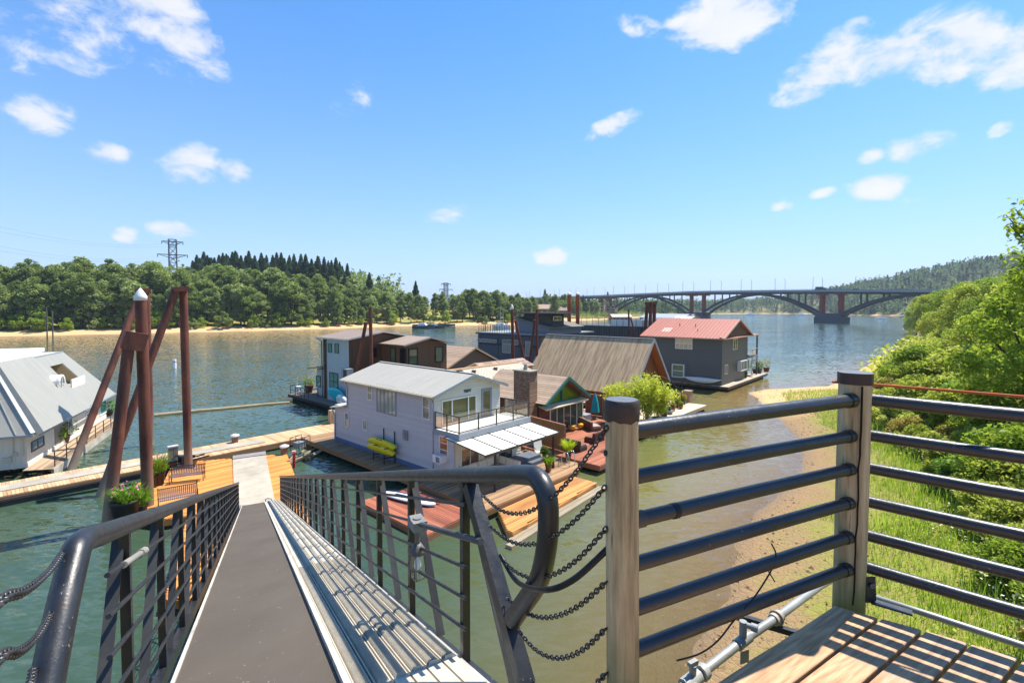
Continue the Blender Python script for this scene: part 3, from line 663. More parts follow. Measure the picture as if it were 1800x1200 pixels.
m = MB(); rr = random.Random(5); cr = [Vector((RPp.x-.022+rr.uniform(-.004, .004)-.001*i, RPp.y-rR*.985-.004, ztR-.06-i*.07)) for i in range(17)]
for i in range(16): m.bar(cr[i], cr[i+1], .007 if i < 5 else .005, .006)
m.build('drying_crack', paint('#1d1712', .9, .1), postR)
RZ = [.466, .650, .820, .995, .172+1.0, 1.340]
B2 = D(1800, 731, 2.15); z0 = CAMZ-.466; q = P(1800, 731, z0); e = q-Vector((RPp.x, RPp.y, z0)); e.z = 0
for k, h in enumerate(RZ):
    z = CAMZ-h; rad_ = .0335 if k == 0 else .029
    a = Vector((LPp.x+.05, LPp.y+.02, z)); b = Vector((RPp.x-.06, RPp.y-.055, z+.002)); dv = (b-a).normalized()
    m = MB(); m.tube([a, a+(b-a)*.5+Vector((0, 0, .002)), b], rad_, 16); 
    m.tube([b-dv*.03, b+dv*.012], rad_*1.12, 16); m.build('pipe_rail', blk, pr)
    a = Vector((RPp.x+.03, RPp.y, z)); b = a+e*2.6
    m = MB(); m.tube([a, a+(b-a)*.3+Vector((0, 0, -.003)), b], rad_*(1.0 if k else .95), 16); m.build('pipe_rail', blk, pr)
a = Vector((RPp.x, RPp.y, 0))+e*2.6
m = MB(); wobpost(m, a, .07, ZD-.9, ztR, 9); m.build('post', pm, pr)
# splice sleeve + tape on the third rail
z = CAMZ-.82; a = Vector((LPp.x+.05, LPp.y+.02, z)); b = Vector((RPp.x-.06, RPp.y-.055, z)); d_ = (b-a).normalized()
m = MB(); m.tube([a+d_*.005, a+d_*.05], .033, 14); m.build('rail_coupling', paint('#6c675f', .5, .4), pr)
m = MB(); m.tube([a+d_*.20, a+d_*.225], .0315, 14); m.build('tape_band', paint('#1a1a1c', .5, .1), pr)
# steel angle foot of the right post
m = MB(); f0 = Vector((RPp.x+.055, RPp.y-.075, ZD)); m.bar(f0+Vector((0, 0, .0)), f0+Vector((-.002, .006, .13)), .05, .008, up=(0, 1, 0)); m.bar(f0+Vector((0, 0, .008)), f0+Vector((.13, -.10, .008)), .05, .008); 
m.build('foot_bracket', blk, pr)
m = MB(); m.torus(Matrix.Translation(f0+Vector((0, -.008, .09))) @ Matrix.Rotation(math.pi/2, 4, 'X'), .008, .006, 0, 12, 6); m.build('bracket_bolt', paint('#77777a', .4, .2), pr)
# rusted rod behind the right rail
rs_ = black_steel('#8a4324', '#c77a4a', .5)
m = MB(); a = D(1463, 671, 2.56); b = D(1530, 675, 2.5); c = P(1800, 697, CAMZ-.40); m.tube([a, b, c, c+(c-b)*.5], .0068, 8); tag(m.build('rusty_rod', paint('#c9693c', .85, .2)), 'thin rusty rod running just above the top pipe beside the deck post', 'rod')

# ---- chains
def chain(pts, name, label, r=.0032, L=.032):
    "oval links, each turned a quarter against the last, hung along the curve"
    c = smooth(pts, 24); acc = [0]
    for i in range(len(c)-1): acc.append(acc[-1]+(c[i+1]-c[i]).length)
    m = MB(); step = L*.74; k = 0; s = 0
    while s < acc[-1]:
        i = max(j for j in range(len(acc)) if acc[j] <= s); i = min(i, len(c)-2); t = (s-acc[i])/max(1e-6, acc[i+1]-acc[i]); p = c[i].lerp(c[i+1], t); d = (c[i+1]-c[i]).normalized()
        up = Vector((0, 0, 1)) if abs(d.z) < .95 else Vector((1, 0, 0)); y = d.cross(up).normalized(); z = d.cross(y)
        if k % 2: y, z = z, -y
        T = Matrix(((d.x, y.x, z.x, p.x), (d.y, y.y, z.y, p.y), (d.z, y.z, z.z, p.z), (0, 0, 0, 1)))
        m.torus(T, L*.27, r, L*.17, 12, 6); s += step; k += 1
    return tag(m.build(name, black_steel('#1c1a19', '#7b736b', .66)), label, 'chain', 'chains across the railing gap')
def sag(a, b, d, n=5):
    return [a.lerp(b, i/n)+Vector((0, 0, -d*4*(i/n)*(1-i/n))) for i in range(n+1)]
pa = Vector((LPp.x-rL, LPp.y-.02, 0)); cw = lambda py: D(1066, py, pa.y)
for (px, py), ty, dp, lb in (((850, 872), 752, .20, 'topmost chain between the hooked rail end and the wooden post'), ((862, 925), 853, .16, 'second chain from the top beside the wooden post'),
    ((884, 985), 928, .14, 'third chain from the top, hanging just above the black hose'), ((893, 1052), 1022, .12, 'fourth chain from the top, hanging just below the black hose'),
    ((915, 1112), 1103, .125, 'fifth chain from the top, sagging near the foot of the rail loop'), ((935, 1195), 1182, .11, 'lowest chain, by the foot of the wooden post')):
    A = onT(RX, px, py); chain(sag(A, cw(ty), dp), 'chain', lb, r=.0034, L=.034)
m = MB(); A = onT(RX, 880, 975); m.tube(smooth([A, onT(RX, 905, 1005)+Vector((.01, -.05, -.02)), D(955, 1036, 1.95), D(1005, 1020, 1.86), D(1062, 970, 1.84), D(1095, 935, 1.86)], 6), .0125, 10); tag(m.build('black_hose', paint('#141415', .45, .15)), 'black hose looping behind the rail hook to the wooden post', 'hose')
lpost = FG.W(-.95, 1.25); LASTE = None

for (px, py), (ex, ey), dp, lb in (((133, 962), (0, 1056), .03, 'upper chain hanging from the bend of the left handrail'), ((116, 1060), (0, 1155), .04, 'middle chain on the left handrail post'), ((87, 1160), (20, 1235), .05, 'lowest chain at the foot of the left handrail post')):
    A = onT(LX, px, py)+Vector((-.02, -.04, 0)); r_ = ray(ex, ey); t_ = (lpost.y+.28)/r_[1]; B = Vector((r_[0]*t_, r_[1]*t_, CAMZ+r_[2]*t_)); E_ = B+(B-A)*.35
    LASTE = E_ if py == 962 else LASTE
    chain(sag(A, B, dp)+[E_+Vector((0, 0, -.03))], 'chain', lb, r=.0042, L=.036)

m = MB(); lpp = (LASTE.x-.03, LASTE.y-.02, 0); wobpost(m, lpp, .062, ZD-1.4, ztL-.01, 13); gp2 = thing('gate_post', 'weathered wooden post that the chains left of the gangway hang from', 'post', Matrix.Translation((lpp[0], lpp[1], ZD-1.4))); m.build('timber', pm, gp2)
m = MB(); m.tube([Vector((lpp[0], lpp[1], ztL-.07)), Vector((lpp[0], lpp[1], ztL+.004))], .067, 22); m.build('post_cap', tc_, gp2)
# ---- grey water pipe under the deck edge
pz = ZD-.16
wp = thing('water_pipe', 'grey galvanised water pipe with valves below the deck edge', 'pipe', Matrix.Translation(P(1300, 1130, pz)))
gal = paint('#a9aaa6', .45, .2, .3)
a = P(1195, 1212, pz-.05); b = P(1310, 1122, pz); c = P(1365, 1085, pz); d = P(1440, 1030, pz-.05); f = P(1475, 1010, pz-.06)
m = MB(); m.tube([a+(a-b)*1.5, a, b, c, d, f], .021, 12); m.build('pipe', gal, wp)
m = MB(); m.tube([f, P(1530, 1047, pz+.03), P(1640, 1082, pz+.03), P(1810, 1138, pz+.03), P(1990, 1190, pz+.03)], .017, 10); m.build('pipe', gal, wp)
m = MB(); u = (b-a).normalized(); e0 = a+u*.03
m.tube([e0, e0+u*.10], .034, 8); m.tube([e0+u*.12, e0+u*.15], .037, 8); m.tube([e0+u*.06, e0+u*.06+Vector((0, 0, .07))], .016, 10); m.cbox(e0+u*.06+Vector((0, 0, .07)), .05, .02, .02, .5)
m.tube([e0+u*.02, e0+u*.02+Vector((.05, -.03, .0))], .02, 10); m.build('valve_body', paint('#b5b5ac', .5, .2), wp)
m = MB(); t0 = b-u*.02; m.tube([t0-u*.05, t0+u*.05], .028, 12); m.tube([t0, t0+Vector((0, 0, .10))], .018, 10); m.tube([t0+Vector((0, 0, .085)), t0+Vector((.045, -.03, .085))], .014, 10); m.tube([t0+Vector((.03, -.02, .085)), t0+Vector((.055, -.037, .085))], .02, 8); m.build('tap', paint('#a6a8a4', .4, .2), wp)
m = MB(); v0 = c; m.tube([v0-u*.03, v0+u*.03], .031, 12); m.torus(Matrix.Translation(v0) @ Vector((0, 1, 0)).rotation_difference(u).to_matrix().to_4x4() @ Matrix.Rotation(math.pi/2, 4, 'X'), .036, .005, 0, 16, 6); m.build('pipe_clamp', paint('#d9cdbb', .6, .3), wp)
m = MB(); m.bar(c+Vector((-.22, .12, -.05)), c+Vector((.25, -.14, -.06)), .03, .03); m.bar(c+Vector((-.12, .05, -.3)), c+Vector((.14, -.05, -.03)), .025, .02); m.build('pipe_hanger', blk, wp)
tg_ = t0+Vector((.0, -.02, -.07)); m = MB(); m.cbox(tg_-Vector((0, 0, .03)), .055, .004, .06, .4); m.build('pipe_tag', paint('#8d929c', .6, .1), wp)
# black cable tied on the fifth rail
m = MB(); zc = [P(1354, 955, 0)]; pts = [D(1356, 955, 2.2), D(1364, 975, 2.2), D(1355, 1003, 2.19), D(1325, 1050, 2.12), D(1290, 1090, 2.06), D(1262, 1125, 2.0), D(1230, 1148, 1.95), D(1190, 1160, 1.9)]
m.tube(smooth(pts, 6), .0036, 8); m.tube([D(1350, 1002, 2.18), D(1362, 1022, 2.17)], .003, 6); tag(m.build('black_cable', paint('#18181a', .5, .1)), 'loose black cable end tied across the lower pipe rails', 'cable')
# ------------------------------------------------------------------ houses: helpers
AX = (.668, .745)                                     # the marina's shared direction
O1 = P(762, 835, .6); F1 = Fr(O1, AX)
WHITE = lambda: paint('#e6e4de', .45, .05)
def window(root, F, face, val, r, fm, gm, cols=1, rows=1, fw=.06, name='window', label=None, z0=None, depth=.06, blind=None):
    "window on the wall plane axis=face at val; r=(u0,z0,u1,z1) or a survey rect (px,py,px,py)"
    sgn = -1
    if len(r) == 5: u0, w0, u1, w1 = r[:4]
    else:
        u0, w0 = F.hit(face, val, r[0], r[3]); u1, w1 = F.hit(face, val, r[2], r[1])
        if z0 is not None: w0 = z0
    if u0 > u1: u0, u1 = u1, u0
    M = F.M(0); m = MB(M)
    def bx(mb, ua, ub, za, zb, d0, d1):
        if face == 'x': mb.box(val-d1, val-d0, ua, ub, za, zb)
        else: mb.box(ua, ub, val-d1, val-d0, za, zb)
    t = depth
    bx(m, u0, u1, w0, w0+fw, .0, t); bx(m, u0, u1, w1-fw, w1, .0, t); bx(m, u0, u0+fw, w0+fw, w1-fw, .0, t); bx(m, u1-fw, u1, w0+fw, w1-fw, .0, t)
    for i in range(1, cols): u = u0+(u1-u0)*i/cols; bx(m, u-fw*.35, u+fw*.35, w0+fw, w1-fw, .0, t*.9)
    for i in range(1, rows): w = w0+(w1-w0)*i/rows; bx(m, u0+fw, u1-fw, w-fw*.35, w+fw*.35, .0, t*.88)
    o = m.build(name, fm, root)
    if label: o['label'] = label
    g = MB(M); bx(g, u0+fw*.5, u1-fw*.5, w0+fw*.5, w1-fw*.5, .002, t*.52); g.build('pane', gm, o)
    if blind:
        b = MB(M); bx(b, u0+fw, u1-fw, w1-fw-(w1-w0)*blind, w1-fw, t*.53, t*.62); b.build('blind', paint('#cfc8b8', .7, .1), o)
    return o, (u0, w0, u1, w1)
def gable_roof(F, x0, x1, xr, y0, y1, ze0, zr, ze1, th=.10, oh=.25, M=None, y_in=0):
    "two slopes, ridge along y at xr; returns builders for the slopes"
    m = MB(F.M(0))
    m.poly([(x0, y0, ze0), (xr, y0, zr), (xr, y1, zr), (x0, y1, ze0)], th, (0, 0, 1))
    m.poly([(xr, y0, zr), (x1, y0, ze1), (x1, y1, ze1), (xr, y1, zr)], th, (0, 0, 1))
    return m
def ribs(m, a, b, c, d, n, h=.03, w=.03, lift=.0):
    "standing seams from edge a-b to edge d-c"
    a, b, c, d = map(Vector, (a, b, c, d)); nn = (b-a).cross(d-a).normalized()
    if nn.z < 0: nn = -nn
    for i in range(n+1):
        t = i/n; p = a.lerp(b, t)+nn*(h/2+lift); q = d.lerp(c, t)+nn*(h/2+lift); m.bar(p, q, w, h, up=nn)
def digits(root, text, F, y, u, z, size, mat):
    cu = bpy.data.curves.new('numerals', 'FONT'); cu.body = text; cu.size = size; cu.extrude = .012; cu.align_x = 'CENTER'
    o = bpy.data.objects.new('tmp', cu); COL.objects.link(o); dg = bpy.context.evaluated_depsgraph_get(); me = bpy.data.meshes.new_from_object(o.evaluated_get(dg)); bpy.data.objects.remove(o)
    n = bpy.data.objects.new('house_number', me); COL.objects.link(n); me.materials.clear(); me.materials.append(mat)
    W = F.M(0) @ Matrix.Translation((u, y, z)) @ Matrix.Rotation(math.pi/2, 4, 'X'); n.parent = root; inv = root_matrix(root).inverted()
    me.transform(inv @ W); return n
def wallbox(F, x0, x1, y0, y1, z0, z1): return MB(F.M(0)).box(x0, x1, y0, y1, z0, z1)
def gablewall(mb, x0, x1, xr, y0, y1, z0, ze0, zr, ze1):
    "solid block with a gabled outline, seen along y"
    p = [(x0, z0), (x1, z0), (x1, ze1), (xr, zr), (x0, ze0)]; n = 5
    vs = [(x, y0, z) for x, z in p]+[(x, y1, z) for x, z in p]
    return mb.add(vs, [(0, 1, 2, 3, 4), (9, 8, 7, 6, 5)]+[(i, i+n, (i+1) % n+n, (i+1) % n) for i in range(n)])
def float_deck(name, label, F, poly, z, top, under=True, along='x', w=.14, fasc=None, group=None, cat='dock', gap=.012, phase=0, fh=.28, floats=True):
    c = [sum(p[i] for p in poly)/len(poly) for i in (0, 1)]
    root = thing(name, label, cat, F.M(0) @ Matrix.Translation((c[0], c[1], 0)), group)
    m = MB(F.M(0)); m.planks(poly, z, .04, along, w, gap, phase); m.build('decking', top, root)
    n = len(poly); m = MB(F.M(0))
    for i in range(n):
        a, b = poly[i], poly[(i+1) % n]; m.bar((a[0], a[1], z-.045-fh/2), (b[0], b[1], z-.045-fh/2), .06, fh)
    m.build('fascia', fasc or wood('#6a4a30', '#9c7a55', .8), root)
    if floats:
        sx = sum(p[0] for p in poly)/n; sy = sum(p[1] for p in poly)/n; m = MB(F.M(0)); q = [(sx+(p[0]-sx)*.93, sy+(p[1]-sy)*.93) for p in poly]; m.prism(q, -.25, z-.05); m.build('float', paint('#2b2622', .9, .3), root)
    return root

# ------------------------------------------------------------------ the near white house
h1 = thing('floating_house', 'two storey white sided floating house with pale metal roof and balcony', 'house', F1.M(.45), 'floating homes moored in the marina')
shaded_siding = siding('#c4bcb9', .17); lit_siding = siding('#d8d4c4', .15); ZB = .6  # one siding in two copies, shade and sunlight put into their colours
ZE, ZR, WID, LEN = 5.3, 6.22, 5.62, 9.7
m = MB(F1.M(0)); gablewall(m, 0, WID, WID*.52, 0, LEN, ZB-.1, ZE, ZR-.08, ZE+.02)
wall = m.build('wall', shaded_siding, h1)
LAPS = 1
def laps(F, face, val, u0, u1, z0, z1, p, root, mat, top=None):
    "real lap boards standing proud of a wall"
    m = MB(F.M(0)); z = z0
    while z < z1-.02:
        zz = min(z+p, z1); a, b = u0, u1
        if top:
            a, b = top(zz) 
            if b-a < .1: break
        if face == 'x': m.add([(val-.026, a, z), (val-.026, b, z), (val-.004, b, zz), (val-.004, a, zz), (val-.002, a, z), (val-.002, b, z)], [(0, 3, 2, 1), (0, 1, 5, 4)])
        else: m.add([(a, val-.026, z), (b, val-.026, z), (b, val-.004, zz), (a, val-.004, zz), (a, val-.002, z), (b, val-.002, z)], [(0, 1, 2, 3), (0, 4, 5, 1)])
        z += p
    m.build('lap_boards', mat, root)
laps(F1, 'x', 0, .0, LEN, ZB+.3, ZE, .19, h1, shaded_siding); laps(F1, 'x', 0, -1.82, -.02, ZB+.3, 3.04, .19, h1, shaded_siding); laps(F1, 'x', 0, LEN+.02, LEN+1.74, ZB+.3, 3.1, .19, h1, shaded_siding)
laps(F1, 'y', -.034, 0, WID, 3.38, 6.1, .165, h1, lit_siding, lambda z: (0.02, WID-.02) if z < ZE else ((z-ZE)/(ZR-.08-ZE)*WID*.52+.05, WID-(z-ZE)/(ZR-.08-ZE)*WID*.48-.05))
laps(F1, 'y', -1.851, .06, WID, ZB, 3.04, .165, h1, lit_siding)
# gable front: lighter copy of the siding, sunlight put into its colour
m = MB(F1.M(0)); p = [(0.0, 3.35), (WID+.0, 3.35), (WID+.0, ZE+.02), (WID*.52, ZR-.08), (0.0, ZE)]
m.poly([(x, -.004, z) for x, z in p], .03, (0, -1, 0)); m.build('gable_front', lit_siding, h1)
m = wallbox(F1, 0.0, WID, -1.82, -.002, ZB-.1, 3.05); m.build('porch_wall', siding('#c4bdb9', .17), h1)  # shade toned siding again, as on the side wall
m = MB(F1.M(0)); m.box(.06, WID+.0, -1.85, -1.821, ZB-.1, 3.05); m.build('porch_front', lit_siding, h1)  # thin skin in the sunlit tone over the porch wall
m = wallbox(F1, .0, 3.4, LEN+.002, LEN+1.75, ZB-.1, 3.25); m.build('annex_wall', shaded_siding, h1)
rm = metal_roof('#a8a295', .5, '#8f897a', .5)
m = MB(F1.M(0)); m.poly([(-.28, LEN-.05, 3.32), (3.5, LEN-.05, 3.62), (3.5, LEN+2.0, 3.30), (-.28, LEN+2.0, 3.0)], .07, (0, 0, 1)); m.build('annex_roof', rm, h1)
mbk = MB(F1.M(0)); mbk.box(-.02, -.003, -1.8, LEN+1.75, ZB-.12, ZB+.32); mbk.build('skirt_board', paint('#5c6f92', .5, .08), h1)
yf, yb = -.42, LEN+.3; xe0, xe1, xr = -.32, WID+.35, WID*.52; ze0 = ZE-.06; ze1 = ZE-.05
m = gable_roof(F1, xe0, xe1, xr, yf, yb, ze0, ZR, ze1, .06); roof = m.build('roof', rm, h1)
m = MB(F1.M(0)); ribs(m, (xe0, yf, ze0+.06), (xe0, yb, ze0+.06), (xr, yb, ZR+.06), (xr, yf, ZR+.06), 32, .008, .02); ribs(m, (xe1, yf, ze1+.06), (xe1, yb, ze1+.06), (xr, yb, ZR+.06), (xr, yf, ZR+.06), 32, .008, .02)
m.bar((xr, yf, ZR+.08), (xr, yb, ZR+.08), .22, .04); m.build('roof_seams', rm, roof)
m = MB(F1.M(0)); m.bar((xe0-.02, yf-.03, ze0-.02), (xr, yf-.03, ZR-.02), .05, .17, up=(0, -.0, 1)); m.bar((xe1+.02, yf-.03, ze1-.02), (xr, yf-.03, ZR-.02), .05, .17); m.build('barge_board', paint('#8c9695', .5, .08), roof)
m = MB(F1.M(0)); m.tube([(xe0-.05, yf, ze0-.02), (xe0-.05, yb, ze0-.02)], .065, 8); m.build('gutter', paint('#c9b992', .5, .15), roof)
m = MB(F1.M(0)); m.tube([(xe0-.03, .12, ze0-.08), (-.2, .05, ze0-.25), (-.06, .0, ze0-.45), (-.06, .0, .7)], .045, 8); m.tube([(xe0-.03, LEN-.3, ze0-.08), (-.2, LEN-.2, ze0-.3), (-.07, LEN-.12, ze0-.6), (-.07, LEN-.12, 3.3)], .045, 8); m.tube([(-.3, LEN+1.7, 3.0), (-.2, LEN+1.7, 2.85), (-.07, LEN+1.68, 2.5), (-.07, LEN+1.68, .7)], .05, 8); m.build('downspout', paint('#b7b5bb', .5, .08), h1)
wf = paint('#d8d7d2', .45, .05); gd = glass('#39423a'); gdl = glass('#6c7468', .08)
window(h1, F1, 'x', 0, (646.6, 677.5, 655.2, 702), wf, gdl, 1, 2)
window(h1, F1, 'x', 0, (662.7, 679.9, 696.7, 723), paint('#8f8c95', .5, .06), glass('#8a9087', .06), 5, 1, .09)
window(h1, F1, 'x', 0, (743.4, 696.2, 756.0, 735), wf, gdl, 1, 2)
window(h1, F1, 'x', 0, (607.4, 725.4, 613.7, 749.9), wf, gdl, 1, 2)
window(h1, F1, 'x', 0, (638.9, 738.2, 646.3, 754.5), wf, gdl, 2, 1)
window(h1, F1, 'x', 0, (773.5, 768, 788.5, 800), wf, glass('#9a5a3a'), 1, 3)  # orange light on this window put into the pane colour
o, _ = window(h1, F1, 'y', -.035, (775.6, 693, 836.5, 722), wf, glass('#4a5230'), 1, 1, .07, name='sliding_door', z0=3.42)
u0, w0, u1, w1 = _
m = MB(F1.M(0)); 
for f in (.29, .76): u = u0+(u1-u0)*f; m.box(u-.04, u+.04, -.088, -.035, w0+.07, w1-.07)
m.build('mullion', wf, o)
window(h1, F1, 'y', -.035, (845.5, 681, 863.5, 718), paint('#7b8189', .5, .05), glass('#4a4a30'), 1, 1, .16, name='balcony_door', z0=3.42)
window(h1, F1, 'y', -1.851, (809, 779, 842, 800), wf, glass('#5b4636'), 2, 1, .07, z0=1.25)
window(h1, F1, 'y', -1.851, (877, 783, 899, 810), paint('#4a5560', .5, .05), glass('#2f3a3a'), 2, 1, .08, name='patio_door', z0=.62)
u, z = F1.hit('y', -.04, 821, 689.0); digits(h1, '70897', F1, -.072, u, z, .26, paint('#1f2426', .5, 0.))
u, z = F1.hit('x', 0, 714, 764); m = MB(F1.M(0)); m.box(-.12, -.0, u-.22, u+.22, z-.3, z+.28); m.box(-.2, -.12, u-.1, u+.12, z-.15, z+.12); m.build('electric_meter', paint('#8f8f93', .5, .15), h1)
m = MB(F1.M(0)); u, z = F1.hit('x', 0, 779, 803); m.box(-.5, .0, u-.34, u+.34, z-.22, z+.2); ac = m.build('air_conditioner', paint('#dddcd8', .45, .04), h1)
m = MB(F1.M(0)); 
for k in range(7): m.box(-.515, -.5, u-.28, u+.05, z-.17+k*.045, z-.145+k*.045)
m.build('vent_grille', paint('#5a5a58', .6, .1), ac)
# balcony
bal = MB(F1.M(0)); bal.box(-.0, 6.1, -2.25, -.04, 3.12, 3.35); b_ = bal.build('balcony_floor', paint('#dedbd2', .6, .04), h1)
m = MB(F1.M(0)); m.box(-.03, 6.13, -2.29, -2.252, 3.05, 3.36); m.box(-.035, -.002, -2.25, -.04, 3.05, 3.36); m.box(6.102, 6.13, -2.25, -.04, 3.05, 3.36); m.build('balcony_edge', paint('#8f9398', .5, .06), b_)
m = MB(F1.M(0)); brz = paint('#4b423b', .4, .1); R_ = [(.06, -.1), (.06, -2.18), (6.0, -2.18), (6.0, -.1)]
posts = [(.06, -.12), (.06, -1.15), (.06, -2.18), (1.55, -2.18), (3.05, -2.18), (4.55, -2.18), (6.0, -2.18), (6.0, -1.15), (6.0, -.12)]
for x, y in posts: m.box(x-.03, x+.03, y-.03, y+.03, 3.35, 4.34)
for z in (3.45, 4.33):
    for a, b in zip(R_, R_[1:]): m.bar((a[0], a[1], z), (b[0], b[1], z), .06, .05)
rl = m.build('balcony_railing', brz, h1)
m = MB(F1.M(0))
for a, b in zip(R_, R_[1:]): m.bar((a[0], a[1], 3.89), (b[0], b[1], 3.89), .012, .78)
m.build('railing_glass', clear_glass(), rl)
# awning
aw = MB(F1.M(0)); ax0, ax1, ay0, ay1, az0, az1 = -.30, 6.15, -4.55, -1.3, 2.72, 3.08
aw.poly([(ax0, ay0, az0), (ax1, ay0, az0), (ax1, ay1, az1), (ax0, ay1, az1)], .02, (0, 0, 1)); a_ = aw.build('awning_panels', paint('#f0ede4', .5, .02), h1)
m = MB(F1.M(0))
for i in range(6):
    x = ax0+(ax1-ax0)*i/5; m.bar((x, ay0, az0+.03), (x, ay1, az1+.03), .06, .05)
m.bar((ax0, ay0, az0-.02), (ax1, ay0, az0-.02), .07, .12); m.bar((ax0, ay1, az1), (ax1, ay1, az1), .07, .1); m.build('awning_frame', brz, a_)
for px, py, zb in ((848, 858, .6), (967, 815, .6)):
    m = MB(F1.M(0)); q = F1.PL(px, py, zb)
    xx = {848: .62, 967: 5.75}[px]; m.box(xx-.05, xx+.05, ay0+.1, ay0+.2, .6, az0); m.build('awning_post', paint('#3b2b22', .5, .2), a_)
# stove pipe bits on the ridge
m = MB(F1.M(0)); m.cyl((xr+.1, 2.4), .07, ZR, ZR+.22, 10); m.box(xr-.05, xr+.25, .9, 1.2, ZR+.02, ZR+.16); m.build('roof_vent', paint('#55504a', .6, .2), h1)

# terrace, walkway and swim platforms of the white house
TZ = .58; d1 = wood('#7a5636', '#c08a54', .75, 'x', 9); d2_ = wood('#5b4c40', '#8b7660', .8, 'x', 9)
t1 = float_deck('terrace_deck', 'brown plank float carrying the white house with its side walkway and front terrace', F1, [(-1.35, 14.0), (-1.35, -5.7), (6.6, -5.7), (7.6, -4.9), (7.6, -.6), (5.9, -.6), (5.9, 13.9)], TZ, wood('#62503f', '#a98560', .8, 'x', 9), fasc=wood('#6d4c30', '#a07a50', .8), w=.15)
sw = float_deck('swim_platform', 'low orange brown plank platform in the water before the white house terrace', F1, [(-.6, -5.8), (-1.9, -7.6), (-1.9, -7.9), (5.9, -7.35), (5.9, -5.8)], .36, wood('#8a5a2e', '#d0904e', .7, 'x', 9), w=.16, fasc=wood('#8a5a30', '#c78c50', .8))
rf = float_deck('red_float', 'weathered red plank float with a paddle board beside the white house walkway', F1, [(-1.5, .2), (-4.6, .4), (-4.6, -5.2), (-2.2, -5.0), (-1.5, -4.6)], .32, wood('#6d3a2b', '#a8644a', .8, 'y', 9), along='y', w=.15, fasc=wood('#5a3a28', '#8c6044', .8))
m = MB(F1.M(0)); m.bar((-2.6, -8.3, .02), (6.2, -7.7, .02), .35, .25); m.bar((-2.2, -8.0, .06), (6.0, -7.55, .06), .2, .2); tag(m.build('float_log', wood('#5d5345', '#a3957b', .9, 'x', 6)), 'weathered log lying in the water along the orange swim platform', 'log')

# ------------------------------------------------------------------ brown and grey two storey house
F2 = Fr(P(615, 711, .6), AX)
h2 = thing('floating_house', 'tall brown wood and pale grey floating house with shallow gabled roofs and teal windows', 'house', F2.M(.45), 'floating homes moored in the marina')
brn = siding('#6f4d35', .22, True, .14); gry = siding('#a7b3b3', .42, True, .05); ZE2 = 7.15
m = MB(F2.M(0)); gablewall(m, 0, 7.2, 3.7, 0, 5.4, .5, ZE2, 7.7, ZE2); m.build('wall', brn, h2)
m = MB(F2.M(0)); m.box(-.035, -.003, .05, 4.55, .5, ZE2-.03); m.build('grey_siding', gry, h2)
rm2 = shingles('#8b7765', '#6f5d4e', .5, .6)
m = gable_roof(F2, -.55, 7.8, 3.7, -.5, 6.0, ZE2+.03, 7.86, ZE2+.0, .12); m.build('roof', metal_roof('#8d7b6a', .6, '#6d5d50', .6), h2)
m = MB(F2.M(0)); m.bar((-.57, -.53, ZE2+.08), (3.7, -.53, 7.9), .05, .17); m.bar((7.82, -.53, ZE2+.05), (3.7, -.53, 7.9), .05, .17); m.bar((-.6, -.5, ZE2+.06), (-.6, 6.0, ZE2+.06), .09, .13); m.build('roof_trim', paint('#c4c0b5', .5, .08), h2)
m = MB(F2.M(0)); m.box(-.09, .0, 5.0, 5.3, .6, ZE2-.02); m.tube([(-.5, 5.9, ZE2), (-.15, 5.5, ZE2-.3), (-.1, 5.5, .7)], .05, 8); m.build('downspout', paint('#4e4a46', .5, .1), h2)
x0w = 3.75; m = MB(F2.M(0)); gablewall(m, x0w, x0w+5.5, x0w+2.9, -4.2, -.002, .5, 6.55, 7.15, 6.5); wg = m.build('wing_wall', siding('#7d583c', .22, True, .12), h2)
m = gable_roof(F2, x0w-.5, x0w+6.0, x0w+2.9, -4.75, .3, 6.6, 7.28, 6.52, .10); m.build('wing_roof', metal_roof('#9a8672', .6, '#75655a', .6), h2)
m = MB(F2.M(0)); m.bar((x0w-.52, -4.78, 6.63), (x0w+2.9, -4.78, 7.31), .05, .16); m.bar((x0w+6.02, -4.78, 6.55), (x0w+2.9, -4.78, 7.31), .05, .16); m.build('wing_roof_trim', paint('#a99f92', .5, .08), h2)
teal = glass('#176b60', .05); bf = paint('#25282b', .5, .05); gl2 = glass('#5c6a4a', .05)
for r in ((577, 603.5, 583.5, 619), (589, 604, 595.5, 620.5)): window(h2, F2, 'x', -.035, r, bf, teal, 1, 1, .05)
window(h2, F2, 'x', -.035, (580, 656, 594.5, 684), bf, teal, 2, 2, .07)
for r, f in (((687, 611, 695.5, 640), 1), ): window(h2, F2, 'x', x0w, r, bf, gl2, 1, 1, .09)
window(h2, F2, 'y', -4.2, (718, 611, 734, 641.5), bf, gl2, 1, 2, .12); window(h2, F2, 'y', -4.2, (764.5, 608.5, 778, 637), bf, gl2, 1, 1, .1)
window(h2, F2, 'x', x0w, (703.5, 612, 714, 641.5), bf, glass('#1a1d1e'), 1, 1, .12); window(h2, F2, 'y', 0, (655, 610, 662, 628), bf, glass('#15181a'), 1, 1, .08)
m = wallbox(F2, .6, 6, 5.402, 8.2, .5, 3.55); m.build('lean_to_wall', gry, h2)
m = MB(F2.M(0)); m.poly([(-.2, 5.1, 4.1), (-.2, 9.0, 3.5), (6.2, 9.0, 3.5), (6.2, 5.1, 4.1)], .1, (0, 0, 1)); m.build('lean_to_roof', metal_roof('#947b68', .6, '#75655a', .6), h2)
window(h2, F2, 'x', .6, (556.5, 660.5, 564, 679), bf, teal, 1, 1, .06)
m = MB(F2.M(0)); u, z = F2.hit('x', -.6, 607, 661); m.box(-.75, -.05, u-.6, u+.55, z-.75, z+.75); hp = m.build('heat_pump', paint('#8d9496', .5, .08), h2)
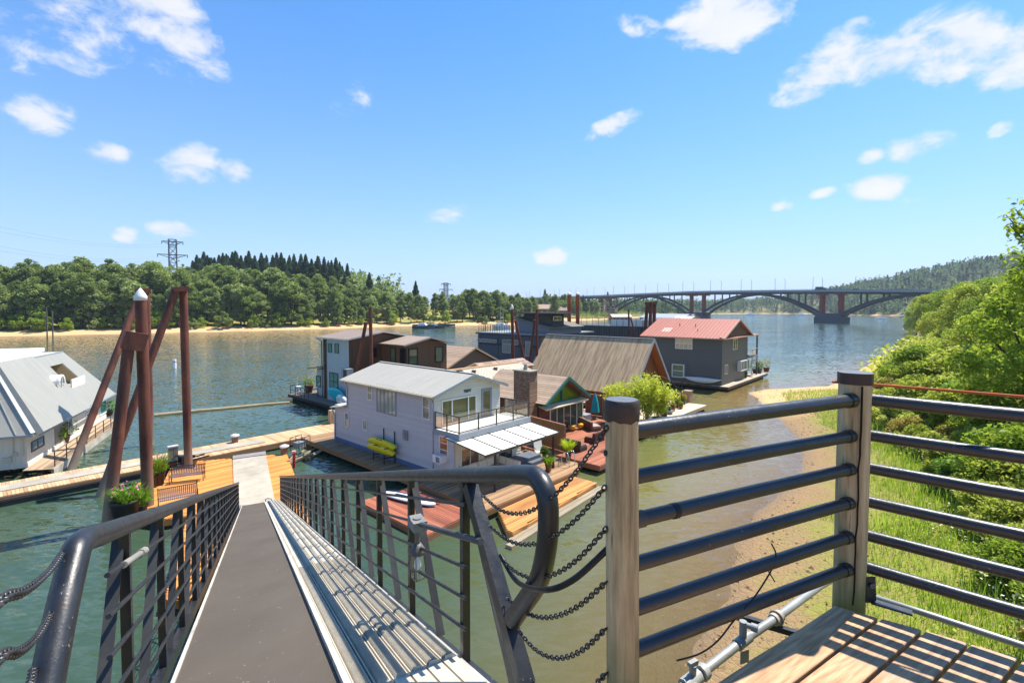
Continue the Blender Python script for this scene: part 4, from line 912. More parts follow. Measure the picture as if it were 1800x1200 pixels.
m = MB(F2.M(0)); m.box(-.775, -.75, u-.5, u+.1, z-.65, z+.65); m.build('fan_grille', paint('#33383c', .6, .1), hp)
dk2 = float_deck('side_deck', 'dark float with plank deck and small railing beside the brown and grey house', F2, [(-1.5, 10.9), (-1.5, .4), (8, .0), (8, 10.9)], .6, wood('#5c5148', '#8a7866', .8, 'y', 7), along='y', w=.2, fasc=paint('#3a2f28', .8, .3))
m = MB(F2.M(0)); rp = [(.5, 10.7), (-1.3, 10.7), (-1.35, 8.0), (-1.35, 6.2), (-.3, 6.2)]
for a, b in zip(rp, rp[1:]):
    m.bar((*a, 1.6), (*b, 1.6), .05, .05); m.bar((*a, 1.1), (*b, 1.1), .03, .03)
for p in rp+[(-1.33, 9.4), (-.5, 10.7), (-1.35, 7.1)]: m.box(p[0]-.03, p[0]+.03, p[1]-.03, p[1]+.03, .6, 1.62)
m.build('deck_railing', paint('#33302d', .5, .1), dk2)
# paddle board leaning on the grey wall, table, planter
def board(mb, T, L, W, th, nose=1.0, n=16):
    r = []; 
    for i in range(n+1):
        t = i/n; x = (t-.5)*L; w = W/2*max(.02, (1-abs(2*t-1)**2.6)**.55); r.append((x, w))
    vs = []
    for x, w in r:
        for c, s in ((1, 0), (.7, .8), (0, 1), (-.7, .8), (-1, 0), (-.7, -.8), (0, -1), (.7, -.8)): vs.append((x, w*c, th/2*s+.0*abs(x)))
    fs = [(i*8+j, (i+1)*8+j, (i+1)*8+(j+1) % 8, i*8+(j+1) % 8) for i in range(n) for j in range(8)]+[tuple(range(8)), tuple(range(n*8, n*8+8))[::-1]]
    return mb.add(vs, fs, T, True)
u, z = F2.hit('x', -.45, 587, 695); m = MB(F2.M(0)); board(m, Matrix.Translation((-.4, u-.4, 1.45)) @ Matrix.Rotation(math.pi/2, 4, 'Z') @ Matrix.Rotation(rad(66), 4, 'X') @ Matrix.Rotation(rad(-4), 4, 'Z'), 3.4, 1.7, .14); tag(m.build('turquoise_board', paint('#1cc3d6', .35, .05)), 'turquoise paddle board leaning against the grey wall', 'paddle board')
m = MB(F2.M(0)); m.torus(Matrix.Translation((-.9, -.2, 1.0)) @ Matrix.Rotation(rad(70), 4, 'Y'), .62, .26, 0, 20, 8); tag(m.build('inflatable_ring', paint('#d3dcdc', .5, .05)), 'pale inflatable ring by the corner of the brown and grey house', 'float ring')
tb = thing('outdoor_fridge', 'white utility table and stand at the end of the railed side deck', 'stand', F2.M(.6) @ Matrix.Translation((-.9, 9.8, 0)))
m = MB(F2.M(.6) @ Matrix.Translation((-.9, 9.8, 0))); m.box(-.35, .35, -.3, .3, .85, .93); m.build('table_top', WHITE(), tb)
for a in (-1, 1):
    for b in (-1, 1): m = MB(F2.M(.6) @ Matrix.Translation((-.9, 9.8, 0))); m.box(a*.3-.03, a*.3+.03, b*.25-.03, b*.25+.03, 0, .85); m.build('leg', WHITE(), tb)
m = MB(F2.M(.6) @ Matrix.Translation((-.9, 9.8, 0))); m.box(-.3, .3, -.25, .25, .3, .34); m.box(-.3, .3, -.25, .25, .58, .62); m.tube([(0, .1, .93), (.02, .1, 1.9)], .02, 6); m.build('shelf', WHITE(), tb)

# ------------------------------------------------------------------ tan gabled house
F3 = Fr(P(784, 650, 3.4), AX)
h3 = thing('floating_house', 'low tan house with plain brown gable and striped shake roof behind the white house', 'house', F3.M(.45), 'floating homes moored in the marina')
tanm = paint('#8d6a52', .7, .06); shk = coursed('#a98f76', '#8b725d')
m = MB(F3.M(0)); gablewall(m, .4, 9.0, 4.65, .35, 8.5, .5, 3.5, 5.45, 3.5); m.build('wall', tanm, h3)
m = gable_roof(F3, 0, 9.4, 4.65, 0, 8.8, 3.4, 5.6, 3.4, .1); m.build('roof', shk, h3)
m = MB(F3.M(0))
for xa, xb in ((0, 4.65), (9.4, 4.65)):
    for i in range(15):
        t = (i+.3)/15; p = Vector((xa+(xb-xa)*t, .02, 3.4+2.2*t)); nn = Vector((-2.2*(1 if xb > xa else -1), 0, 4.65)).normalized(); p = p+nn*.10; m.bar(p, p+Vector((0, 8.7, 0)), 5.14/15*.84, .035, up=nn)
m.build('shake_courses', coursed('#b59c84', '#98806a'), h3)
m = MB(F3.M(0)); m.bar((-.02, -.03, 3.42), (4.65, -.03, 5.62), .05, .2); m.bar((9.42, -.03, 3.42), (4.65, -.03, 5.62), .05, .2); m.build('barge_board', paint('#cfa985', .6, .06), h3)
# ------------------------------------------------------------------ tan house with cream ribbed roof
F4 = Fr(P(792, 653, 5.05), AX)
h4 = thing('floating_house', 'tan house with cream ribbed metal roof and small shake dormer beside the tall chimney', 'house', F4.M(.45), 'floating homes moored in the marina')
m = MB(F4.M(0)); q = F4.PL(920, 639, 5.05); LX4 = q.x
m.poly([(-1.5, 0, 5.05), (LX4, 0, 5.05), (LX4, -3.6, 3.75), (-1.5, -3.6, 3.75)], .08, (0, 0, 1)); m.poly([(-1.5, 0, 5.05), (LX4, 0, 5.05), (LX4, 3.6, 3.75), (-1.5, 3.6, 3.75)], .08, (0, 0, 1)); r4 = m.build('roof', metal_roof('#cdc0a8', .45, '#a8977d', .5, 'x'), h4)
m = MB(F4.M(0)); ribs(m, (-1.5, 0, 5.13), (LX4, 0, 5.13), (LX4, -3.6, 3.83), (-1.5, -3.6, 3.83), 34, .05, .06); m.build('roof_seams', metal_roof('#d8ccb6', .45, '#a8977d', .4, 'x'), r4)
m = MB(F4.M(0)); m.bar((-1.5, 0, 5.17), (LX4+.05, 0, 5.17), .3, .1); m.build('ridge_cap', paint('#d2a878', .6, .1), r4)
for px, py in ((833, 656.5), (871, 651.5)): 
    q = F4.PL(px, py, 4.75); m = MB(F4.M(0)); m.cyl((q.x, q.y), .1, 4.2, 4.95, 10); m.cyl((q.x, q.y), .2, 4.9, 5.05, 10); m.build('roof_vent', paint('#5d544b', .6, .2), r4)
m = MB(F4.M(0)); m.box(-1.0, LX4-.3, -3.2, 3.2, .5, 3.85); m.build('wall', paint('#a07d60', .7, .06), h4)
q0 = F4.PL(837, 639, 5.2); q1 = F4.PL(911, 629, 5.2)
yd = q0.y; m = MB(F4.M(0)); 
m.poly([(q0.x-.1, yd, 5.2), (q1.x, yd, 5.2), (q1.x, yd-1.7, 4.55), (q0.x-.1, yd-1.7, 4.55)], .08, (0, 0, 1)); m.poly([(q0.x-.1, yd, 5.2), (q1.x, yd, 5.2), (q1.x, yd+1.7, 4.55), (q0.x-.1, yd+1.7, 4.55)], .08, (0, 0, 1)); m.build('dormer_roof', shingles('#b89c86', '#94796a', .5, .9, 'y'), h4)
m = MB(F4.M(0)); m.poly([(q0.x+.15, yd-1.6, 4.45), (q0.x+.15, yd, 5.15), (q0.x+.15, yd+1.6, 4.45)], .1, (-1, 0, 0)); m.box(q0.x+.2, q1.x-.1, yd-1.5, yd+1.5, 3.0, 4.5); m.build('dormer_wall', paint('#b48a66', .7, .06), h4)
m = MB(F4.M(0)); m.bar((q0.x-.13, yd, 5.22), (q0.x-.13, yd-1.7, 4.57), .05, .16); m.bar((q0.x-.13, yd, 5.22), (q0.x-.13, yd+1.7, 4.57), .05, .16); m.build('dormer_trim', paint('#d9b591', .6, .05), h4)

# ------------------------------------------------------------------ shingle house with teal gable and shake chimney
F5 = Fr((2.5, 35.0), AX)
h5 = thing('floating_house', 'low shingled house with striped shake roof, teal trimmed glass gable and tall shake chimney', 'house', F5.M(.45), 'floating homes moored in the marina')
e0 = F5.PL(960, 712, 3.25); F5 = Fr(F5.W(e0.x, e0.y), AX)
ua, za = F5.hit('y', 0, 999.4, 663.6); ue, ze = F5.hit('y', 0, 1036, 695)
m = MB(F5.M(0)); yb5 = 7.2; m = gable_roof(F5, 0, ue, ua, 0, yb5, 3.25, za, ze, .09); m.build('roof', coursed('#9a8068', '#7d6450'), h5)
m = MB(F5.M(0)); 
for i in range(15):
    t = (i+.2)/15
    for xa, xb, zz in ((0, ua, 3.25), (ue, ua, ze)):
        p = Vector((xa+(xb-xa)*t, 0.02, zz+(za-zz)*t)); nn = Vector((-(za-zz)*(1 if xb > xa else -1), 0, abs(xb-xa))).normalized(); p = p+nn*.11; m.bar(p-nn*.012, p-nn*.012+Vector((0, yb5-.04, 0)), (Vector((xb, 0, za))-Vector((xa, 0, zz))).length/15*.86, .035, up=nn)
m.build('shake_courses', coursed('#bda68c', '#9c8570'), h5)
tl = paint('#2c6f66', .5, .08)
m = MB(F5.M(0)); m.bar((-.05, -.06, 3.2), (ua, -.06, za-.02), .08, .22); m.bar((ue+.05, -.06, ze-.05), (ua, -.06, za-.02), .08, .22); m.bar((.15, .7, 3.02), (ue-.15, .7, 3.02), .12, .18); m.box(ua-.07, ua+.07, .6, .72, 3.1, za-.1); m.build('gable_trim', tl, h5)
zt = 3.1
m = MB(F5.M(0)); m.poly([(.35, .75, zt), (ua, .75, za-.15), (ue-.35, .75, zt)], .03, (0, -1, 0)); m.build('gable_glass', glass('#6a7a1e', .04), h5)  # yellow green reflection put into the pane colour
m = MB(F5.M(0)); m.poly([(ua+.1, .66, za-.12), (ue-.1, .66, ze+.0), (ue-.5, .66, ze+.0), (ua+.1, .66, za-.45)], .03, (0, -1, 0)); m.build('rafter_board', wood('#4a3022', '#7a5238', .7), h5)
m = MB(F5.M(0)); m.box(.25, ue-.25, .85, yb5-.3, .5, 3.2); m.build('wall', shingles('#7c5138', '#5e3a28', .3, .3, 'x'), h5)
m = MB(F5.M(0)); m.poly([(.1, .1, 2.82), (.1, .8, 3.02), (ue-.1, .8, 3.02), (ue-.1, .1, 2.82)], .05, (0, 0, 1)); m.tube([(.1, .08, 2.86), (ue-.1, .08, 2.86)], .08, 8); m.build('rolled_awning', paint('#d9c8a4', .7, .08), h5)
ug0, _ = F5.hit('y', .84, 966, 720); ug1, _ = F5.hit('y', .84, 1024, 720)
window(h5, F5, 'y', .84, (ug0, .66, ug1, 2.75, 0), paint('#d9d2c6', .5, .05), glass('#47544a', .05), 5, 1, .09, name='glass_doors')
ch = MB(F5.M(0)); cx1, czt = F5.hit('x', -.75, 931, 654); cx0, _ = F5.hit('x', -.75, 903, 654)
ch.box(-.75, .15, cx1, cx0, .5, czt); cho = ch.build('chimney', shingles('#9c8066', '#775a42', .34, .24, 'x'), h5)
m = MB(F5.M(0)); m.box(-.83, .23, cx1-.08, cx0+.08, czt, czt+.07); m.cyl((-.3, (cx0+cx1)/2), .16, czt+.07, czt+.3, 12); m.cyl((-.3, (cx0+cx1)/2), .12, czt+.3, czt+.5, 12); m.build('flue', paint('#a69f8c', .5, .15), cho)
m = MB(F5.M(0)); q = F5.hit('x', .8, 970, 665); m.cyl((ua*.6, 3.0), .07, za-1.0, za+.0, 8); m.build('roof_vent', paint('#6a4a3e', .6, .2), h5)

# ------------------------------------------------------------------ big steep roofed boathouse
F6 = Fr((15.3, 52.0), AX); q = P(1150, 597, 7.0); F6 = Fr((q.x, q.y), AX)
h6 = thing('boathouse', 'tall steep grey streaked metal roof of a big boathouse with open timber gable', 'boathouse', F6.M(.3), 'floating homes moored in the marina')
g6 = metal_roof('#c4a880', .6, '#7d6043', .95, 'y'); L6 = 14.6
m = MB(F6.M(0)); m.poly([(0, 0, 7), (-4.6, 0, 1.5), (-4.6, L6, 1.5), (0, L6, 7)], .08, (-.7, 0, .7)); m.poly([(0, 0, 7), (4.0, 0, 2.1), (4.0, L6, 2.1), (0, L6, 7)], .08, (.7, 0, .7)); r6 = m.build('roof', g6, h6)
m = MB(F6.M(0)); ribs(m, (0, 0, 7.06), (0, L6, 7.06), (-4.63, L6, 1.55), (-4.63, 0, 1.55), 52, .03, .035); m.build('roof_seams', metal_roof('#c0a684', .55, '#6b5238', .95, 'y'), r6)
m = MB(F6.M(0)); m.bar((0, 0, 7.1), (0, L6, 7.1), .35, .05); m.bar((.02, -.04, 7.0), (-4.65, -.04, 1.48), .07, .25); m.bar((.0, -.04, 7.0), (4.05, -.04, 2.05), .07, .25); m.build('ridge_and_barge', paint('#8f949a', .5, .08), r6)
m = MB(F6.M(0)); m.poly([(-4.3, .9, 1.4), (0, .9, 6.85), (3.8, .9, 2.0), (3.8, .9, 1.4)], .1, (0, -1, 0)); m.box(-4.2, 3.8, 1.05, L6-.2, .4, 1.6); m.build('gable_wall', siding('#8a4f2a', .2, True, .2), h6)
m = MB(F6.M(0)); m.poly([(-.15, .02, 6.8), (-.15, L6-.2, 6.8), (-4.4, L6-.2, 1.68), (-4.4, .02, 1.68)], .04, (.5, 0, -.5)); m.poly([(.15, .02, 6.75), (.15, L6-.2, 6.75), (3.85, L6-.2, 2.15), (3.85, .02, 2.15)], .04, (-.5, 0, -.5)); m.build('ceiling_boards', wood('#6b3a1c', '#a8632f', .7, 'y'), h6)
m = MB(F6.M(0)); m.box(-4.75, 4.2, -.2, L6, .3, .6); m.build('float', wood('#5a4a3c', '#8c7660', .8), h6)

# ------------------------------------------------------------------ navy modern house
q = P(951, 588, 6.5); F7 = Fr((q.x, q.y), AX)
h7 = thing('floating_house', 'navy blue flat roofed modern floating house with roof deck and stepped shed roofs', 'house', F7.M(.45), 'floating homes moored in the marina')
nv = siding('#494a50', .5, False, .05); L7, W7 = 13.4, 14.0
m = MB(F7.M(0)); m.box(0, W7, 0, L7, .45, 6.35); m.build('wall', nv, h7)
m = MB(F7.M(0)); m.box(-.25, W7+.2, -.25, L7+.3, 6.35, 6.52); m.build('roof_slab', paint('#8e8f8f', .6, .06), h7)
m = MB(F7.M(0)); m.box(-.27, W7+.22, -.27, L7+.32, 6.2, 6.349); m.build('fascia', paint('#2b2d33', .5, .05), h7)
m = MB(F7.M(0)); m.box(.0, 4.4, -.03, -.003, .45, 6.3); m.build('brown_panel', siding('#7c5f47', .4, False, .1), h7)
m = MB(F7.M(0)); m.box(-.03, -.003, .5, L7-.1, 4.45, 4.85); m.box(-.04, -.004, 8.7, 8.76, .6, 6.2); m.build('wall_band', paint('#23262d', .5, .05), h7)
lf = paint('#b5aea6', .5, .05); gn = glass('#3a3e42', .1); gw7 = paint('#8e867c', .6, .1)
for r, cc in (((840, 595.5, 846, 600.5), 1), ((847, 596, 864, 601), 2), ((865, 597, 873, 602), 1), ((883, 598, 911, 604.5), 3), ((923.5, 600, 934, 626), 1)): window(h7, F7, 'x', -.01, r, lf, gn if r[2] < 912 else gw7, cc, 1, .08)
window(h7, F7, 'x', -.045, (883, 604.8, 898, 619.5), lf, gw7, 1, 1, .08)
# penthouse with shed roof
pu0, _ = F7.hit('x', 1.2, 965, 575); pu1, _ = F7.hit('x', 1.2, 906, 560)
q = F7.hit('x', 1.2, 965, 577); zf = q[1]; zb = F7.hit('x', 1.2, 907, 559)[1]; y0p, y1p = q[0], pu1; W8 = 8.6
m = MB(F7.M(0)); x0 = 1.2; m.add([(x0, y0p, 6.5), (x0+W8, y0p, 6.5), (x0+W8, y1p, 6.5), (x0, y1p, 6.5), (x0, y0p, zf), (x0+W8, y0p, zf), (x0+W8, y1p, zb), (x0, y1p, zb)], [(3, 2, 1, 0), (4, 5, 6, 7), (0, 1, 5, 4), (1, 2, 6, 5), (2, 3, 7, 6), (3, 0, 4, 7)]); pw = m.build('penthouse_wall', siding('#6a7078', .5, False, .05), h7)
m = MB(F7.M(0)); m.poly([(x0-.3, y0p-.4, zf-.03), (x0+W8+.3, y0p-.4, zf-.03), (x0+W8+.3, y1p+.2, zb+.05), (x0-.3, y1p+.2, zb+.05)], .16, (0, 0, 1)); m.build('shed_roof', metal_roof('#6d6557', .6, '#4c463e', .4), h7)
q0 = F7.PL(946, 562, 8.6); uc0, zc0 = F7.hit('x', x0+1.0, 968, 565); uc1, _ = F7.hit('x', x0+1.0, 922, 556)
m = MB(F7.M(0)); m.box(x0+1.0, x0+4.4, uc0, uc1, 7.2, 9.55); m.build('clerestory_wall', siding('#4a4238', .4, False, .1), h7)
m = MB(F7.M(0)); m.box(x0+.2, x0+6.4, uc0-1.6, uc1+2.2, 9.55, 9.75); m.build('clerestory_roof', paint('#4b453e', .6, .08), h7)
window(h7, F7, 'y', uc0, (x0+1.6, 8.5, x0+3.7, 9.2, 0), paint('#d8cdb0', .5, .05), gn, 2, 1, .12)
m = MB(F7.M(0)); 
for i in range(14): y = pu1+.3+(L7-pu1-.4)*i/13; m.box(.08, .13, y-.025, y+.025, 6.5, 7.75)
m.bar((.1, pu1+.3, 7.75), (.1, L7-.1, 7.75), .05, .05); m.bar((.1, L7-.1, 7.75), (6, L7-.1, 7.75), .05, .05)
for i in range(5): m.box(.1+i*1.4, .15+i*1.4, L7-.13, L7-.08, 6.5, 7.75)
m.build('roof_railing', paint('#3d3f42', .5, .05), h7)
# ------------------------------------------------------------------ dark ribbed boathouse with a railed roof
q = P(1150, 575.5, 7.0); F8 = Fr((q.x, q.y), AX)
h8 = thing('boathouse', 'long dark grey ribbed boathouse wall with glass railed roof terrace behind the steep grey roof', 'boathouse', F8.M(.3), 'floating homes moored in the marina')
L8 = F8.hit('x', 0, 1028, 573)[0]+1.5; m = MB(F8.M(0)); m.box(0, 9, -8, L8, .3, 7.0); m.build('wall', siding('#5a5752', .55, True, .1), h8)
m = MB(F8.M(0)); 
for i in range(int((L8+8)/.55)): m.box(-.05, 0, -8+i*.55, -7.88+i*.55, .4, 6.95)
m.box(-.1, 9.1, -8.1, L8+.1, 7.0, 7.08); m.build('wall_ribs', paint('#3c3e42', .5, .08), h8)
m = MB(F8.M(0))
for i in range(18): y = -7+i*(L8+6.5)/17; m.box(.2, .26, y-.03, y+.03, 7.08, 8.5)
m.bar((.23, -7, 8.5), (.23, L8-.5, 8.5), .05, .05); m.build('terrace_railing', paint('#55585a', .5, .05), h8)
ua_, _ = F8.hit('x', .4, 1160, 565); ub_, _ = F8.hit('x', .4, 1074, 565)
m = MB(F8.M(0)); m.box(.35, .42, min(ua_, ub_)-2, max(ua_, ub_), 7.1, 8.3); m.build('white_screen', paint('#d9dcd2', .6, .04), h8)

# ------------------------------------------------------------------ grey house with a salmon roof
q = P(1268, 675.5, .8); F9 = Fr((q.x, q.y), AX)
h9 = thing('floating_house', 'two storey slate grey floating house with salmon red metal roof', 'house', F9.M(.5), 'floating homes moored in the marina')
sl = siding('#5b5e5e', .2, False, .05); L9, W9 = 10.2, 10.6; ZE9, ZR9 = 6.65, 8.85
m = MB(F9.M(0)); gablewall(m, 0, W9, W9/2, 0, L9, .5, ZE9, ZR9-.2, ZE9); m.build('wall', sl, h9)
m = MB(F9.M(0)); m.box(.03, W9-.03, -.02, -.003, .5, ZE9-.1); m.build('sunlit_tone_side', siding('#67665f', .2, False, .05), h9)  # lighter copy of the slate siding, sunlight put into its colour
rd = metal_roof('#b0705c', .5, '#945644', .4)
m = MB(F9.M(0)); o_ = .75; yf9 = -.55; m = gable_roof(F9, -o_, W9+o_, W9/2, yf9, L9+.6, ZE9-.12, ZR9, ZE9-.12, .08); r9 = m.build('roof', rd, h9)
m = MB(F9.M(0)); ribs(m, (-o_, yf9, ZE9-.04), (-o_, L9+.6, ZE9-.04), (W9/2, L9+.6, ZR9+.08), (W9/2, yf9, ZR9+.08), 24, .05, .05); m.build('roof_seams', rd, r9)
m = MB(F9.M(0)); m.poly([(-o_, yf9, ZE9-.1), (W9+o_, yf9, ZE9-.1), (W9+o_, .1, ZE9+.13), (-o_, .1, ZE9+.13)], .05, (0, 0, 1)); m.poly([(W9+.4, yf9, ZE9-.1), (W9+4.1, yf9+.2, ZE9-.15), (W9+4.1, 3, ZE9-.15), (W9+.4, 3, ZR9-1.2), ], .06, (0, 0, 1)); m.build('pent_roof', rd, r9)
m = MB(F9.M(0)); m.bar((-o_, yf9-.03, ZE9-.1), (W9/2, yf9-.03, ZR9+.02), .06, .22); m.bar((W9+o_, yf9-.03, ZE9-.1), (W9/2, yf9-.03, ZR9+.02), .06, .22); m.bar((-o_-.03, yf9, ZE9-.12), (-o_-.03, L9+.6, ZE9-.12), .1, .12); m.bar((-o_, yf9-.03, ZE9-.13), (W9+4.1, yf9-.03, ZE9-.13), .08, .1); m.build('roof_trim', paint('#a78f7f', .5, .08), r9)
m = MB(F9.M(0)); m.poly([(1.2, -.35, ZE9+.1), (W9/2, -.35, ZR9-.35), (W9-1.2, -.35, ZE9+.1)], .05, (0, -1, 0)); m.build('gable_infill', siding('#5d3b28', .3, True, .2), h9)
wf9 = paint('#cfd2d0', .4, .05); lace = paint('#8f958f', .6, .2)
window(h9, F9, 'x', 0, (1187, 595, 1217.5, 612.5), wf9, glass('#7e857e', .15), 4, 2, .1, blind=.5)
window(h9, F9, 'x', 0, (1183, 640.5, 1204.5, 661.5), wf9, glass('#5c8064', .05), 1, 2, .12, depth=.45, name='bay_window')
window(h9, F9, 'y', -.02, (1288, 594.5, 1296, 615), wf9, glass('#4a5048', .05), 2, 1, .1)
window(h9, F9, 'y', -.02, (1273.5, 640, 1279, 658), wf9, glass('#4a5048', .05), 2, 1, .08)
window(h9, F9, 'y', -.02, (1296, 631.5, 1308, 652.5), wf9, glass('#7b8a72', .05), 2, 1, .12, depth=.5, name='bay_window')
window(h9, F9, 'y', -.02, (1313, 631, 1316.5, 650), wf9, glass('#4a5048', .05), 1, 1, .1)
for px, py in ((1194.5, 571.5), (1222.5, 567), (1225.5, 584)):
    u, z = F9.hit('x', 2.5 if py < 575 else 1.0, px, py); zz = ZE9+(2.5 if py < 575 else 1.0)*.42; m = MB(F9.M(0)); m.cyl((2.6 if py < 575 else 1.2, u), .05, zz, zz+.6, 8); m.build('vent_pipe', paint('#5a3a36', .6, .1), r9)
u, z = F9.hit('x', 1.4, 1173, 578); m = MB(F9.M(0)); m.poly([(.8, u-.6, ZE9+.42), (.8, u+.6, ZE9+.42), (2.0, u+.6, ZE9+.92), (2.0, u-.6, ZE9+.92)], .14, (0, 0, 1)); m.build('skylight', paint('#d6b9a4', .4, .1), r9)
d9 = float_deck('house_float', 'plank float of the slate grey house with a strip of deck along its sunny side', F9, [(-.5, 12), (-.5, -1.0), (17.2, -1.0), (17.2, 5), (11, 12)], .62, wood('#8a7866', '#b9a992', .8, 'x', 6), w=.3, fasc=paint('#5b5046', .8, .3), fh=.3)
# right side porch: posts, balcony, spiral stair
m = MB(F9.M(0)); 
for x, y in ((W9+3.9, -.2), (W9+3.9, 2.6)): m.box(x-.09, x+.09, y-.09, y+.09, .6, ZE9-.15)
m.build('porch_post', paint('#4c5258', .5, .06), h9)
m = MB(F9.M(0)); m.box(W9, W9+4.0, -.3, 3, 3.35, 3.6); m.build('porch_balcony', paint('#77797a', .6, .05), h9)
m = MB(F9.M(0)); m.bar((W9, -.25, 4.55), (W9+4, -.25, 4.55), .05, .05); m.bar((W9+4, -.25, 4.55), (W9+4, 3, 4.55), .05, .05)
for i in range(6): m.box(W9+i*.78, W9+i*.78+.04, -.27, -.23, 3.6, 4.55)
m.build('porch_railing', WHITE(), h9); m = MB(F9.M(0)); m.box(W9+.05, W9+3.95, -.2, -.19, 3.65, 4.5); m.build('railing_glass', clear_glass(), h9)
st = MB(F9.M(0)); cxs, cys = W9+1.9, -.1
for i in range(15):
    a = i*.42; st.add([(cxs, cys, .75+i*.2), (cxs+.75*math.cos(a), cys+.75*math.sin(a), .75+i*.2), (cxs+.75*math.cos(a+.45), cys+.75*math.sin(a+.45), .75+i*.2), (cxs, cys, .8+i*.2), (cxs+.75*math.cos(a), cys+.75*math.sin(a), .8+i*.2), (cxs+.75*math.cos(a+.45), cys+.75*math.sin(a+.45), .8+i*.2)], [(2, 1, 0), (3, 4, 5), (0, 1, 4, 3), (1, 2, 5, 4), (2, 0, 3, 5)])
st.cyl((cxs, cys), .05, .6, 4.5, 8); st.build('spiral_stair', paint('#b3b0a8', .5, .1), h9)
# covered canoe lying along the wall
u, z = F9.hit('x', -.3, 1234.5, 665); m = MB(F9.M(0)); T = Matrix.Translation((-.5, u, 1.28)) @ Matrix.Rotation(math.pi/2, 4, 'Z')
n = 18; vs = []
for i in range(n+1):
    t = i/n; x = (t-.5)*5.0; w = .42*max(.03, 1-abs(2*t-1)**2.2); 
    for j in range(10): a = 2*math.pi*j/10; vs.append((x, w*math.cos(a)*.75, w*math.sin(a)*.9+.28*abs(2*t-1)**3-.1))
m.add(vs, [(i*10+j, (i+1)*10+j, (i+1)*10+(j+1) % 10, i*10+(j+1) % 10) for i in range(n) for j in range(10)]+[tuple(range(10)), tuple(range(n*10, n*10+10))[::-1]], T, True)
tag(m.build('covered_canoe', paint('#cdd2d0', .45, .04)), 'canoe under a pale grey cover lying along the slate grey house', 'canoe')

# ------------------------------------------------------------------ left house with a grey metal mansard
F10 = Fr(P(47.8, 817.4, .6), (.902, .432))
h10 = thing('floating_house', 'cream walled floating house under a steep pale grey metal mansard roof at the left edge', 'house', F10.M(.45), 'floating homes moored in the marina')
# here x<0 is inside (to the left), y runs away along the walkway side
cr_ = siding('#d2c9b8', .28, True, .03); W10 = 9.5; L10 = 16.0
m = MB(F10.M(0)); m.box(-W10, 0, 0, L10-.8, .45, 2.75); m.build('wall', cr_, h10)
def quadp(m, a, b, c, d, th=.1): m.poly([a, b, c, d], th, None)
zE, zT = 2.55, 6.7; I = 2.55; xo = .48; ms = metal_roof('#959389', .5, '#7f7d74', .45)
m = MB(F10.M(0))
A_ = Vector((xo, -xo, zE)); Bt = Vector((-I+.3, I-.5, zT)); C_ = Vector((xo, L10-.2, zE)); Dt = Vector((-I+.3, L10-3.0, zT)); Bl = Vector((-W10+2, I-.5, zT)); Al = Vector((-W10-.5, -xo, zE)); Dl = Vector((-W10+2, L10-3.0, zT)); Cl = Vector((-W10-.5, L10-.2, zE))
def on(t, h): # point on the right slope: t along y (0..1 between eave ends), h up (0..1)
    a = A_.lerp(C_, t); b = Bt.lerp(Dt, t); return a.lerp(b, h)
t1, t2, hA, hB = .60, .80, .38, .80
out = Vector((1, 0, .5))
for a, b, h0_, h1_ in ((0, t1, 0, 1), (t2, 1, 0, 1), (t1, t2, 0, hA), (t1, t2, hB, 1)): m.poly([on(a, h0_), on(b, h0_), on(b, h1_), on(a, h1_)], .06, out)
m.poly([A_, Bt, Bl, Al], .06, (0, -1, .5)); m.poly([C_, Dt, Dl, Cl], .06, (0, 1, .5)); m.poly([Al, Bl, Dl, Cl], .06, (-1, 0, .5)); r10 = m.build('mansard_roof', ms, h10)
# raised nearer part of the slope
m = MB(F10.M(0)); nn = (on(1, 0)-on(0, 0)).cross(on(0, 1)-on(0, 0)).normalized(); nn = nn if nn.x > 0 else -nn
E0 = on(0, 0)+Vector((.25, -.05, -.02)); E1 = on(.50, 0)+Vector((.25, 0, -.02)); E2 = on(.44, 1); E3 = on(0, 1)+Vector((0, -.05, 0))
m.poly([E0, E1, E2, E3], .34, nn); m.build('raised_roof_panel', ms, r10)
m = MB(F10.M(0)); ribs(m, A_+Vector((0, 0, .06)), Al+Vector((0, 0, .06)), Bl+Vector((0, -.05, .06)), Bt+Vector((0, -.05, .06)), 14, .05, .05, .03); m.build('roof_seams', paint('#a5a49c', .4, .08), r10)
m = MB(F10.M(0)); m.bar(A_+Vector((.0, 0, .1)), Bt+Vector((0, 0, .12)), .25, .12); m.bar(Bt, Dt, .2, .1); m.bar(Bt, Bl, .2, .1); m.bar(A_+Vector((.05, -.04, -.02)), Al+Vector((0, -.04, -.02)), .12, .14); m.bar(A_+Vector((.28, 0, -.02)), C_+Vector((.1, 0, -.02)), .12, .12); m.build('roof_edge', paint('#8e9599', .5, .06), r10)
# recessed balcony
dp = Vector((-2.2, 0, 0)); a, b, c, d = on(t1, hA), on(t2, hA), on(t2, hB), on(t1, hB)
m = MB(F10.M(0)); m.poly([a, b, b+dp, a+dp], .05, (0, 0, 1)); zt_ = c.z; m.poly([a+dp, b+dp, (b.x+dp.x, b.y, zt_), (a.x+dp.x, a.y, zt_)], .05, (1, 0, 0)); m.poly([b, b+dp, (b.x+dp.x, b.y, zt_), c], .05, (0, -1, 0)); m.poly([a, a+dp, (a.x+dp.x, a.y, zt_), d], .05, (0, 1, 0)); m.build('recessed_balcony', siding('#b8aa8e', .25, True, .04), r10)
m = MB(F10.M(0)); q_ = a+Vector((.05, 0, -.1)); r_ = b+Vector((.05, 0, -.1)); m.bar(q_+Vector((0, 0, .35)), r_+Vector((0, 0, .35)), .08, .8); m.build('balcony_parapet', paint('#e2e0da', .5, .04), r10)
vt = on(.42, .52)+nn*.35; m = MB(F10.M(0)); 
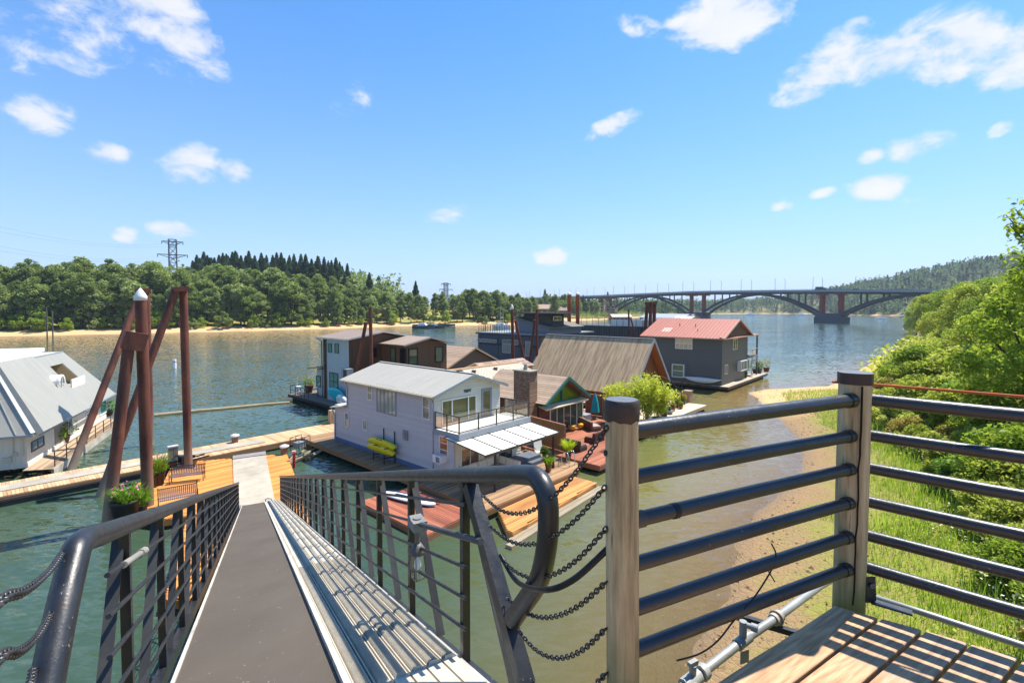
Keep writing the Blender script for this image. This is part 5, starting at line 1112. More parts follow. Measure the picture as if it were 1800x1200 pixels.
for i in range(9):
    a1 = math.pi*i/8; a2 = math.pi*(i+1)/8
    if i < 8: m.bar(vt+Vector((.35, -.5*math.cos(a1), -.1+.62*math.sin(a1))), vt+Vector((.35, -.5*math.cos(a2), -.1+.62*math.sin(a2))), .14, .14)
    if i < 8: m.poly([vt+Vector((-.6, -.5*math.cos(a1), -.1+.62*math.sin(a1))), vt+Vector((.35, -.5*math.cos(a1), -.1+.62*math.sin(a1))), vt+Vector((.35, -.5*math.cos(a2), -.1+.62*math.sin(a2))), vt+Vector((-.6, -.5*math.cos(a2), -.1+.62*math.sin(a2)))], .03)
m.box(vt.x+.33, vt.x+.4, vt.y-.03, vt.y+.03, vt.z-.75, vt.z+.5); m.build('arched_vent', WHITE(), r10)
m = MB(F10.M(0)); m.box(-W10+2, -I+.3, I-.5, L10-3, zT-.1, zT); m.build('flat_roof', paint('#d6cfc0', .7, .05), r10)
m = MB(F10.M(0)); m.box(-W10+1, -I-1.3, 5, L10-1.5, zT, zT+.3); m.build('roof_parapet', paint('#dfe1e2', .5, .04), r10)
window(h10, F10, 'y', 0, (2, 762+8, 2, 800), paint('#333', .5, 0), gd) if False else None
def rwin(px0, py0, px1, py1, cols, gm=None, fm=None, rows=1, nm='window'):
    ua, wa = F10.hit('x', .0, px0, py1); ub, wb = F10.hit('x', .0, px1, py0); u0, u1 = sorted((ua, ub)); fw = .08
    m = MB(F10.M(0)); 
    m.box(0, .05, u0, u1, wa, wa+fw); m.box(0, .05, u0, u1, wb-fw, wb); m.box(0, .05, u0, u0+fw, wa+fw, wb-fw); m.box(0, .05, u1-fw, u1, wa+fw, wb-fw)
    for i in range(1, cols): u = u0+(u1-u0)*i/cols; m.box(0, .045, u-.03, u+.03, wa+fw, wb-fw)
    o = m.build(nm, fm or paint('#5a5752', .5, .05), h10); g = MB(F10.M(0)); g.box(.002, .02, u0+.04, u1-.04, wa+.04, wb-.04); g.build('pane', gm or glass('#4f6e7c', .04), o)
rwin(55, 765, 76.5, 795, 2); rwin(119, 731, 126.5, 758, 1, None, WHITE()); rwin(151, 722, 160, 737, 1, glass('#3b4f58'), WHITE()); rwin(175, 700, 186, 731, 1, glass('#2e7a74', .04), WHITE(), nm='glass_door')
m = MB(F10.M(0)); ua, _ = F10.hit('x', 0, 96, 770); ub, _ = F10.hit('x', 0, 119, 760); m.box(.0, .03, ua, ub, .6, 2.5); m.build('recessed_entry', paint('#8f8574', .7, .1), h10)
m = MB(F10.M(0)); m.box(.002, .04, .02, L10-.9, .45, .75); m.build('base_board', paint('#e0dccf', .5, .05), h10)
m = MB(F10.M(0))
for u, z, a, b in ((-.9, 1.05, .4, .3), (-1.9, .95, .5, .35), (-.5, 1.35, .15, .25), (-1.9, 1.9, .12, .16)): m.box(u-a/2, u+a/2, -.12, -.002, z-b/2, z+b/2)
m.tube([(-.6, -.06, 2.5), (-.6, -.06, 1.4), (-.9, -.06, 1.1)], .025, 6); m.tube([(-.15, -.07, 2.5), (-.15, -.07, 1.2)], .03, 6); m.tube([(-2.3, -.06, 1.6), (-1.9, -.06, 1.0)], .02, 6); m.build('utility_boxes', paint('#c4bba8', .6, .1), h10)
uu, _ = F10.hit('y', -.02, 4, 800); window(h10, F10, 'y', 0, (-5.2, .8, -3.7, 2.3, 0), WHITE(), gd, 1, 1, .08)
ws = thing('walkway', 'concrete float walkway with rusty pipe railing beside the grey mansard house', 'walkway', F10.M(0) @ Matrix.Translation((.9, 7, 0)))
m = MB(F10.M(0)); m.planks([(.06, -.8), (1.62, -1.2), (1.5, 14.6), (.06, 14.6)], .5, .04, 'y', .14, .01); m.build('decking', wood('#7d6650', '#b39a7c', .8, 'y', 7), ws)
m = MB(F10.M(0)); m.prism([(1.45, -1.0), (1.66, -1.2), (1.54, 14.8), (1.35, 14.8)], -.4, .485); m.build('concrete_float', concrete(), ws)
m = MB(F10.M(0))
for i in range(9): y = -.6+i*1.85; m.box(1.48, 1.53, y-.025, y+.025, .48, 1.45)
for h in (.8, 1.12, 1.44): m.tube([(1.52, -.7, h), (1.50, 14.3, h)], .02, 6)
m.build('railing', paint('#6b4a3c', .7, .25), ws)
# ------------------------------------------------------------------ main dock and landing
dockwood = wood('#9a7a58', '#d2ac82', .8, 'y', 7); DZ = .52
def bdeck(name, label, poly, z, top, along, w, **k): return float_deck(name, label, F1, poly, z, top, along=along, w=w, **k)
md = bdeck('main_dock', 'long straight plank dock with a pale concrete path down its middle', [(-40, 15.2), (-8.3, 14.2), (5.9, 14.15), (5.9, 17.1), (-12, 17.2), (-40, 18.2)], DZ, dockwood, 'y', .155, fasc=wood('#6b4b33', '#a8825c', .8), fh=.35)
m = MB(F1.M(0)); m.prism([(-40, 15.95), (-8.4, 15.2), (-3.65, 14.9), (-3.65, 16.0), (-8.4, 16.3), (-40, 17.2)], DZ+.004, DZ+.05); m.build('concrete_path', concrete('#b5ab98', '#928a7c'), md)
m = MB(F1.M(0)); m.bar((-40, 15.1, .1), (-8.5, 14.1, .12), .12, .3); m.tube([(-40, 15.02, .35), (-8.5, 14.05, .35)], .04, 6); m.build('side_rail', paint('#2a2b2e', .6, .2), md)
# the orange landing and its pale centre
lw = wood('#a0602a', '#e0984a', .75, 'x', 8)
def c2(px, py, z=.5): q = F1.PL(px, py, z); return (q.x, q.y)
LP_ = [c2(347, 810), c2(504, 797), c2(522, 846), c2(560, 960), c2(470, 1050), c2(290, 1052), c2(330, 905), c2(288, 912), c2(232, 905), c2(228, 870), c2(243, 848), c2(290, 843), c2(300, 822), c2(340, 824)]
ld = bdeck('landing_deck', 'broad orange plank landing at the foot of the gangway', LP_, DZ-.02, lw, 'x', .16, fasc=wood('#70401e', '#b5763c', .8), floats=False)
m = MB(F1.M(0)); sx = -6.5; m.prism([c2(355, 818), c2(500, 805), c2(515, 850), c2(545, 950), c2(470, 1030), c2(340, 1030), c2(345, 905), c2(250, 895), c2(300, 850)], -.25, DZ-.07); m.build('float', paint('#2b2622', .9, .3), ld)
cc = [c2(409, 806, .53), c2(467, 799, .53), c2(484, 884, .53), c2(500, 960, .53), c2(400, 960, .53), c2(412, 893, .53)]
m = MB(F1.M(0)); m.prism(cc, DZ-.019, DZ+.035); o = m.build('concrete_pad', concrete('#b8ae9a', '#968d7e'), ld)
m = MB(F1.M(0)); m.prism([c2(410, 801, .58), c2(467, 793, .58), c2(467.5, 799, .56), c2(409.5, 807, .56)], DZ+.051, DZ+.08); 
for i in range(26):
    t = i/26; a = Vector((*c2(410, 801, .58), 0)).lerp(Vector((*c2(467, 793, .58), 0)), t); b = Vector((*c2(409.5, 807, .56), 0)).lerp(Vector((*c2(467.5, 799, .56), 0)), t); a.z = b.z = DZ+.085; m.bar(a, b, .03, .012)
m.build('ramp_plate', paint('#9c968f', .5, .1, .2), ld)
m = MB(F1.M(0)); a = c2(414, 888, .6); b = c2(463, 886, .6); m.prism([a, b, c2(464, 893, .55), c2(413, 896, .55)], DZ+.036, DZ+.09); m.build('hinge_plate', paint('#8f8b85', .5, .2, .2), ld)
# benches
def make_bench(M, label):
    t = thing('bench', label, 'bench', M, 'slatted benches on the landing'); L = 1.62
    m = MB(M); arc = [(-.02, .40), (.10, .43), (.24, .425), (.36, .43), (.44, .47), (.50, .58), (.54, .72), (.57, .84)]
    n = 19; strip = []
    for i in range(n):
        x = -L/2+.08+(L-.16)*i/(n-1); pts = smooth([Vector((x, y, z)) for y, z in arc], 2)
        for p, q in zip(pts, pts[1:]): m.bar(p, q, .04, .012, up=(1, 0, 0)) if False else m.bar(p, q, .03, .05, up=(1, 0, 0))
    m.build('slats', paint('#5f5c66', .35, .15), t)
    for sx in (-1, 1):
        m = MB(M); x = sx*(L/2); m.tube(smooth([(x, .0, 0), (x, -.01, .3), (x, -.02, .55), (x, .08, .66), (x, .3, .66), (x, .5, .62)], 3), .022, 8); m.tube(smooth([(x, .5, .0), (x, .48, .3), (x, .52, .6), (x, .58, .9)], 3), .025, 8); m.tube([(x, 0, .4), (x, .48, .42)], .02, 8); m.build('side_frame', paint('#4a2c28', .4, .2), t)
    m = MB(M); m.tube([(-L/2, .05, .405), (L/2, .05, .405)], .018, 6); m.tube([(-L/2, .57, .84), (L/2, .57, .84)], .02, 6); m.tube([(-L/2, .42, .42), (L/2, .42, .42)], .018, 6); m.build('cross_tubes', paint('#3c2b2c', .4, .2), t)
    return t
def bench_at(pl, pr_, label):
    a = P(*pl, DZ-.02); b = P(*pr_, DZ-.02); d = (b-a).normalized(); ang = math.atan2(d.y, d.x); c = (a+b)/2; make_bench(Matrix.Translation(c) @ Matrix.Rotation(ang, 4, 'Z'), label)
bench_at((304, 851), (351, 845.5), 'slatted metal bench on the orange landing, the one nearer the tall rust piling')
bench_at((286, 895), (341, 884), 'slatted metal bench on the orange landing, the one nearer the gangway handrail')

# ------------------------------------------------------------------ small dock furniture
def power_post(px, py, label, h=.75, cap=True):
    p = P(px, py, DZ); M = Matrix.Translation(p) @ Matrix.Rotation(F1.ang, 4, 'Z'); t = thing('dock_pedestal', label, 'pedestal', M, 'small pedestals on the dock')
    m = MB(M); m.box(-.17, .17, -.17, .17, 0, h*.7); m.build('body', paint('#8d6f58', .6, .15), t); m = MB(M); m.lathe((0, 0, h*.7), [(.24, 0), (.30, .04), (.30, .12), (.1, .2)], 12); m.build('cap', WHITE(), t)
power_post(413, 777, 'squat wooden pedestal with white cap at the far edge of the main dock', .6)
power_post(500, 797, 'squat pedestal with pale cap at the corner of the orange landing', .6)
p = P(304, 812, DZ); M = Matrix.Translation(p) @ Matrix.Rotation(F1.ang, 4, 'Z'); t = thing('mooring_post', 'short grey timber post with twin tops beside the rust piling', 'post', M)
for dx in (-.12, .14):
    m = MB(M); m.box(dx-.12, dx+.12, -.14, .14, -.3, 1.0+dx*.2); m.build('timber', wood('#5d564c', '#91877a', .8, 'z'), t)
m = MB(M); m.box(-.26, .29, -.16, .16, .98, 1.06); m.build('cap', paint('#c9c6bf', .6, .1), t)
p = P(583, 744, DZ); M = Matrix.Translation(p) @ Matrix.Rotation(F1.ang, 4, 'Z'); t = thing('mooring_post', 'pale square timber post on the main dock beside the white house annex', 'post', M)
m = MB(M); m.box(-.2, .2, -.2, .2, -.1, 1.15); m.build('timber', wood('#8c7558', '#c0a682', .8, 'z'), t); m = MB(M); m.box(.08, .22, -.25, -.2, .1, 1.1); m.build('side_cleat', WHITE(), t)
p = P(517, 822, 0); M = Matrix.Translation(p); t = thing('standpipe', 'red standpipe rising at the edge of the orange landing', 'pipe', M)
m = MB(M); m.cyl((0, 0), .09, -.3, 1.0, 12); m.build('pipe', paint('#b02a38', .4, .1), t); m = MB(M); m.cyl((0, 0), .13, 1.0, 1.12, 12); m.build('cap', paint('#d9a0a0', .5, .1), t)
# rack of bent frames by the white house walkway
q = P(528, 792, .4); M = Matrix.Translation(q) @ Matrix.Rotation(F1.ang+.35, 4, 'Z'); t = thing('boat_lift', 'small steel rack and floating timbers in the gap beside the white house walkway', 'rack', M)
m = MB(M); 
for x in (-.5, 0, .5):
    m.tube([(x, -.4, .1), (x, -.4, 1.0), (x, .4, 1.0), (x, .4, .1)], .025, 6)
m.tube([(-.5, -.4, 1.0), (.5, -.4, 1.0)], .025, 6); m.tube([(-.5, .4, 1.0), (.5, .4, 1.0)], .025, 6); m.tube([(-.5, -.4, .5), (.5, -.4, .5)], .02, 6); m.build('frame', paint('#3a3a3c', .5, .2), t)
m = MB(M); m.box(-.35, .2, -.3, .3, .25, .65); m.build('motor_box', paint('#8b9296', .5, .1), t)
m = MB(M); rr = random.Random(4)
for i in range(9): a = rr.uniform(-1.6, 1.6); b = rr.uniform(-.9, .2); an = rr.uniform(-.5, .5); m.bar((a-1.1*math.cos(an), b-1.1*math.sin(an), -.32), (a+1.1*math.cos(an), b+1.1*math.sin(an), -.25+.2*rr.random()), .1, .1)
m.build('floating_timbers', wood('#6b5d4a', '#a89878', .85, 'x'), t)
# black machinery at the foot of the third dolphin
q = P(318, 822, .3); M = Matrix.Translation(q) @ Matrix.Rotation(F1.ang, 4, 'Z'); m = MB(M); m.bar((-.9, -.3, .35), (1.5, -.3, .5), .08, .08); m.bar((-.9, .3, .3), (1.4, .3, .5), .08, .08); m.cbox((-.5, 0, .2), .5, .5, .4); m.cbox((.1, 0, .25), .35, .4, .5, .3); m.tube([(-1, 0, .2), (-.2, .3, .75), (.8, 0, .6)], .06, 8); tag(m.build('pile_collar', paint('#26272a', .5, .3)), 'black steel collar and bracket round the foot of the piling by the benches', 'pile guide')

# ------------------------------------------------------------------ plants in pots
def foliage_ball(n, r, size, zc, squash=.8, seed=0, spiky=False, up=.3):
    rs = np.random.RandomState(seed); d = rs.normal(size=(n, 3)); d /= np.linalg.norm(d, axis=1)[:, None]; rad_ = r*(.35+.65*rs.rand(n)**.5); lump = 1+.25*np.sin(d[:, 0]*5+seed)*np.cos(d[:, 1]*4)
    c = d*(rad_*lump)[:, None]; c[:, 2] = c[:, 2]*squash+zc; c[:, 2] = np.maximum(c[:, 2], zc-r*squash*.6)
    return leaves(c, size, rs=rs, up=up)
def grass_tuft(n, h, spread, zc, w=.03, seed=0, arch=.5):
    rs = np.random.RandomState(seed); a = rs.rand(n)*6.283; l = h*(.5+.5*rs.rand(n)); ob = spread*rs.rand(n)**.5*.4; tp = ob+spread*arch+spread*.6*rs.rand(n)
    b = np.stack([ob*np.cos(a), ob*np.sin(a), np.full(n, zc)], 1); t = np.stack([tp*np.cos(a), tp*np.sin(a), zc+l], 1); mid = (b+t)/2; mid[:, 2] += l*.18
    s = np.stack([-np.sin(a), np.cos(a), a*0], 1)*w
    return np.stack([b-s, b+s, mid+s*.9, mid-s*.9, mid-s*.9, mid+s*.9, t+s*.1, t-s*.1], 1).reshape(-1, 3)
LG = leaf('#3b5c17', '#6f9a22', '#b5cf3c'); LD_ = leaf('#1d3a12', '#3c6420', '#6d9430'); LO = leaf('#5c7a22', '#a0a030', '#d58a2c'); FLr = leaf('#a03020', '#d8603a', '#f0a850', .2); FLp = leaf('#b04a7a', '#d86a9a', '#f0b0c8', .2); FLy = leaf('#b08a10', '#e0b820', '#f5e060', .2)
def pot(p, label, r=.3, h=.45, plant='bush', ph=.6, col='#2c2b2d', lf=None, flower=None, seed=1, name='potted_plant', pw=None):
    M = Matrix.Translation(p); t = thing(name, label, 'potted plant', M, 'potted plants round the floating homes')
    m = MB(M); m.lathe((0, 0, 0), [(r*.66, 0), (r*.72, h*.05), (r*.98, h*.85), (r*1.05, h*.9), (r*1.05, h), (r*.92, h), (r*.9, h*.9)], 16); m.build('pot', paint(col, .5, .15), t)
    lf = lf or LG; pw = pw or ph*.6
    if plant == 'bush': v = foliage_ball(260, pw, .085, h+ph*.45, ph*.55/pw, seed)
    elif plant == 'grass': v = grass_tuft(170, ph, pw, h*.9, .022, seed)
    else: v = np.concatenate([foliage_ball(140, pw*.8, .09, h+ph*.25, .6, seed), grass_tuft(120, ph*1.1, pw, h*.9, .02, seed+1)])
    rand_mesh('foliage', v, 4, lf, t)
    if flower: tag(rand_mesh('flowers', foliage_ball(36, pw*.95, .07, h+ph*.6, .6, seed+3), 4, flower, t), None, None, kind='stuff')
    return t
pot(P(222, 915, .5), 'large black tub of flowers at the left corner of the orange landing', .6, 1.0, 'mix', .7, '#1c1b1d', LG, FLp, 2, pw=.7)
pot(P(247, 908, .5), 'smaller dark pot of greenery behind the large black tub', .3, .6, 'mix', .9, '#232225', LG, None, 3)
pot(P(279, 852, .5), 'dark pot with tall green stems beside the farther bench', .33, .75, 'mix', 1.05, '#3a2823', LG, FLr, 4, pw=.62)
pot(P(268, 856, .5), 'dark pot half hidden behind the rust piling', .28, .7, 'mix', .9, '#3a2823', LG, None, 5)
# white house terrace
def T1(x, y, z=TZ): return F1.W(x, y, z)
def P1(px, py, z=TZ): return P(px, py, z)
pot(P1(999, 806), 'dark pot with bright yellow green grass near the swim ladder', .22, .5, 'grass', .85, '#4a3a2f', leaf('#8fa61c', '#c4d62c', '#e6f060'), None, 7, pw=.5)
pot(P1(964, 828), 'small clay pot with green stems at the edge of the white house terrace', .2, .4, 'grass', .65, '#7d5a44', LG, None, 8, pw=.4)
pot(P1(957, 806), 'small green plant beside the sling lounge chair', .15, .3, 'bush', .5, '#66605a', LD_, None, 9)
pot(P1(912, 786), 'hanging style fern on a stand near the patio door', .2, .9, 'bush', .5, '#3a3a3c', LG, None, 10)
# corner sofa
def cushion(m, x0, x1, y0, y1, z0, z1, r=.05):
    m.box(x0, x1, y0, y1, z0, z1)
SM = Matrix.Translation(F1.W(.98, -2.85, TZ)) @ Matrix.Rotation(F1.ang, 4, 'Z')
sf = thing('corner_sofa', 'L shaped cream cushioned outdoor sofa with wood frame under the awning', 'sofa', SM)
m = MB(SM); m.box(-.9, 2.45, .0, .85, 0, .26); m.box(1.75, 2.55, -1.1, 0, 0, .26); m.box(2.45, 2.57, -1.1, .85, .26, .62); m.build('sofa_frame', wood('#9c6a3c', '#d09c62', .6), sf, bevel=.02)
cm = paint('#ddd3c4', .85, .04)
for x in (-.85, 0, .85): m = MB(SM); m.box(x, x+.83, .02, .8, .27, .42); m.build('seat_cushion', cm, sf, bevel=.05)
for y in (-1.08, -.55): m = MB(SM); m.box(1.72, 2.43, y, y+.53, .27, .42); m.build('seat_cushion', cm, sf, bevel=.05)
for x in (-.85, -.1, .65, 1.35): 
    m = MB(SM); T = Matrix.Translation((x+.35, .78, .42)) @ Matrix.Rotation(rad(-14), 4, 'X'); m.box(-.34, .34, -.12, .08, 0, .45, T); m.build('back_cushion', cm, sf, bevel=.06)
for y in (-.95, -.4, .15): m = MB(SM); T = Matrix.Translation((2.33, y+.3, .42)) @ Matrix.Rotation(rad(14), 4, 'Y'); m.box(-.1, .1, -.26, .26, 0, .43, T); m.build('back_cushion', cm, sf, bevel=.06)
m = MB(SM); m.box(.3, 1.2, -1.0, -.4, .0, .32); tag(m.build('coffee_table', paint('#6d6964', .6, .1), None, bevel=.02), 'low grey table in front of the cream corner sofa', 'table')
# grey steps
m = MB(F1.M(0)); m.box(4.2, 6.4, -2.9, -1.87, TZ, TZ+.42); m.box(4.0, 6.5, -3.25, -2.9, TZ, TZ+.21); tag(m.build('patio_steps', paint('#5d6570', .6, .08)), 'grey painted steps below the patio door of the white house', 'steps')
# sling lounger
def lounger(M, label, col='#d0ccc2', name='lounge_chair'):
    t = thing(name, label, 'chair', M); m = MB(M)
    m.bar((0, 0, .38), (0, .55, .34), .55, .03, up=(0, 0, 1)); m.build('seat', paint(col, .7, .05), t)
    m = MB(M); m.bar((0, .55, .34), (0, .98, 1.15), .55, .03); m.build('backrest', paint(col, .7, .05), t)
    for s in (-1, 1): m = MB(M); m.tube([(s*.3, -.05, 0), (s*.3, 0, .4), (s*.3, .56, .36), (s*.3, 1.0, 1.17)], .018, 6); m.tube([(s*.3, .1, .6), (s*.3, .62, .6), (s*.3, .7, 0)], .018, 6); m.build('frame', paint('#3a3633', .5, .1), t)
    return t
lounger(Matrix.Translation(P1(951, 806)) @ Matrix.Rotation(F1.ang+rad(-35), 4, 'Z'), 'pale sling lounge chair on the sunny white house terrace')
cb = Matrix.Translation(P1(915, 796)) @ Matrix.Rotation(F1.ang+rad(60), 4, 'Z'); t = thing('patio_table', 'small blue grey patio table by the patio door', 'table', cb)
m = MB(cb); m.cyl((0, 0), .4, .7, .74, 16); 
m = MB(cb); m.lathe((0, 0, .7), [(.42, 0), (.42, .04)], 18); m.build('table_top', paint('#4a6f92', .3, .1), t)
for a in range(3): m = MB(cb); m.tube([(.05*math.cos(a*2.1), .05*math.sin(a*2.1), .7), (.35*math.cos(a*2.1), .35*math.sin(a*2.1), 0)], .018, 6); m.build('leg', paint('#2c3440', .4, .1), t)
def wire_chair(M, label, col):
    t = thing('patio_chair', label, 'chair', M, 'thin framed patio chairs'); m = MB(M); m.box(-.22, .22, -.2, .22, .43, .46); m.build('seat', paint(col, .5, .1), t); m = MB(M); m.bar((0, .24, .46), (0, .3, .9), .42, .02); m.build('backrest', paint(col, .5, .1), t)
    for x in (-.2, .2):
        for y in (-.18, .22): m = MB(M); m.tube([(x, y, 0), (x, y, .45)], .014, 6); m.build('leg', paint('#33363a', .4, .1), t)
wire_chair(Matrix.Translation(P1(901, 793)) @ Matrix.Rotation(1.0, 4, 'Z'), 'blue patio chair close to the patio door', '#3b5f8f'); wire_chair(Matrix.Translation(P1(928, 792)) @ Matrix.Rotation(3.9, 4, 'Z'), 'grey patio chair on the open side of the patio table', '#6d7f95')
wire_chair(Matrix.Translation(P1(974, 818)) @ Matrix.Rotation(2.2, 4, 'Z'), 'small dark chair frame behind the awning post', '#5b554e')
def ladder(px, py, z, ang, label, d=.45):
    M = Matrix.Translation(P(px, py, z)) @ Matrix.Rotation(ang, 4, 'Z'); t = thing('swim_ladder', label, 'ladder', M, 'chrome swim ladders')
    for s in (-1, 1): m = MB(M); m.tube(smooth([(s*d/2, .5, 0), (s*d/2, .45, .6), (s*d/2, .2, .85), (s*d/2, -.08, .6), (s*d/2, -.1, -1.0)], 4), .024, 8); m.build('rail', paint('#c9ccd0', .2, .05, .6), t)
    for k in range(3): m = MB(M); m.box(-d/2, d/2, -.14, -.04, -.25-k*.28, -.22-k*.28); m.build('rung', paint('#c9ccd0', .3, .05, .4), t)
ladder(1003, 818, TZ, F1.ang, 'chrome swim ladder at the corner of the white house terrace', .6); ladder(1143, 747, .6, F1.ang, 'chrome swim ladder at the edge of the red brown patio deck')
# side wall kayaks
kr = F1.M(0) @ Matrix.Translation((-.35, 0, 0)); u0, z0_ = F1.hit('x', -.42, 650, 775); u1, _ = F1.hit('x', -.42, 692, 790)
for i, (pa_, lb) in enumerate((((671, 778.5), 'upper yellow kayak on the wall rack of the white house'), ((669, 789.5), 'lower yellow kayak on the wall rack of the white house'))):
    u, z = F1.hit('x', -.42, *pa_); T = Matrix.Translation((-.42, u, z)) @ Matrix.Rotation(math.pi/2, 4, 'Z') @ Matrix.Rotation(rad(60), 4, 'X'); m = MB(F1.M(0)); board(m, T, 3.0, .72, .34); t = thing('kayak', lb, 'kayak', F1.M(0) @ Matrix.Translation((-.42, u, z-.3)), 'yellow kayaks on the wall rack'); m.build('hull', paint('#e2cf1e', .35, .04), t)
    m = MB(F1.M(0)); T2 = Matrix.Translation((-.42-.10, u, z+.1)) @ Matrix.Rotation(math.pi/2, 4, 'Z') @ Matrix.Rotation(rad(60), 4, 'X'); m.torus(T2, .2, .03, .22, 16, 6); m.build('cockpit_rim', paint('#8a7d10', .5, .1), t)
t = thing('kayak_rack', 'black steel rack holding the kayaks on the white house wall', 'rack', F1.M(.6) @ Matrix.Translation((-.3, u, 0)))
for px in (667, 686):
    u, _ = F1.hit('x', -.4, px, 780); m = MB(F1.M(0)); m.bar((-.08, u, .6), (-.08, u, 2.55), .05, .05); m.bar((-.08, u, 1.55), (-.85, u, 1.6), .05, .05); m.bar((-.08, u, .95), (-.85, u, 1.0), .05, .05); m.bar((-.85, u, 1.0), (-.85, u, 1.25), .04, .04); m.bar((-.85, u, .62), (-.85, u, 1.0), .04, .04); m.build('rack_frame', paint('#202124', .5, .1), t)
# paddle board on the red float
q = F1.PL(722, 878, .42); m = MB(F1.M(0)); T = Matrix.Translation((q.x+.0, q.y+.2, .44)) @ Matrix.Rotation(rad(104), 4, 'Z'); board(m, T, 3.5, .82, .15); t = tag(m.build('paddle_board', paint('#e4e6ea', .35, .03)), 'white paddle board with blue edge lying on the red float', 'paddle board')
m = MB(F1.M(0)); m.box(-1.75, 1.75, -.42, -.36, -.06, .05, T); m.box(-.5, .9, -.12, .12, .075, .082, T); m.build('edge_stripe', paint('#27406e', .4, .05), t)

# ------------------------------------------------------------------ patio of the shingled house
pdk = wood('#7b4532', '#a9694c', .75, 'x', 7)
pd = float_deck('patio_deck', 'red brown patio deck in front of the shingled house', F1, [(7.95, -6.3), (10.4, -6.3), (10.4, -4.7), (21.3, -4.3), (21.3, 3.5), (7.95, 3.5)], .6, pdk, fasc=wood('#6f4030', '#9c634b', .8), w=.16)
ed = float_deck('planter_deck', 'pale bleached deck with potted flowers running past the bamboo', F1, [(21.35, -4.2), (31.5, -4.3), (31.2, -.6), (21.35, 4.0)], .62, wood('#a8937a', '#d6c2a2', .75, 'x', 7), fasc=wood('#8c7358', '#b99c78', .8), w=.16)
for i in range(9): m = MB(F1.M(0)); m.lathe((22.5+i*1.05, -4.1, -.1), [(.12, 0), (.25, .08), (.27, .25), (.12, .34)], 8); m.build('float_drum', paint('#57564a', .8, .3), ed)
def fence_panel(name, label, px0, py0, px1, py1, h, mat, z=.6, post=True, cat='fence'):
    a = P(px0, py0, z); b = P(px1, py1, z); t = thing(name, label, cat, Matrix.Translation((a+b)/2)); m = MB(); m.bar(a+Vector((0, 0, h/2)), b+Vector((0, 0, h/2)), .05, h-.08); m.build('panel', mat, t)
    m = MB(); m.bar(a+Vector((0, 0, h)), b+Vector((0, 0, h)), .12, .08); 
    n = max(2, int((b-a).length/1.6)+1)
    for i in range(n): p = a.lerp(b, i/(n-1)); m.box(p.x-.06, p.x+.06, p.y-.06, p.y+.06, z, z+h)
    m.build('frame', wood('#7d4f38', '#a8735a', .8), t); return t
def wicker():
    m = N('woven_reed'); wv = m.n('TexWave', wave_type='BANDS', bands_direction='Z'); wv.inputs['Scale'].default_value = 9; wv.inputs['Distortion'].default_value = 3; m.t.links.new(m.co(scale=(1, 1, 1)), wv.inputs[0]); n1 = m.noise(9, 4, .6, m.co(scale=(2, 2, .3)))
    m.base(m.mix(m.math('MULTIPLY', n1, m.math('ADD', .5, wv.outputs[1])), lin('#5a3d25'), lin('#ac8050'))); m.rough(.85); m.bump(wv.outputs[1], .4, .01); return m.m
fence_panel('reed_fence', 'brown reed screen fence between the white house terrace and the next patio', 993, 795, 915, 770, 1.85, wicker())
fence_panel('patio_fence', 'tall red brown board fence behind the teal umbrella', 1122, 741, 1030, 728, 1.9, siding('#8d5b48', .2, True, .12))
# teal umbrella
up = P(1046, 736, .6); t = thing('patio_umbrella', 'closed teal patio umbrella in front of the board fence', 'umbrella', Matrix.Translation(up))
m = MB(); m.cyl(up, .03, .6, 3.0, 8); m.lathe((up.x, up.y, .6), [(.28, 0), (.28, .06), (.06, .12)], 14); m.build('pole', paint('#8a6a4a', .6, .1), t)
m = MB(); n = 20; vs = []
for k, (z, r) in enumerate(((1.25, .30), (1.6, .27), (2.1, .22), (2.5, .15), (2.8, .06), (2.9, .02))):
    for j in range(n): a = 2*math.pi*j/n; rr_ = r*(1+.28*(j % 2)*(1-k/6)); vs.append((up.x+rr_*math.cos(a+k*.08), up.y+rr_*math.sin(a+k*.08), z-(.06*(j % 2) if k == 0 else 0)))
m.add(vs, [(i*n+j, i*n+(j+1) % n, (i+1)*n+(j+1) % n, (i+1)*n+j) for i in range(5) for j in range(n)], None, True); m.build('canopy', paint('#159aa6', .7, .08), t)
def stool(px, py, label, col='#e0a018'):
    p = P(px, py, .6); t = thing('garden_stool', label, 'stool', Matrix.Translation(p), 'round garden stools'); m = MB(); m.lathe(p+Vector((0, 0, .12)), [(.2, 0), (.27, .06), (.28, .3), (.24, .34)], 16); m.build('seat', paint(col, .3, .05), t)
    for a in range(3): m = MB(); q = p+Vector((.18*math.cos(a*2.1), .18*math.sin(a*2.1), 0)); m.tube([q, q+Vector((0, 0, .14))], .018, 6); m.build('leg', paint(col, .3, .05), t)
stool(1019.5, 754, 'bright yellow garden stool in the open beside the grey lounge'); stool(1005, 757, 'yellow garden stool nearest the glass doors', '#c4901c')
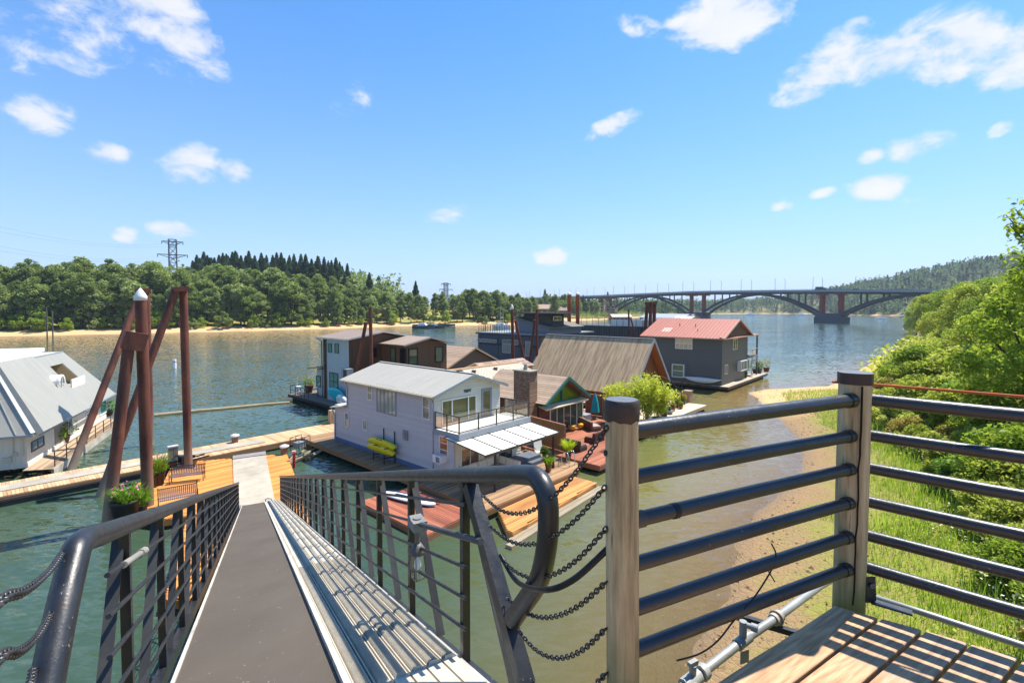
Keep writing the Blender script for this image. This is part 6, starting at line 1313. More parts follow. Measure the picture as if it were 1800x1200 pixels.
def lounge(px, py, ang, label, col='#6a5548', cush='#b8ab9c', L=1.7):
    M = Matrix.Translation(P(px, py, .6)) @ Matrix.Rotation(F1.ang+ang, 4, 'Z'); t = thing('wicker_sofa', label, 'sofa', M, 'low wicker lounge seats'); m = MB(M); m.box(-L/2, L/2, -.45, .45, 0, .3); m.build('base', paint(col, .8, .15), t, bevel=.02)
    m = MB(M); m.box(-L/2, L/2, .3, .48, .3, .75); m.build('backrest', paint(col, .8, .15), t, bevel=.02); m = MB(M); m.box(-L/2+.05, L/2-.05, -.42, .28, .3, .42); m.build('seat_cushion', paint(cush, .8, .08), t, bevel=.03)
    for s in (-.35, .35): m = MB(M); T = Matrix.Translation((s*L/1.7, .22, .42)) @ Matrix.Rotation(rad(-12), 4, 'X'); m.box(-.3, .3, -.08, .08, 0, .32, T); m.build('back_cushion', paint(cush, .8, .08), t, bevel=.04)
lounge(1010, 789, rad(90), 'dark wicker sofa beside the reed fence near the water', '#4c3a30', '#6d5c50', 1.5); lounge(1045, 775, rad(180), 'dark wicker lounge seat partly behind the wooden post', '#5a3428', '#7d5a48', 1.4)
lounge(1036, 752, rad(60), 'long grey brown lounge on the patio in front of the umbrella', '#6d5142', '#a8988a', 2.4)
q = P(1027, 741, .6); m = MB(Matrix.Translation(q) @ Matrix.Rotation(F1.ang, 4, 'Z')); m.box(-.5, .5, -.4, .4, .0, .7); tag(m.build('covered_grill', paint('#8f9296', .7, .08), None, bevel=.06), 'grey covered grill beside the glass doors', 'grill')
q = P(952, 735, .6); t = thing('patio_heater', 'patio heater with wide white reflector behind the reed fence', 'heater', Matrix.Translation(q))
hz = 2.55; m = MB(); m.cyl(q, .04, .6, hz, 8); m.lathe((q.x, q.y, .6), [(.22, 0), (.22, .5), (.08, .6)], 12); m.build('stand', paint('#b0a89c', .4, .1), t); m = MB(); m.lathe((q.x, q.y, hz), [(.55, 0), (.5, .07), (.25, .15), (.05, .18)], 20); m.build('reflector', paint('#efe9dd', .3, .02), t)
# bamboo clumps and flower pots
def bamboo(p, label, h, seed, n=34, spread=1.3):
    rs = np.random.RandomState(seed); t = thing('bamboo', label, 'bamboo', Matrix.Translation(p), 'bamboo clumps in tubs'); m = MB(); m.lathe(p, [(.42, 0), (.55, .1), (.6, .5), (.52, .5)], 14); m.build('tub', paint('#3f3a33', .7, .2), t)
    m = MB(); C_ = []
    for i in range(n):
        a = rs.rand()*6.283; r = .35*rs.rand(); hh = h*(.6+.4*rs.rand()); lean = spread*(.25+.75*rs.rand()); pts = [p+Vector((r*math.cos(a), r*math.sin(a), .4))]
        for k in range(1, 6): s = k/5; pts.append(p+Vector(((r+lean*s**2)*math.cos(a), (r+lean*s**2)*math.sin(a), .4+hh*(s-.12*s*s*s))))
        m.tube(pts, .016, 5, False, .006)
        for k in range(96):
            s = .22+.78*rs.rand()**.8; f = s*5; i0 = min(4, int(f)); q = pts[i0].lerp(pts[i0+1], f-i0); C_.append([q.x-p.x+rs.normal()*.17, q.y-p.y+rs.normal()*.17, q.z-p.z+rs.normal()*.13])
    m.build('canes', paint('#a59a3c', .5, .2), t); rand_mesh('foliage', leaves(np.array(C_), .125, aspect=.30, rs=rs), 4, leaf('#94a42a', '#d0d446', '#f2ec84', .5), t)
for i, (px, py, h, lb) in enumerate(((1112, 752, 3.9, 'leftmost bamboo clump, half behind the board fence'), (1138, 750, 4.5, 'tallest middle bamboo clump on the planter deck'), (1157, 744, 3.6, 'rightmost bamboo clump beside the flower pots'), (1085, 744, 3.3, 'loose bamboo clump arching over the board fence'))): bamboo(P(px, py, .6), lb, h, 20+i, 40, 1.5)
for i, (px, py, r, h, kind, ph, col, lf, fl, lb) in enumerate(((1182, 722, .3, .4, 'bush', .5, '#7c4a34', LO, FLr, 'pot with orange flowers, in front of the patio chair'), (1190, 715, .3, .45, 'bush', .6, '#66605a', LG, FLr, 'pot of red flowers at the arched pole'), (1201, 710, .28, .4, 'bush', .55, '#5c564c', LO, FLy, 'pot of yellow flowers beside the wooden box'),
    (1197, 718, .22, .3, 'bush', .4, '#b0643c', LG, FLr, 'small clay pot below the yellow flowers'), (1176, 727, .4, .35, 'bush', .3, '#8e979c', LD_, FLy, 'wide grey planter nearest the bamboo'), (1167, 736, .3, .5, 'grass', .6, '#3c3833', LG, None, 'dark tub at the foot of the bamboo'))): pot(P(px, py, .62), lb, r, h, kind, ph, col, lf, fl, 40+i)
q = P(1209, 706, .62); M = Matrix.Translation(q) @ Matrix.Rotation(F1.ang, 4, 'Z'); m = MB(M); m.box(-.4, .4, -.35, .35, 0, 1.15); m.box(-.45, .45, -.4, .4, 1.15, 1.2); tag(m.build('wooden_box', wood('#7a6450', '#a88d70', .8, 'z')), 'tall slatted wooden box near the outer end of the planter deck', 'box')
q = P(1186, 702, .62); M = Matrix.Translation(q) @ Matrix.Rotation(F1.ang+2.3, 4, 'Z'); t = thing('patio_chair', 'dark wooden armchair on the planter deck beside the arched pole', 'chair', M); m = MB(M); m.box(-.3, .3, -.3, .3, .35, .45); m.build('seat', paint('#5b3428', .6, .15), t); m = MB(M); m.box(-.3, .3, .25, .33, .45, 1.1); m.build('backrest', paint('#5b3428', .6, .15), t)
for x in (-.27, .27):
    for y in (-.27, .27): m = MB(M); m.box(x-.03, x+.03, y-.03, y+.03, 0, .36); m.build('leg', paint('#4b2c22', .6, .15), t)
q = P(1198, 716, .62); m = MB(); pts = [q, q+Vector((0, 0, 1.6)), q+Vector((.1, .1, 2.6)), D(1190, 680, q.y+.3), D(1178, 668, q.y+.5), D(1160, 661, q.y+.8)]; m.tube(smooth(pts, 4), .035, 8); tag(m.build('arched_pole', paint('#35302c', .6, .2)), 'tall dark pole arching over the flower pots', 'pole')
q = P(1170, 716, .62); t = thing('garden_table', 'small pale round table among the flower pots', 'table', Matrix.Translation(q)); m = MB(); m.lathe(q+Vector((0, 0, .7)), [(.5, 0), (.5, .04)], 18); m.build('table_top', paint('#cdbfa8', .6, .08), t); m = MB(); m.cyl(q, .05, .62, 1.32, 8); m.build('pedestal', paint('#5a5048', .6, .1), t)
fl = float_deck('back_float', 'pale plank float beyond the bamboo under the slate grey house', F1, [(24.5, 3.2), (30.0, 3.0), (30.2, 8.6), (24.5, 9)], .6, wood('#b09a80', '#dcc4a4', .75, 'x', 7), w=.16)
# pots of the slate grey house and of the left houses
for i, (px, py, r, h, kind, ph, col, lf, fl_, lb) in enumerate(((1308.5, 663, .45, .7, 'grass', 1.1, '#2d3130', LG, None, 'round black pot with bright grass against the slate grey house'), (1335, 655, .4, .7, 'bush', 1.0, '#7a6a58', LG, FLy, 'pot with upright green plant near the porch posts'), (1347, 653.5, .45, .7, 'bush', 1.3, '#8b4a30', LO, FLr, 'pot of orange flowers at the end of the slate grey house float'), (1327, 655, .4, .6, 'bush', 1.6, '#5a4a3a', LD_, FLp, 'tall leafy pot behind the spiral stair'))): pot(P(px, py, .65), lb, r, h, kind, ph, col, lf, fl_, 60+i)
pot(P(543, 690, .62), 'planter with pink flowers on the railed side deck', .5, .9, 'bush', 1.0, '#6a4a38', LG, FLp, 70)
pot(P(112, 777, .55), 'large leafy plant in the entry of the mansard house', .4, .5, 'bush', 1.3, '#5a3f2c', LD_, None, 71, pw=.8); pot(P(101, 783, .55), 'small light green plant in the entry of the mansard house', .25, .5, 'bush', .8, '#7c6a50', LG, None, 72, pw=.5)
pot(P(191, 731, .55), 'bushy green pot at the far end of the mansard house walkway', .35, .5, 'bush', .9, '#4c3a30', LG, None, 73, pw=.6)
# post light
# ------------------------------------------------------------------ rusted pilings
RU = rust('#4c2e25', '#7b4836', '#2f2320'); RU2 = rust('#4f2b20', '#7a4230', '#2a1e1a')
def pile(m, a, b, r, n=18): m.tube([a, b], r, n)
def dolphin(name, label, vert, batters, r, cap=None, plate=None, mat=None, straps=True):
    t = thing(name, label, 'piling', Matrix.Translation((vert[0].x, vert[0].y, 0)), 'rusted steel mooring pilings')
    m = MB(); pile(m, vert[0]-Vector((0, 0, 3)), vert[1], r); m.build('upright_pile', mat or RU, t)
    for a, b in batters:
        m = MB(); d = (b-a).normalized(); pile(m, a-d*3, b, r*.95); m.build('raking_pile', mat or RU, t)
    if plate:
        m = MB(); a, b, h, w = plate; m.bar(a, b, w, h); m.build('cap_plate', mat or RU, t)
    if cap:
        m = MB(); m.lathe(vert[1], [(r*1.08, -.12), (r*1.08, .1), (r*.5, .35), (.02, .5)], 18); m.build('white_cap', paint('#e3e0d8', .5, .05), t)
    return t
b1 = P(262, 905, 0); t1_ = D(247, 524, b1.y); v1 = (b1, t1_); a1 = P(188, 932, 0); tb1 = D(228, 592, a1.y+.9)
dolphin('mooring_dolphin', 'nearest rusty double piling with a white cone cap', v1, [(a1, tb1)], .255, True, (tb1+Vector((-.25, -.1, -.1)), D(256, 590, b1.y-.3)+Vector((.0, 0, -.35)), .85, .75))
b2 = P(265, 782, 0); b2t = D(257, 511, b2.y); a2 = P(125, 826, 0); dolphin('mooring_dolphin', 'tall rusty A shaped piling whose raking leg crosses in front of the mansard house', (b2, b2t), [(a2, D(247, 514, b2.y-.5))], .235, None, (D(240, 512, b2.y-.6), D(262, 511, b2.y), .35, .9))
b3 = P(332, 826, .3); b3.z = 0; b3t = D(322, 508, b3.y); a3 = P(176, 872, 0); dolphin('mooring_dolphin', 'tall rusty A shaped piling standing at the benches', (b3, b3t), [(a3, D(309, 511, b3.y-.5))], .225, None, (D(303, 509, b3.y-.55), D(329, 507.5, b3.y), .3, .75))
def small(px0, py0, px1, py1, Y, r, bat=None, label='', cap=False, mat=None, lowz=0):
    a = D(px0, py0, Y); b = D(px1, py1, Y); k = (a.z-lowz)/(b.z-a.z) if b.z != a.z else 0; a0 = a-(b-a)*k
    bs = []
    if bat:
        c = D(bat[0], bat[1], Y-.4); d = D(bat[2], bat[3], Y-.8); k = (c.z)/(d.z-c.z); bs = [(c-(d-c)*k, d)]
    return dolphin('mooring_pile', label, (a0, b), bs, r, cap, None, mat)
small(653, 640, 651, 541.5, 47, .17, (629, 640, 643.5, 566), 'slim rusty pair of pilings between the white and the brown houses')
small(903, 640, 900, 542, 58, .19, (923, 640, 906, 563), 'rusty piling pair with white tip behind the shake chimney', True, RU2)
small(944, 640, 943.5, 544, 60, .17, (931, 640, 940, 562), 'rusty piling pair right of the white tipped one', False, RU2)
R3 = rust('#8a3f22', '#b55a30', '#5a2a1c')
for i, px in enumerate((1000.5, 1015.5)): small(px, 560, px, 517.5, 104, .42, None, 'orange rust piling, the %s of the tall pair beyond the navy house' % ('left' if i == 0 else 'right'), True, R3)
small(1106, 590, 1105, 544, 76, .13, (1119, 596, 1109, 560), 'thin dark piling with a raking leg in front of the dark boathouse', False, RU2)
t = dolphin('mooring_dolphin', 'cluster of four rusty pilings joined at the top beside the salmon roof', (P(1151, 640, 0), D(1149.5, 533, P(1151, 640, 0).y)), [(D(1129, 595, 84)-Vector((0, 0, 5)), D(1138, 533, 84)), (D(1141, 595, 84)-Vector((0, 0, 5)), D(1144, 533, 84)), (D(1148, 590, 86)-Vector((0, 0, 5)), D(1151, 533, 86))], .30, None, (D(1136, 533, 84), D(1153, 532, 85), .5, .8), RU2)

# log boom and buoy
a = P(271, 730, .05); b = P(509, 707, .05); m = MB(); m.tube([a, a.lerp(b, .3)+Vector((0, .1, .02)), a.lerp(b, .52)], .2, 10, True, .17); tag(m.build('boom_log', wood('#6b5c42', '#a8997a', .9, 'x', 3)), 'near length of the long floating log boom on open water', 'log', 'floating boom logs')
m = MB(); m.tube([a.lerp(b, .51), a.lerp(b, .8)+Vector((0, .05, .02)), b], .19, 10, True, .13); tag(m.build('boom_log', wood('#6b5c42', '#a8997a', .9, 'x', 3)), 'far length of the long floating log boom, reaching toward the brown house', 'log', 'floating boom logs')
q = P(307, 647, 0); t = thing('buoy', 'white spar buoy with an orange band out on the river', 'buoy', Matrix.Translation(q)); m = MB(); m.cyl(q, .28, -.4, 1.55, 14); m.build('float_body', WHITE(), t); m = MB(); m.cyl(q, .285, 1.0, 1.2, 14); m.build('orange_band', paint('#e07a30', .5, .05), t)
# ------------------------------------------------------------------ trees and bushes
def crown_pts(rs, n, H, R, z0, clumps=26, flat=1.0, core=.55):
    "leaf centres gathered in clumps inside an uneven crown"
    cs = []
    for i in range(clumps):
        t = rs.rand(); zc = z0+(H-z0)*(.08+.92*t); prof = math.sin(math.pi*min(1, (t*.86+.14)))**.6; a = rs.rand()*6.283; rr = R*prof*(.25+.65*rs.rand()**.6)
        cs.append((rr*math.cos(a), rr*math.sin(a), zc, R*(.20+.22*rs.rand())))
    cs = np.array(cs); k = rs.randint(0, clumps, n); d = rs.normal(size=(n, 3)); d /= np.linalg.norm(d, axis=1)[:, None]
    r = cs[k, 3]*(.55+.5*rs.rand(n)); return cs[k, :3]+d*r[:, None]*np.array([1, 1, .8*flat])
def mk_broadleaf(name, H, R, n, size, mat, seed, z0=.12, clumps=30, trunk=True):
    rs = np.random.RandomState(seed); root = thing(name, None, None); v = leaves(crown_pts(rs, n, H*.97, R, H*z0, clumps), size, rs=rs); rand_mesh('crown', v, 4, mat, root)
    m = MB(); m.tube([(0, 0, -1.5), (.1, 0, H*.3), (.0, .1, H*.62)], H*.022, 7, True, H*.008)
    for i in range(5): a = i*1.3+seed; m.tube([(0, 0, H*(.25+.07*i)), (math.cos(a)*R*.35, math.sin(a)*R*.35, H*(.45+.06*i)), (math.cos(a)*R*.6, math.sin(a)*R*.6, H*(.58+.06*i))], H*.01, 5, False, H*.003)
    m.build('trunk', bark(), root); return root
def mk_conifer(name, H, R, n, mat, seed):
    rs = np.random.RandomState(seed); root = thing(name, None, None); t = rs.rand(n)**.75; tier = t*.7+.3*(np.floor(t*19)/19+.03*rs.rand(n)); z = H*(.12+.88*tier); prof = (1-tier)**.8*(.9+.15*np.sin(tier*37+seed)); a = rs.rand(n)*6.283
    arms = np.floor(a/6.283*9)/9*6.283+tier*11; a = arms+rs.normal(size=n)*.28; r = R*prof*(.15+.85*rs.rand(n)**.6); c = np.stack([r*np.cos(a), r*np.sin(a), z-r*.28], 1)
    rand_mesh('crown', leaves(c, R*.20*(.30+.70*(1-t)), aspect=.42, rs=rs), 4, mat, root); m = MB(); m.tube([(0, 0, -1.5), (0, 0, H*.97)], H*.016, 6, True, .04); m.build('trunk', bark(), root); return root
GA = leaf('#48582e', '#76874c', '#a9b27a', .35, .65); GB = leaf('#52622f', '#8a9a52', '#bdc388', .35, .65); GC = leaf('#223a2b', '#37563e', '#55744f', .2, .7); GY = leaf('#55721f', '#8ba233', '#bcc85c', .35, .5)
prot = {'oak': [mk_broadleaf('broadleaf_tree', 24, 5.6, 7600, .38, GA, 31, clumps=54), mk_broadleaf('broadleaf_tree', 21, 5.0, 7000, .36, GB, 32, clumps=50), mk_broadleaf('broadleaf_tree', 26, 4.8, 7600, .38, GA, 33, clumps=60), mk_broadleaf('broadleaf_tree', 18, 5.4, 6500, .35, GB, 34, .08, clumps=46)],
        'low': [mk_broadleaf('leafy_shrub_tree', 9, 4.6, 3600, .27, GY, 35, .02, 18), mk_broadleaf('leafy_shrub_tree', 8, 4.2, 3400, .27, GB, 36, .02, 16)],
        'fir': [mk_conifer('fir_tree', 27, 6.6, 4200, GC, 41), mk_conifer('fir_tree', 24, 5.6, 3800, GC, 42), mk_conifer('fir_tree', 30, 6.4, 4400, GC, 43)]}
used = set()
def plant(kind, x, y, s, label, group, cat='tree', i=None, z=None, sx=None):
    L = prot[kind]; i = random.randrange(len(L)) if i is None else i % len(L); o = L[i]
    if o.name in used: o = copy_tree(o)
    used.add(o.name); zz = float(height(x, y)) if z is None else z
    o.location = (x, y, max(zz, .1)-.15); o.rotation_euler = (0, 0, random.uniform(0, 6.283)); o.scale = (s*(sx or 1), s*(sx or 1), s); tag(o, label, cat, group); return o
def where(px):
    for a, l in ((60, 'at the far left edge'), (180, 'left of the rusty pilings'), (345, 'behind the rusty pilings'), (480, 'between the pilings and the brown house'), (580, 'left of the brown house'), (700, 'above the brown house'), (860, 'above the tan gabled roofs'), (960, 'above the navy house'), (2000, 'toward the bridge')):
        if px < a: return l
RND = random.Random(21)
# tops of the far wood as read along the bank: px -> skyline py
def sky_left(px): return np.interp(px, [-200, 0, 70, 100, 130, 200, 260, 330, 420, 500, 560, 620, 680, 740, 800, 860, 900, 960], [462, 462, 462, 470, 455, 462, 468, 468, 472, 478, 485, 500, 512, 520, 510, 510, 520, 518])
shore = [(-189, 178), (-160, 194), (-119, 224), (-88, 250), (-66, 282), (-34, 292), (0, 309), (6, 318), (40, 390)]
def shore_at(px):
    k = (px-900)/FPX; best = None
    for a, b in zip([(-400, 100)]+shore, shore):
        d = (b[0]-a[0])-k*(b[1]-a[1])
        if abs(d) < 1e-9: continue
        t = (k*a[1]-a[0])/d
        if 0 <= t <= 1: y = a[1]+(b[1]-a[1])*t; best = y if best is None else min(best, y)
    return best
for row, (off, n, jit) in enumerate(((9, 84, 3), (20, 84, 5), (36, 62, 8))):
    for i in range(n):
        px = -90+1030*(i+RND.random()*.9)/n; y0 = shore_at(px)
        if y0 is None: continue
        if 690 < px < 960 and row == 0 and RND.random() < .35: continue
        y = y0+off*1.35+RND.uniform(-jit, jit); x = (px-900)/FPX*y
        g = float(height(x, y)); top = CAMZ+(543-float(sky_left(px)))*y/FPX; top *= RND.uniform(.78, 1.06) if row else RND.uniform(.50, .86)
        if row == 2: top *= 1.02
        hgt = min(max(top-g, 6), 31); k = RND.randrange(4); base = (24, 21, 26, 18)[k]
        sp = 'light' if k in (1, 3) else 'dark'
        plant('oak', x, y, hgt/base, ('broadleaf tree of the dense far bank wood, ' if px < 690 else 'broadleaf tree above the park shore, ')+where(px), 'broadleaf trees along the far bank '+where(px), i=k, sx=RND.uniform(.9, 1.2) if hgt > 12 else 1.25)
for i in range(44):
    px = -60+1000*(i+RND.random())/44; y0 = shore_at(px)
    if y0 is None or (700 < px < 940 and RND.random() < .6): continue
    y = y0+RND.uniform(5.5, 10); plant('low', (px-900)/FPX*y, y, RND.uniform(.45, .95), 'low pale shrub above the sandy far shore, '+where(px), 'shrubs at the foot of the far wood '+where(px), 'shrub')
for i in range(54):
    px = 338+310*(i+RND.random())/54 if i < 48 else RND.choice((20, 60, 250, 733, 1165, 930)); Y = 330+RND.uniform(-30, 40)
    if i >= 48: px, Y, top = ((731, 330, 493), (650, 300, 478), (958, 560, 507), (1068, 700, 512), (975, 620, 516), (880, 520, 515))[i-48]
    else: top = np.interp(px, [335, 350, 470, 560, 600, 640, 655], [452, 444, 445, 450, 456, 472, 486])+RND.uniform(-4, 11)
    x = (px-900)/FPX*Y; g = float(height(x, Y)); h = CAMZ+(543-top)*Y/FPX-g; k = RND.randrange(3)
    plant('fir', x, Y, max(.4, min(h, 40)/(27, 24, 30)[k]), 'dark fir on the wooded ridge '+where(px) if i < 48 else 'lone dark fir over the low trees '+where(px), 'firs on the far ridge '+where(px), i=k)
# fill of the woods that reads as one mass
def wood_mass(name, label, spots, mats, seed, leaf_s=1.6, per=150, fir=.3, kind='stuff'):
    rs = np.random.RandomState(seed); V = [[], []]
    for x, y, h in spots:
        g = float(height(x, y)); f = rs.rand() < fir; n = per
        if f: t = rs.rand(n)**.8; a = rs.rand(n)*6.283; r = h*.17*(1-t)*(.4+.6*rs.rand(n)); c = np.stack([x+r*np.cos(a), y+r*np.sin(a), g+h*(.05+.95*t)], 1)
        else:
            d = rs.normal(size=(n, 3)); d /= np.linalg.norm(d, axis=1)[:, None]; r = h*.33*(1+.25*rs.normal(size=n)); c = np.stack([x+d[:, 0]*r, y+d[:, 1]*r, g+h*.55+d[:, 2]*r*1.25], 1)
        V[0 if f else 1].append(leaves(c, leaf_s*h/18, rs=rs))
    for v, mt, nm in ((V[0], mats[0], name), (V[1], mats[1], name)):
        if v: o = rand_mesh(nm, np.concatenate(v), 4, mt); tag(o, label, 'woods', kind=kind)
FARF = leaf('#22382f', '#345043', '#4c6a54', .15, .6); FARB = leaf('#3d5636', '#58744a', '#7c9560', .2, .6)
rsx = np.random.RandomState(5); sp = []
while len(sp) < 260:
    px = rsx.uniform(-150, 700); Y = rsx.uniform(255, 400); x = (px-900)/FPX*Y
    if sdist(np.array([x]), np.array([Y]))[0] > 45: sp.append((x, Y, rsx.uniform(14, 22)))
for i in range(230): px = rsx.uniform(-1500, -90); Y = rsx.uniform(110, 300); x = (px-900)/FPX*Y; sp += [(x, Y, rsx.uniform(15, 24))] if sdist(np.array([x]), np.array([Y]))[0] > 9 else []
wood_mass('far_wood', 'dense green woodland filling in behind the far bank trees', sp, (GC, GA), 6, 1.3, 150, .15)
sp = []
while len(sp) < 2300:
    px = rsx.uniform(1380, 2050); Y = rsx.uniform(640, 1150); x = (px-900)/FPX*Y
    if sdist(np.array([x]), np.array([Y]))[0] > 6: sp.append((x, Y, rsx.uniform(13, 24)))
wood_mass('hill_wood', 'hazy dark conifer woodland covering the hill beyond the bridge', sp, (FARF, FARB), 7, 1.5, 70, .6)
sp = []
while len(sp) < 2200:
    px = rsx.uniform(930, 1540); Y = rsx.uniform(640, 1300); x = (px-900)/FPX*Y
    if sdist(np.array([x]), np.array([Y]))[0] > 3: sp.append((x, Y, rsx.uniform(11, 22)))
wood_mass('distant_wood', 'low hazy line of trees on the distant shore beyond the bridge', sp, (FARF, FARB), 8, 1.6, 60, .35)
# low scrub on the near left abutment shore
sp = []
while len(sp) < 260:
    px = rsx.uniform(1010, 1165); Y = rsx.uniform(400, 620); x = (px-900)/FPX*Y
    d = sdist(np.array([x]), np.array([Y]))[0]
    if 3 < d < 75: sp.append((x, Y, rsx.uniform(3, 6.5) if d < 40 else rsx.uniform(6, 11)))
wood_mass('shore_scrub', 'bright yellow green scrub on the shore below the left end of the bridge', sp, (GY, GY), 9, 1.1, 70, 0.)
for i in range(30):
    px = RND.uniform(950, 1160); Y = RND.uniform(480, 640); x = (px-900)/FPX*Y
    if sdist(np.array([x]), np.array([Y]))[0] > 30: plant('oak' if RND.random() < .65 else 'fir', x, Y, RND.uniform(.45, .8), 'tree on the slope behind the left end of the bridge', 'trees behind the left end of the bridge')

for i in range(46):
    px = RND.uniform(815, 1050); y0 = shore_at(px) or 420; y = y0+RND.uniform(14, 95); x = (px-900)/FPX*y
    if sdist(np.array([x]), np.array([y]))[0] > 6: k = RND.randrange(4); plant('oak', x, y, RND.uniform(.55, .82), 'broadleaf tree beyond the navy house roofs', 'broadleaf trees beyond the navy house', i=k, sx=RND.uniform(1., 1.3))
# ---- near right bank: bushes
BG = leaf('#55701a', '#96ac30', '#d6d860', .5, .42); BH = leaf('#6c7c22', '#b4bb44', '#e8e284', .5, .42); BR = leaf('#6a6428', '#b0a048', '#d0a060', .42, .5); BD = leaf('#3c601e', '#6d9434', '#a8c050', .46, .4)
def mk_bush(mat, R, H, n, size, seed, name='bush'):
    rs = np.random.RandomState(seed); root = thing(name, None, None); c = crown_pts(rs, n, H, R, 0, 34, 1.0); c[:, 2] = np.maximum(c[:, 2], .05); rand_mesh('foliage', leaves(c, size, rs=rs, up=.5), 4, mat, root)
    m = MB()
    for i in range(9): a = i*.7+seed; m.tube([(0, 0, -.3), (math.cos(a)*R*.3, math.sin(a)*R*.3, H*.4), (math.cos(a)*R*.55, math.sin(a)*R*.55, H*.75)], .035, 5, False, .012)
    m.build('stems', bark('#6a5238'), root); return root
prot['bush'] = [mk_bush(BG, 1.7, 2.4, 9000, .095, 51), mk_bush(BH, 1.8, 2.6, 8500, .10, 52), mk_bush(BR, 1.5, 2.0, 6500, .085, 53), mk_bush(BD, 1.7, 2.3, 9000, .10, 54), mk_bush(BG, 2.0, 2.9, 9500, .11, 55)]
prot['bank'] = [mk_broadleaf('bank_tree', 10, 3.6, 15000, .13, BH, 61, .06, 40), mk_broadleaf('bank_tree', 9, 3.8, 15000, .125, BG, 62, .06, 40), mk_broadleaf('bank_tree', 11, 3.4, 15000, .13, leaf('#5a7424', '#93a640', '#c8cc78', .42, .45), 63, .04, 44)]
front = np.array([(13.6, 12.5), (15.2, 15), (17.2, 17.5), (20.6, 22), (24.6, 29), (29.5, 38), (34.7, 50), (42, 62)])
def front_x(y): return np.interp(y, front[:, 1], front[:, 0])
cnt = 0; tries = 0; pts = []
while cnt < 150 and tries < 9000:
    tries += 1; Y = 7+ (43)*RND.random()**1.3; X = float(front_x(Y))+1.0+RND.random()**1.3*(14+Y*.25)
    if min([math.hypot(X-a, Y-b) for a, b in pts] or [9]) < (1.25+Y*.012): continue
    if X/Y > 1.32 or X*X+(Y)**2 < 120: continue
    pts.append((X, Y)); dist = X-float(front_x(Y)); k = RND.choice((0, 1, 1, 2, 2, 3, 4, 1)); s = RND.uniform(.75, 1.2)*(1+.02*dist)*(1 if Y < 30 else 1.15)
    if dist < 2.2: s *= .72
    desc = ('bright green', 'yellow green', 'reddish brown', 'dark green', 'tall bright green')[k]; dpt = 'close behind the pipe railing' if Y < 18 else ('on the near bank beyond the grass' if Y < 32 else 'on the bank toward the sand spit')
    plant('bush', X, Y, s, desc+' leafy bush '+dpt, desc+' bushes '+dpt, 'bush', i=k); cnt += 1
# trees further along the right bank: survey px, distance, skyline
for i, (px, Y, top) in enumerate(((1800, 40, 455), (1745, 62, 470), (1815, 30, 455), (1700, 75, 478), (1775, 85, 455), (1660, 120, 492), (1625, 150, 500), (1612, 190, 505), (1690, 130, 480), (1640, 95, 530), (1590, 88, 600), (1740, 120, 470), (1720, 50, 530), (1770, 48, 490), (1680, 60, 560), (1655, 74, 565), (1620, 72, 600), (1832, 45, 460), (1600, 118, 575), (1642, 225, 500), (1668, 215, 495), (1610, 235, 515), (1630, 250, 520), (1650, 180, 505), (1700, 190, 478), (1600, 205, 530), (1725, 160, 475), (1810, 70, 450), (1830, 90, 440))):
    x = (px-900)/FPX*Y; g = max(float(height(x, Y)), .3); h = (CAMZ+(543-top-10)*Y/FPX-g)*.9
    if h < 1.5: h = 2.5
    k = (0, 2, 1)[i % 3]; plant('bank', x, Y, h/(10, 9, 11)[k], ('tall tree on the right bank ' if h > 8 else 'small tree on the right bank ')+('by the rocky point' if Y > 170 else 'midway to the rocky point' if Y > 80 else 'close above the bushes'), 'trees along the right bank '+('by the rocky point' if Y > 170 else 'midway' if Y > 80 else 'near'), i=k, sx=max(.9, min(1.5, 4/h+.5)))
for i in range(30):
    t = RND.random(); Y = 66+92*t**1.1; X = float(np.interp(Y, [61, 64.6, 80, 108, 158], [46, 48, 59, 86, 137]))+RND.uniform(3, 9); plant('bush', X, Y, RND.uniform(.35, .6)*(1+t*1.1), 'low bush at the water edge beyond the sand spit', 'bushes at the water edge beyond the sand spit', 'bush')
# fill on the bank slope
def bank_fill():
    rs = np.random.RandomState(77); C_ = []
    while len(C_) < 900:
        Y = rs.uniform(60, 330); px = rs.uniform(1520, 2100); X = (px-900)/FPX*Y; d = float(sdist(np.array([X]), np.array([Y]))[0])
        if d > 5: C_.append((X, Y, rs.uniform(2.5, 5.0)*(1+min(d, 40)*.02)))
    V = []
    for x, y, h in C_:
        g = float(height(x, y)); n = 130; d = rs.normal(size=(n, 3)); d /= np.linalg.norm(d, axis=1)[:, None]; r = h*.62*(.8+.3*rs.rand(n)); V.append(leaves(np.stack([x+d[:, 0]*r, y+d[:, 1]*r, g+h*.4+d[:, 2]*r*.75], 1), .30+.001*y, rs=rs))
    o = rand_mesh('bank_thicket', np.concatenate(V), 4, BH); tag(o, 'continuous green thicket covering the right bank between the trees', 'thicket', kind='stuff')
bank_fill()
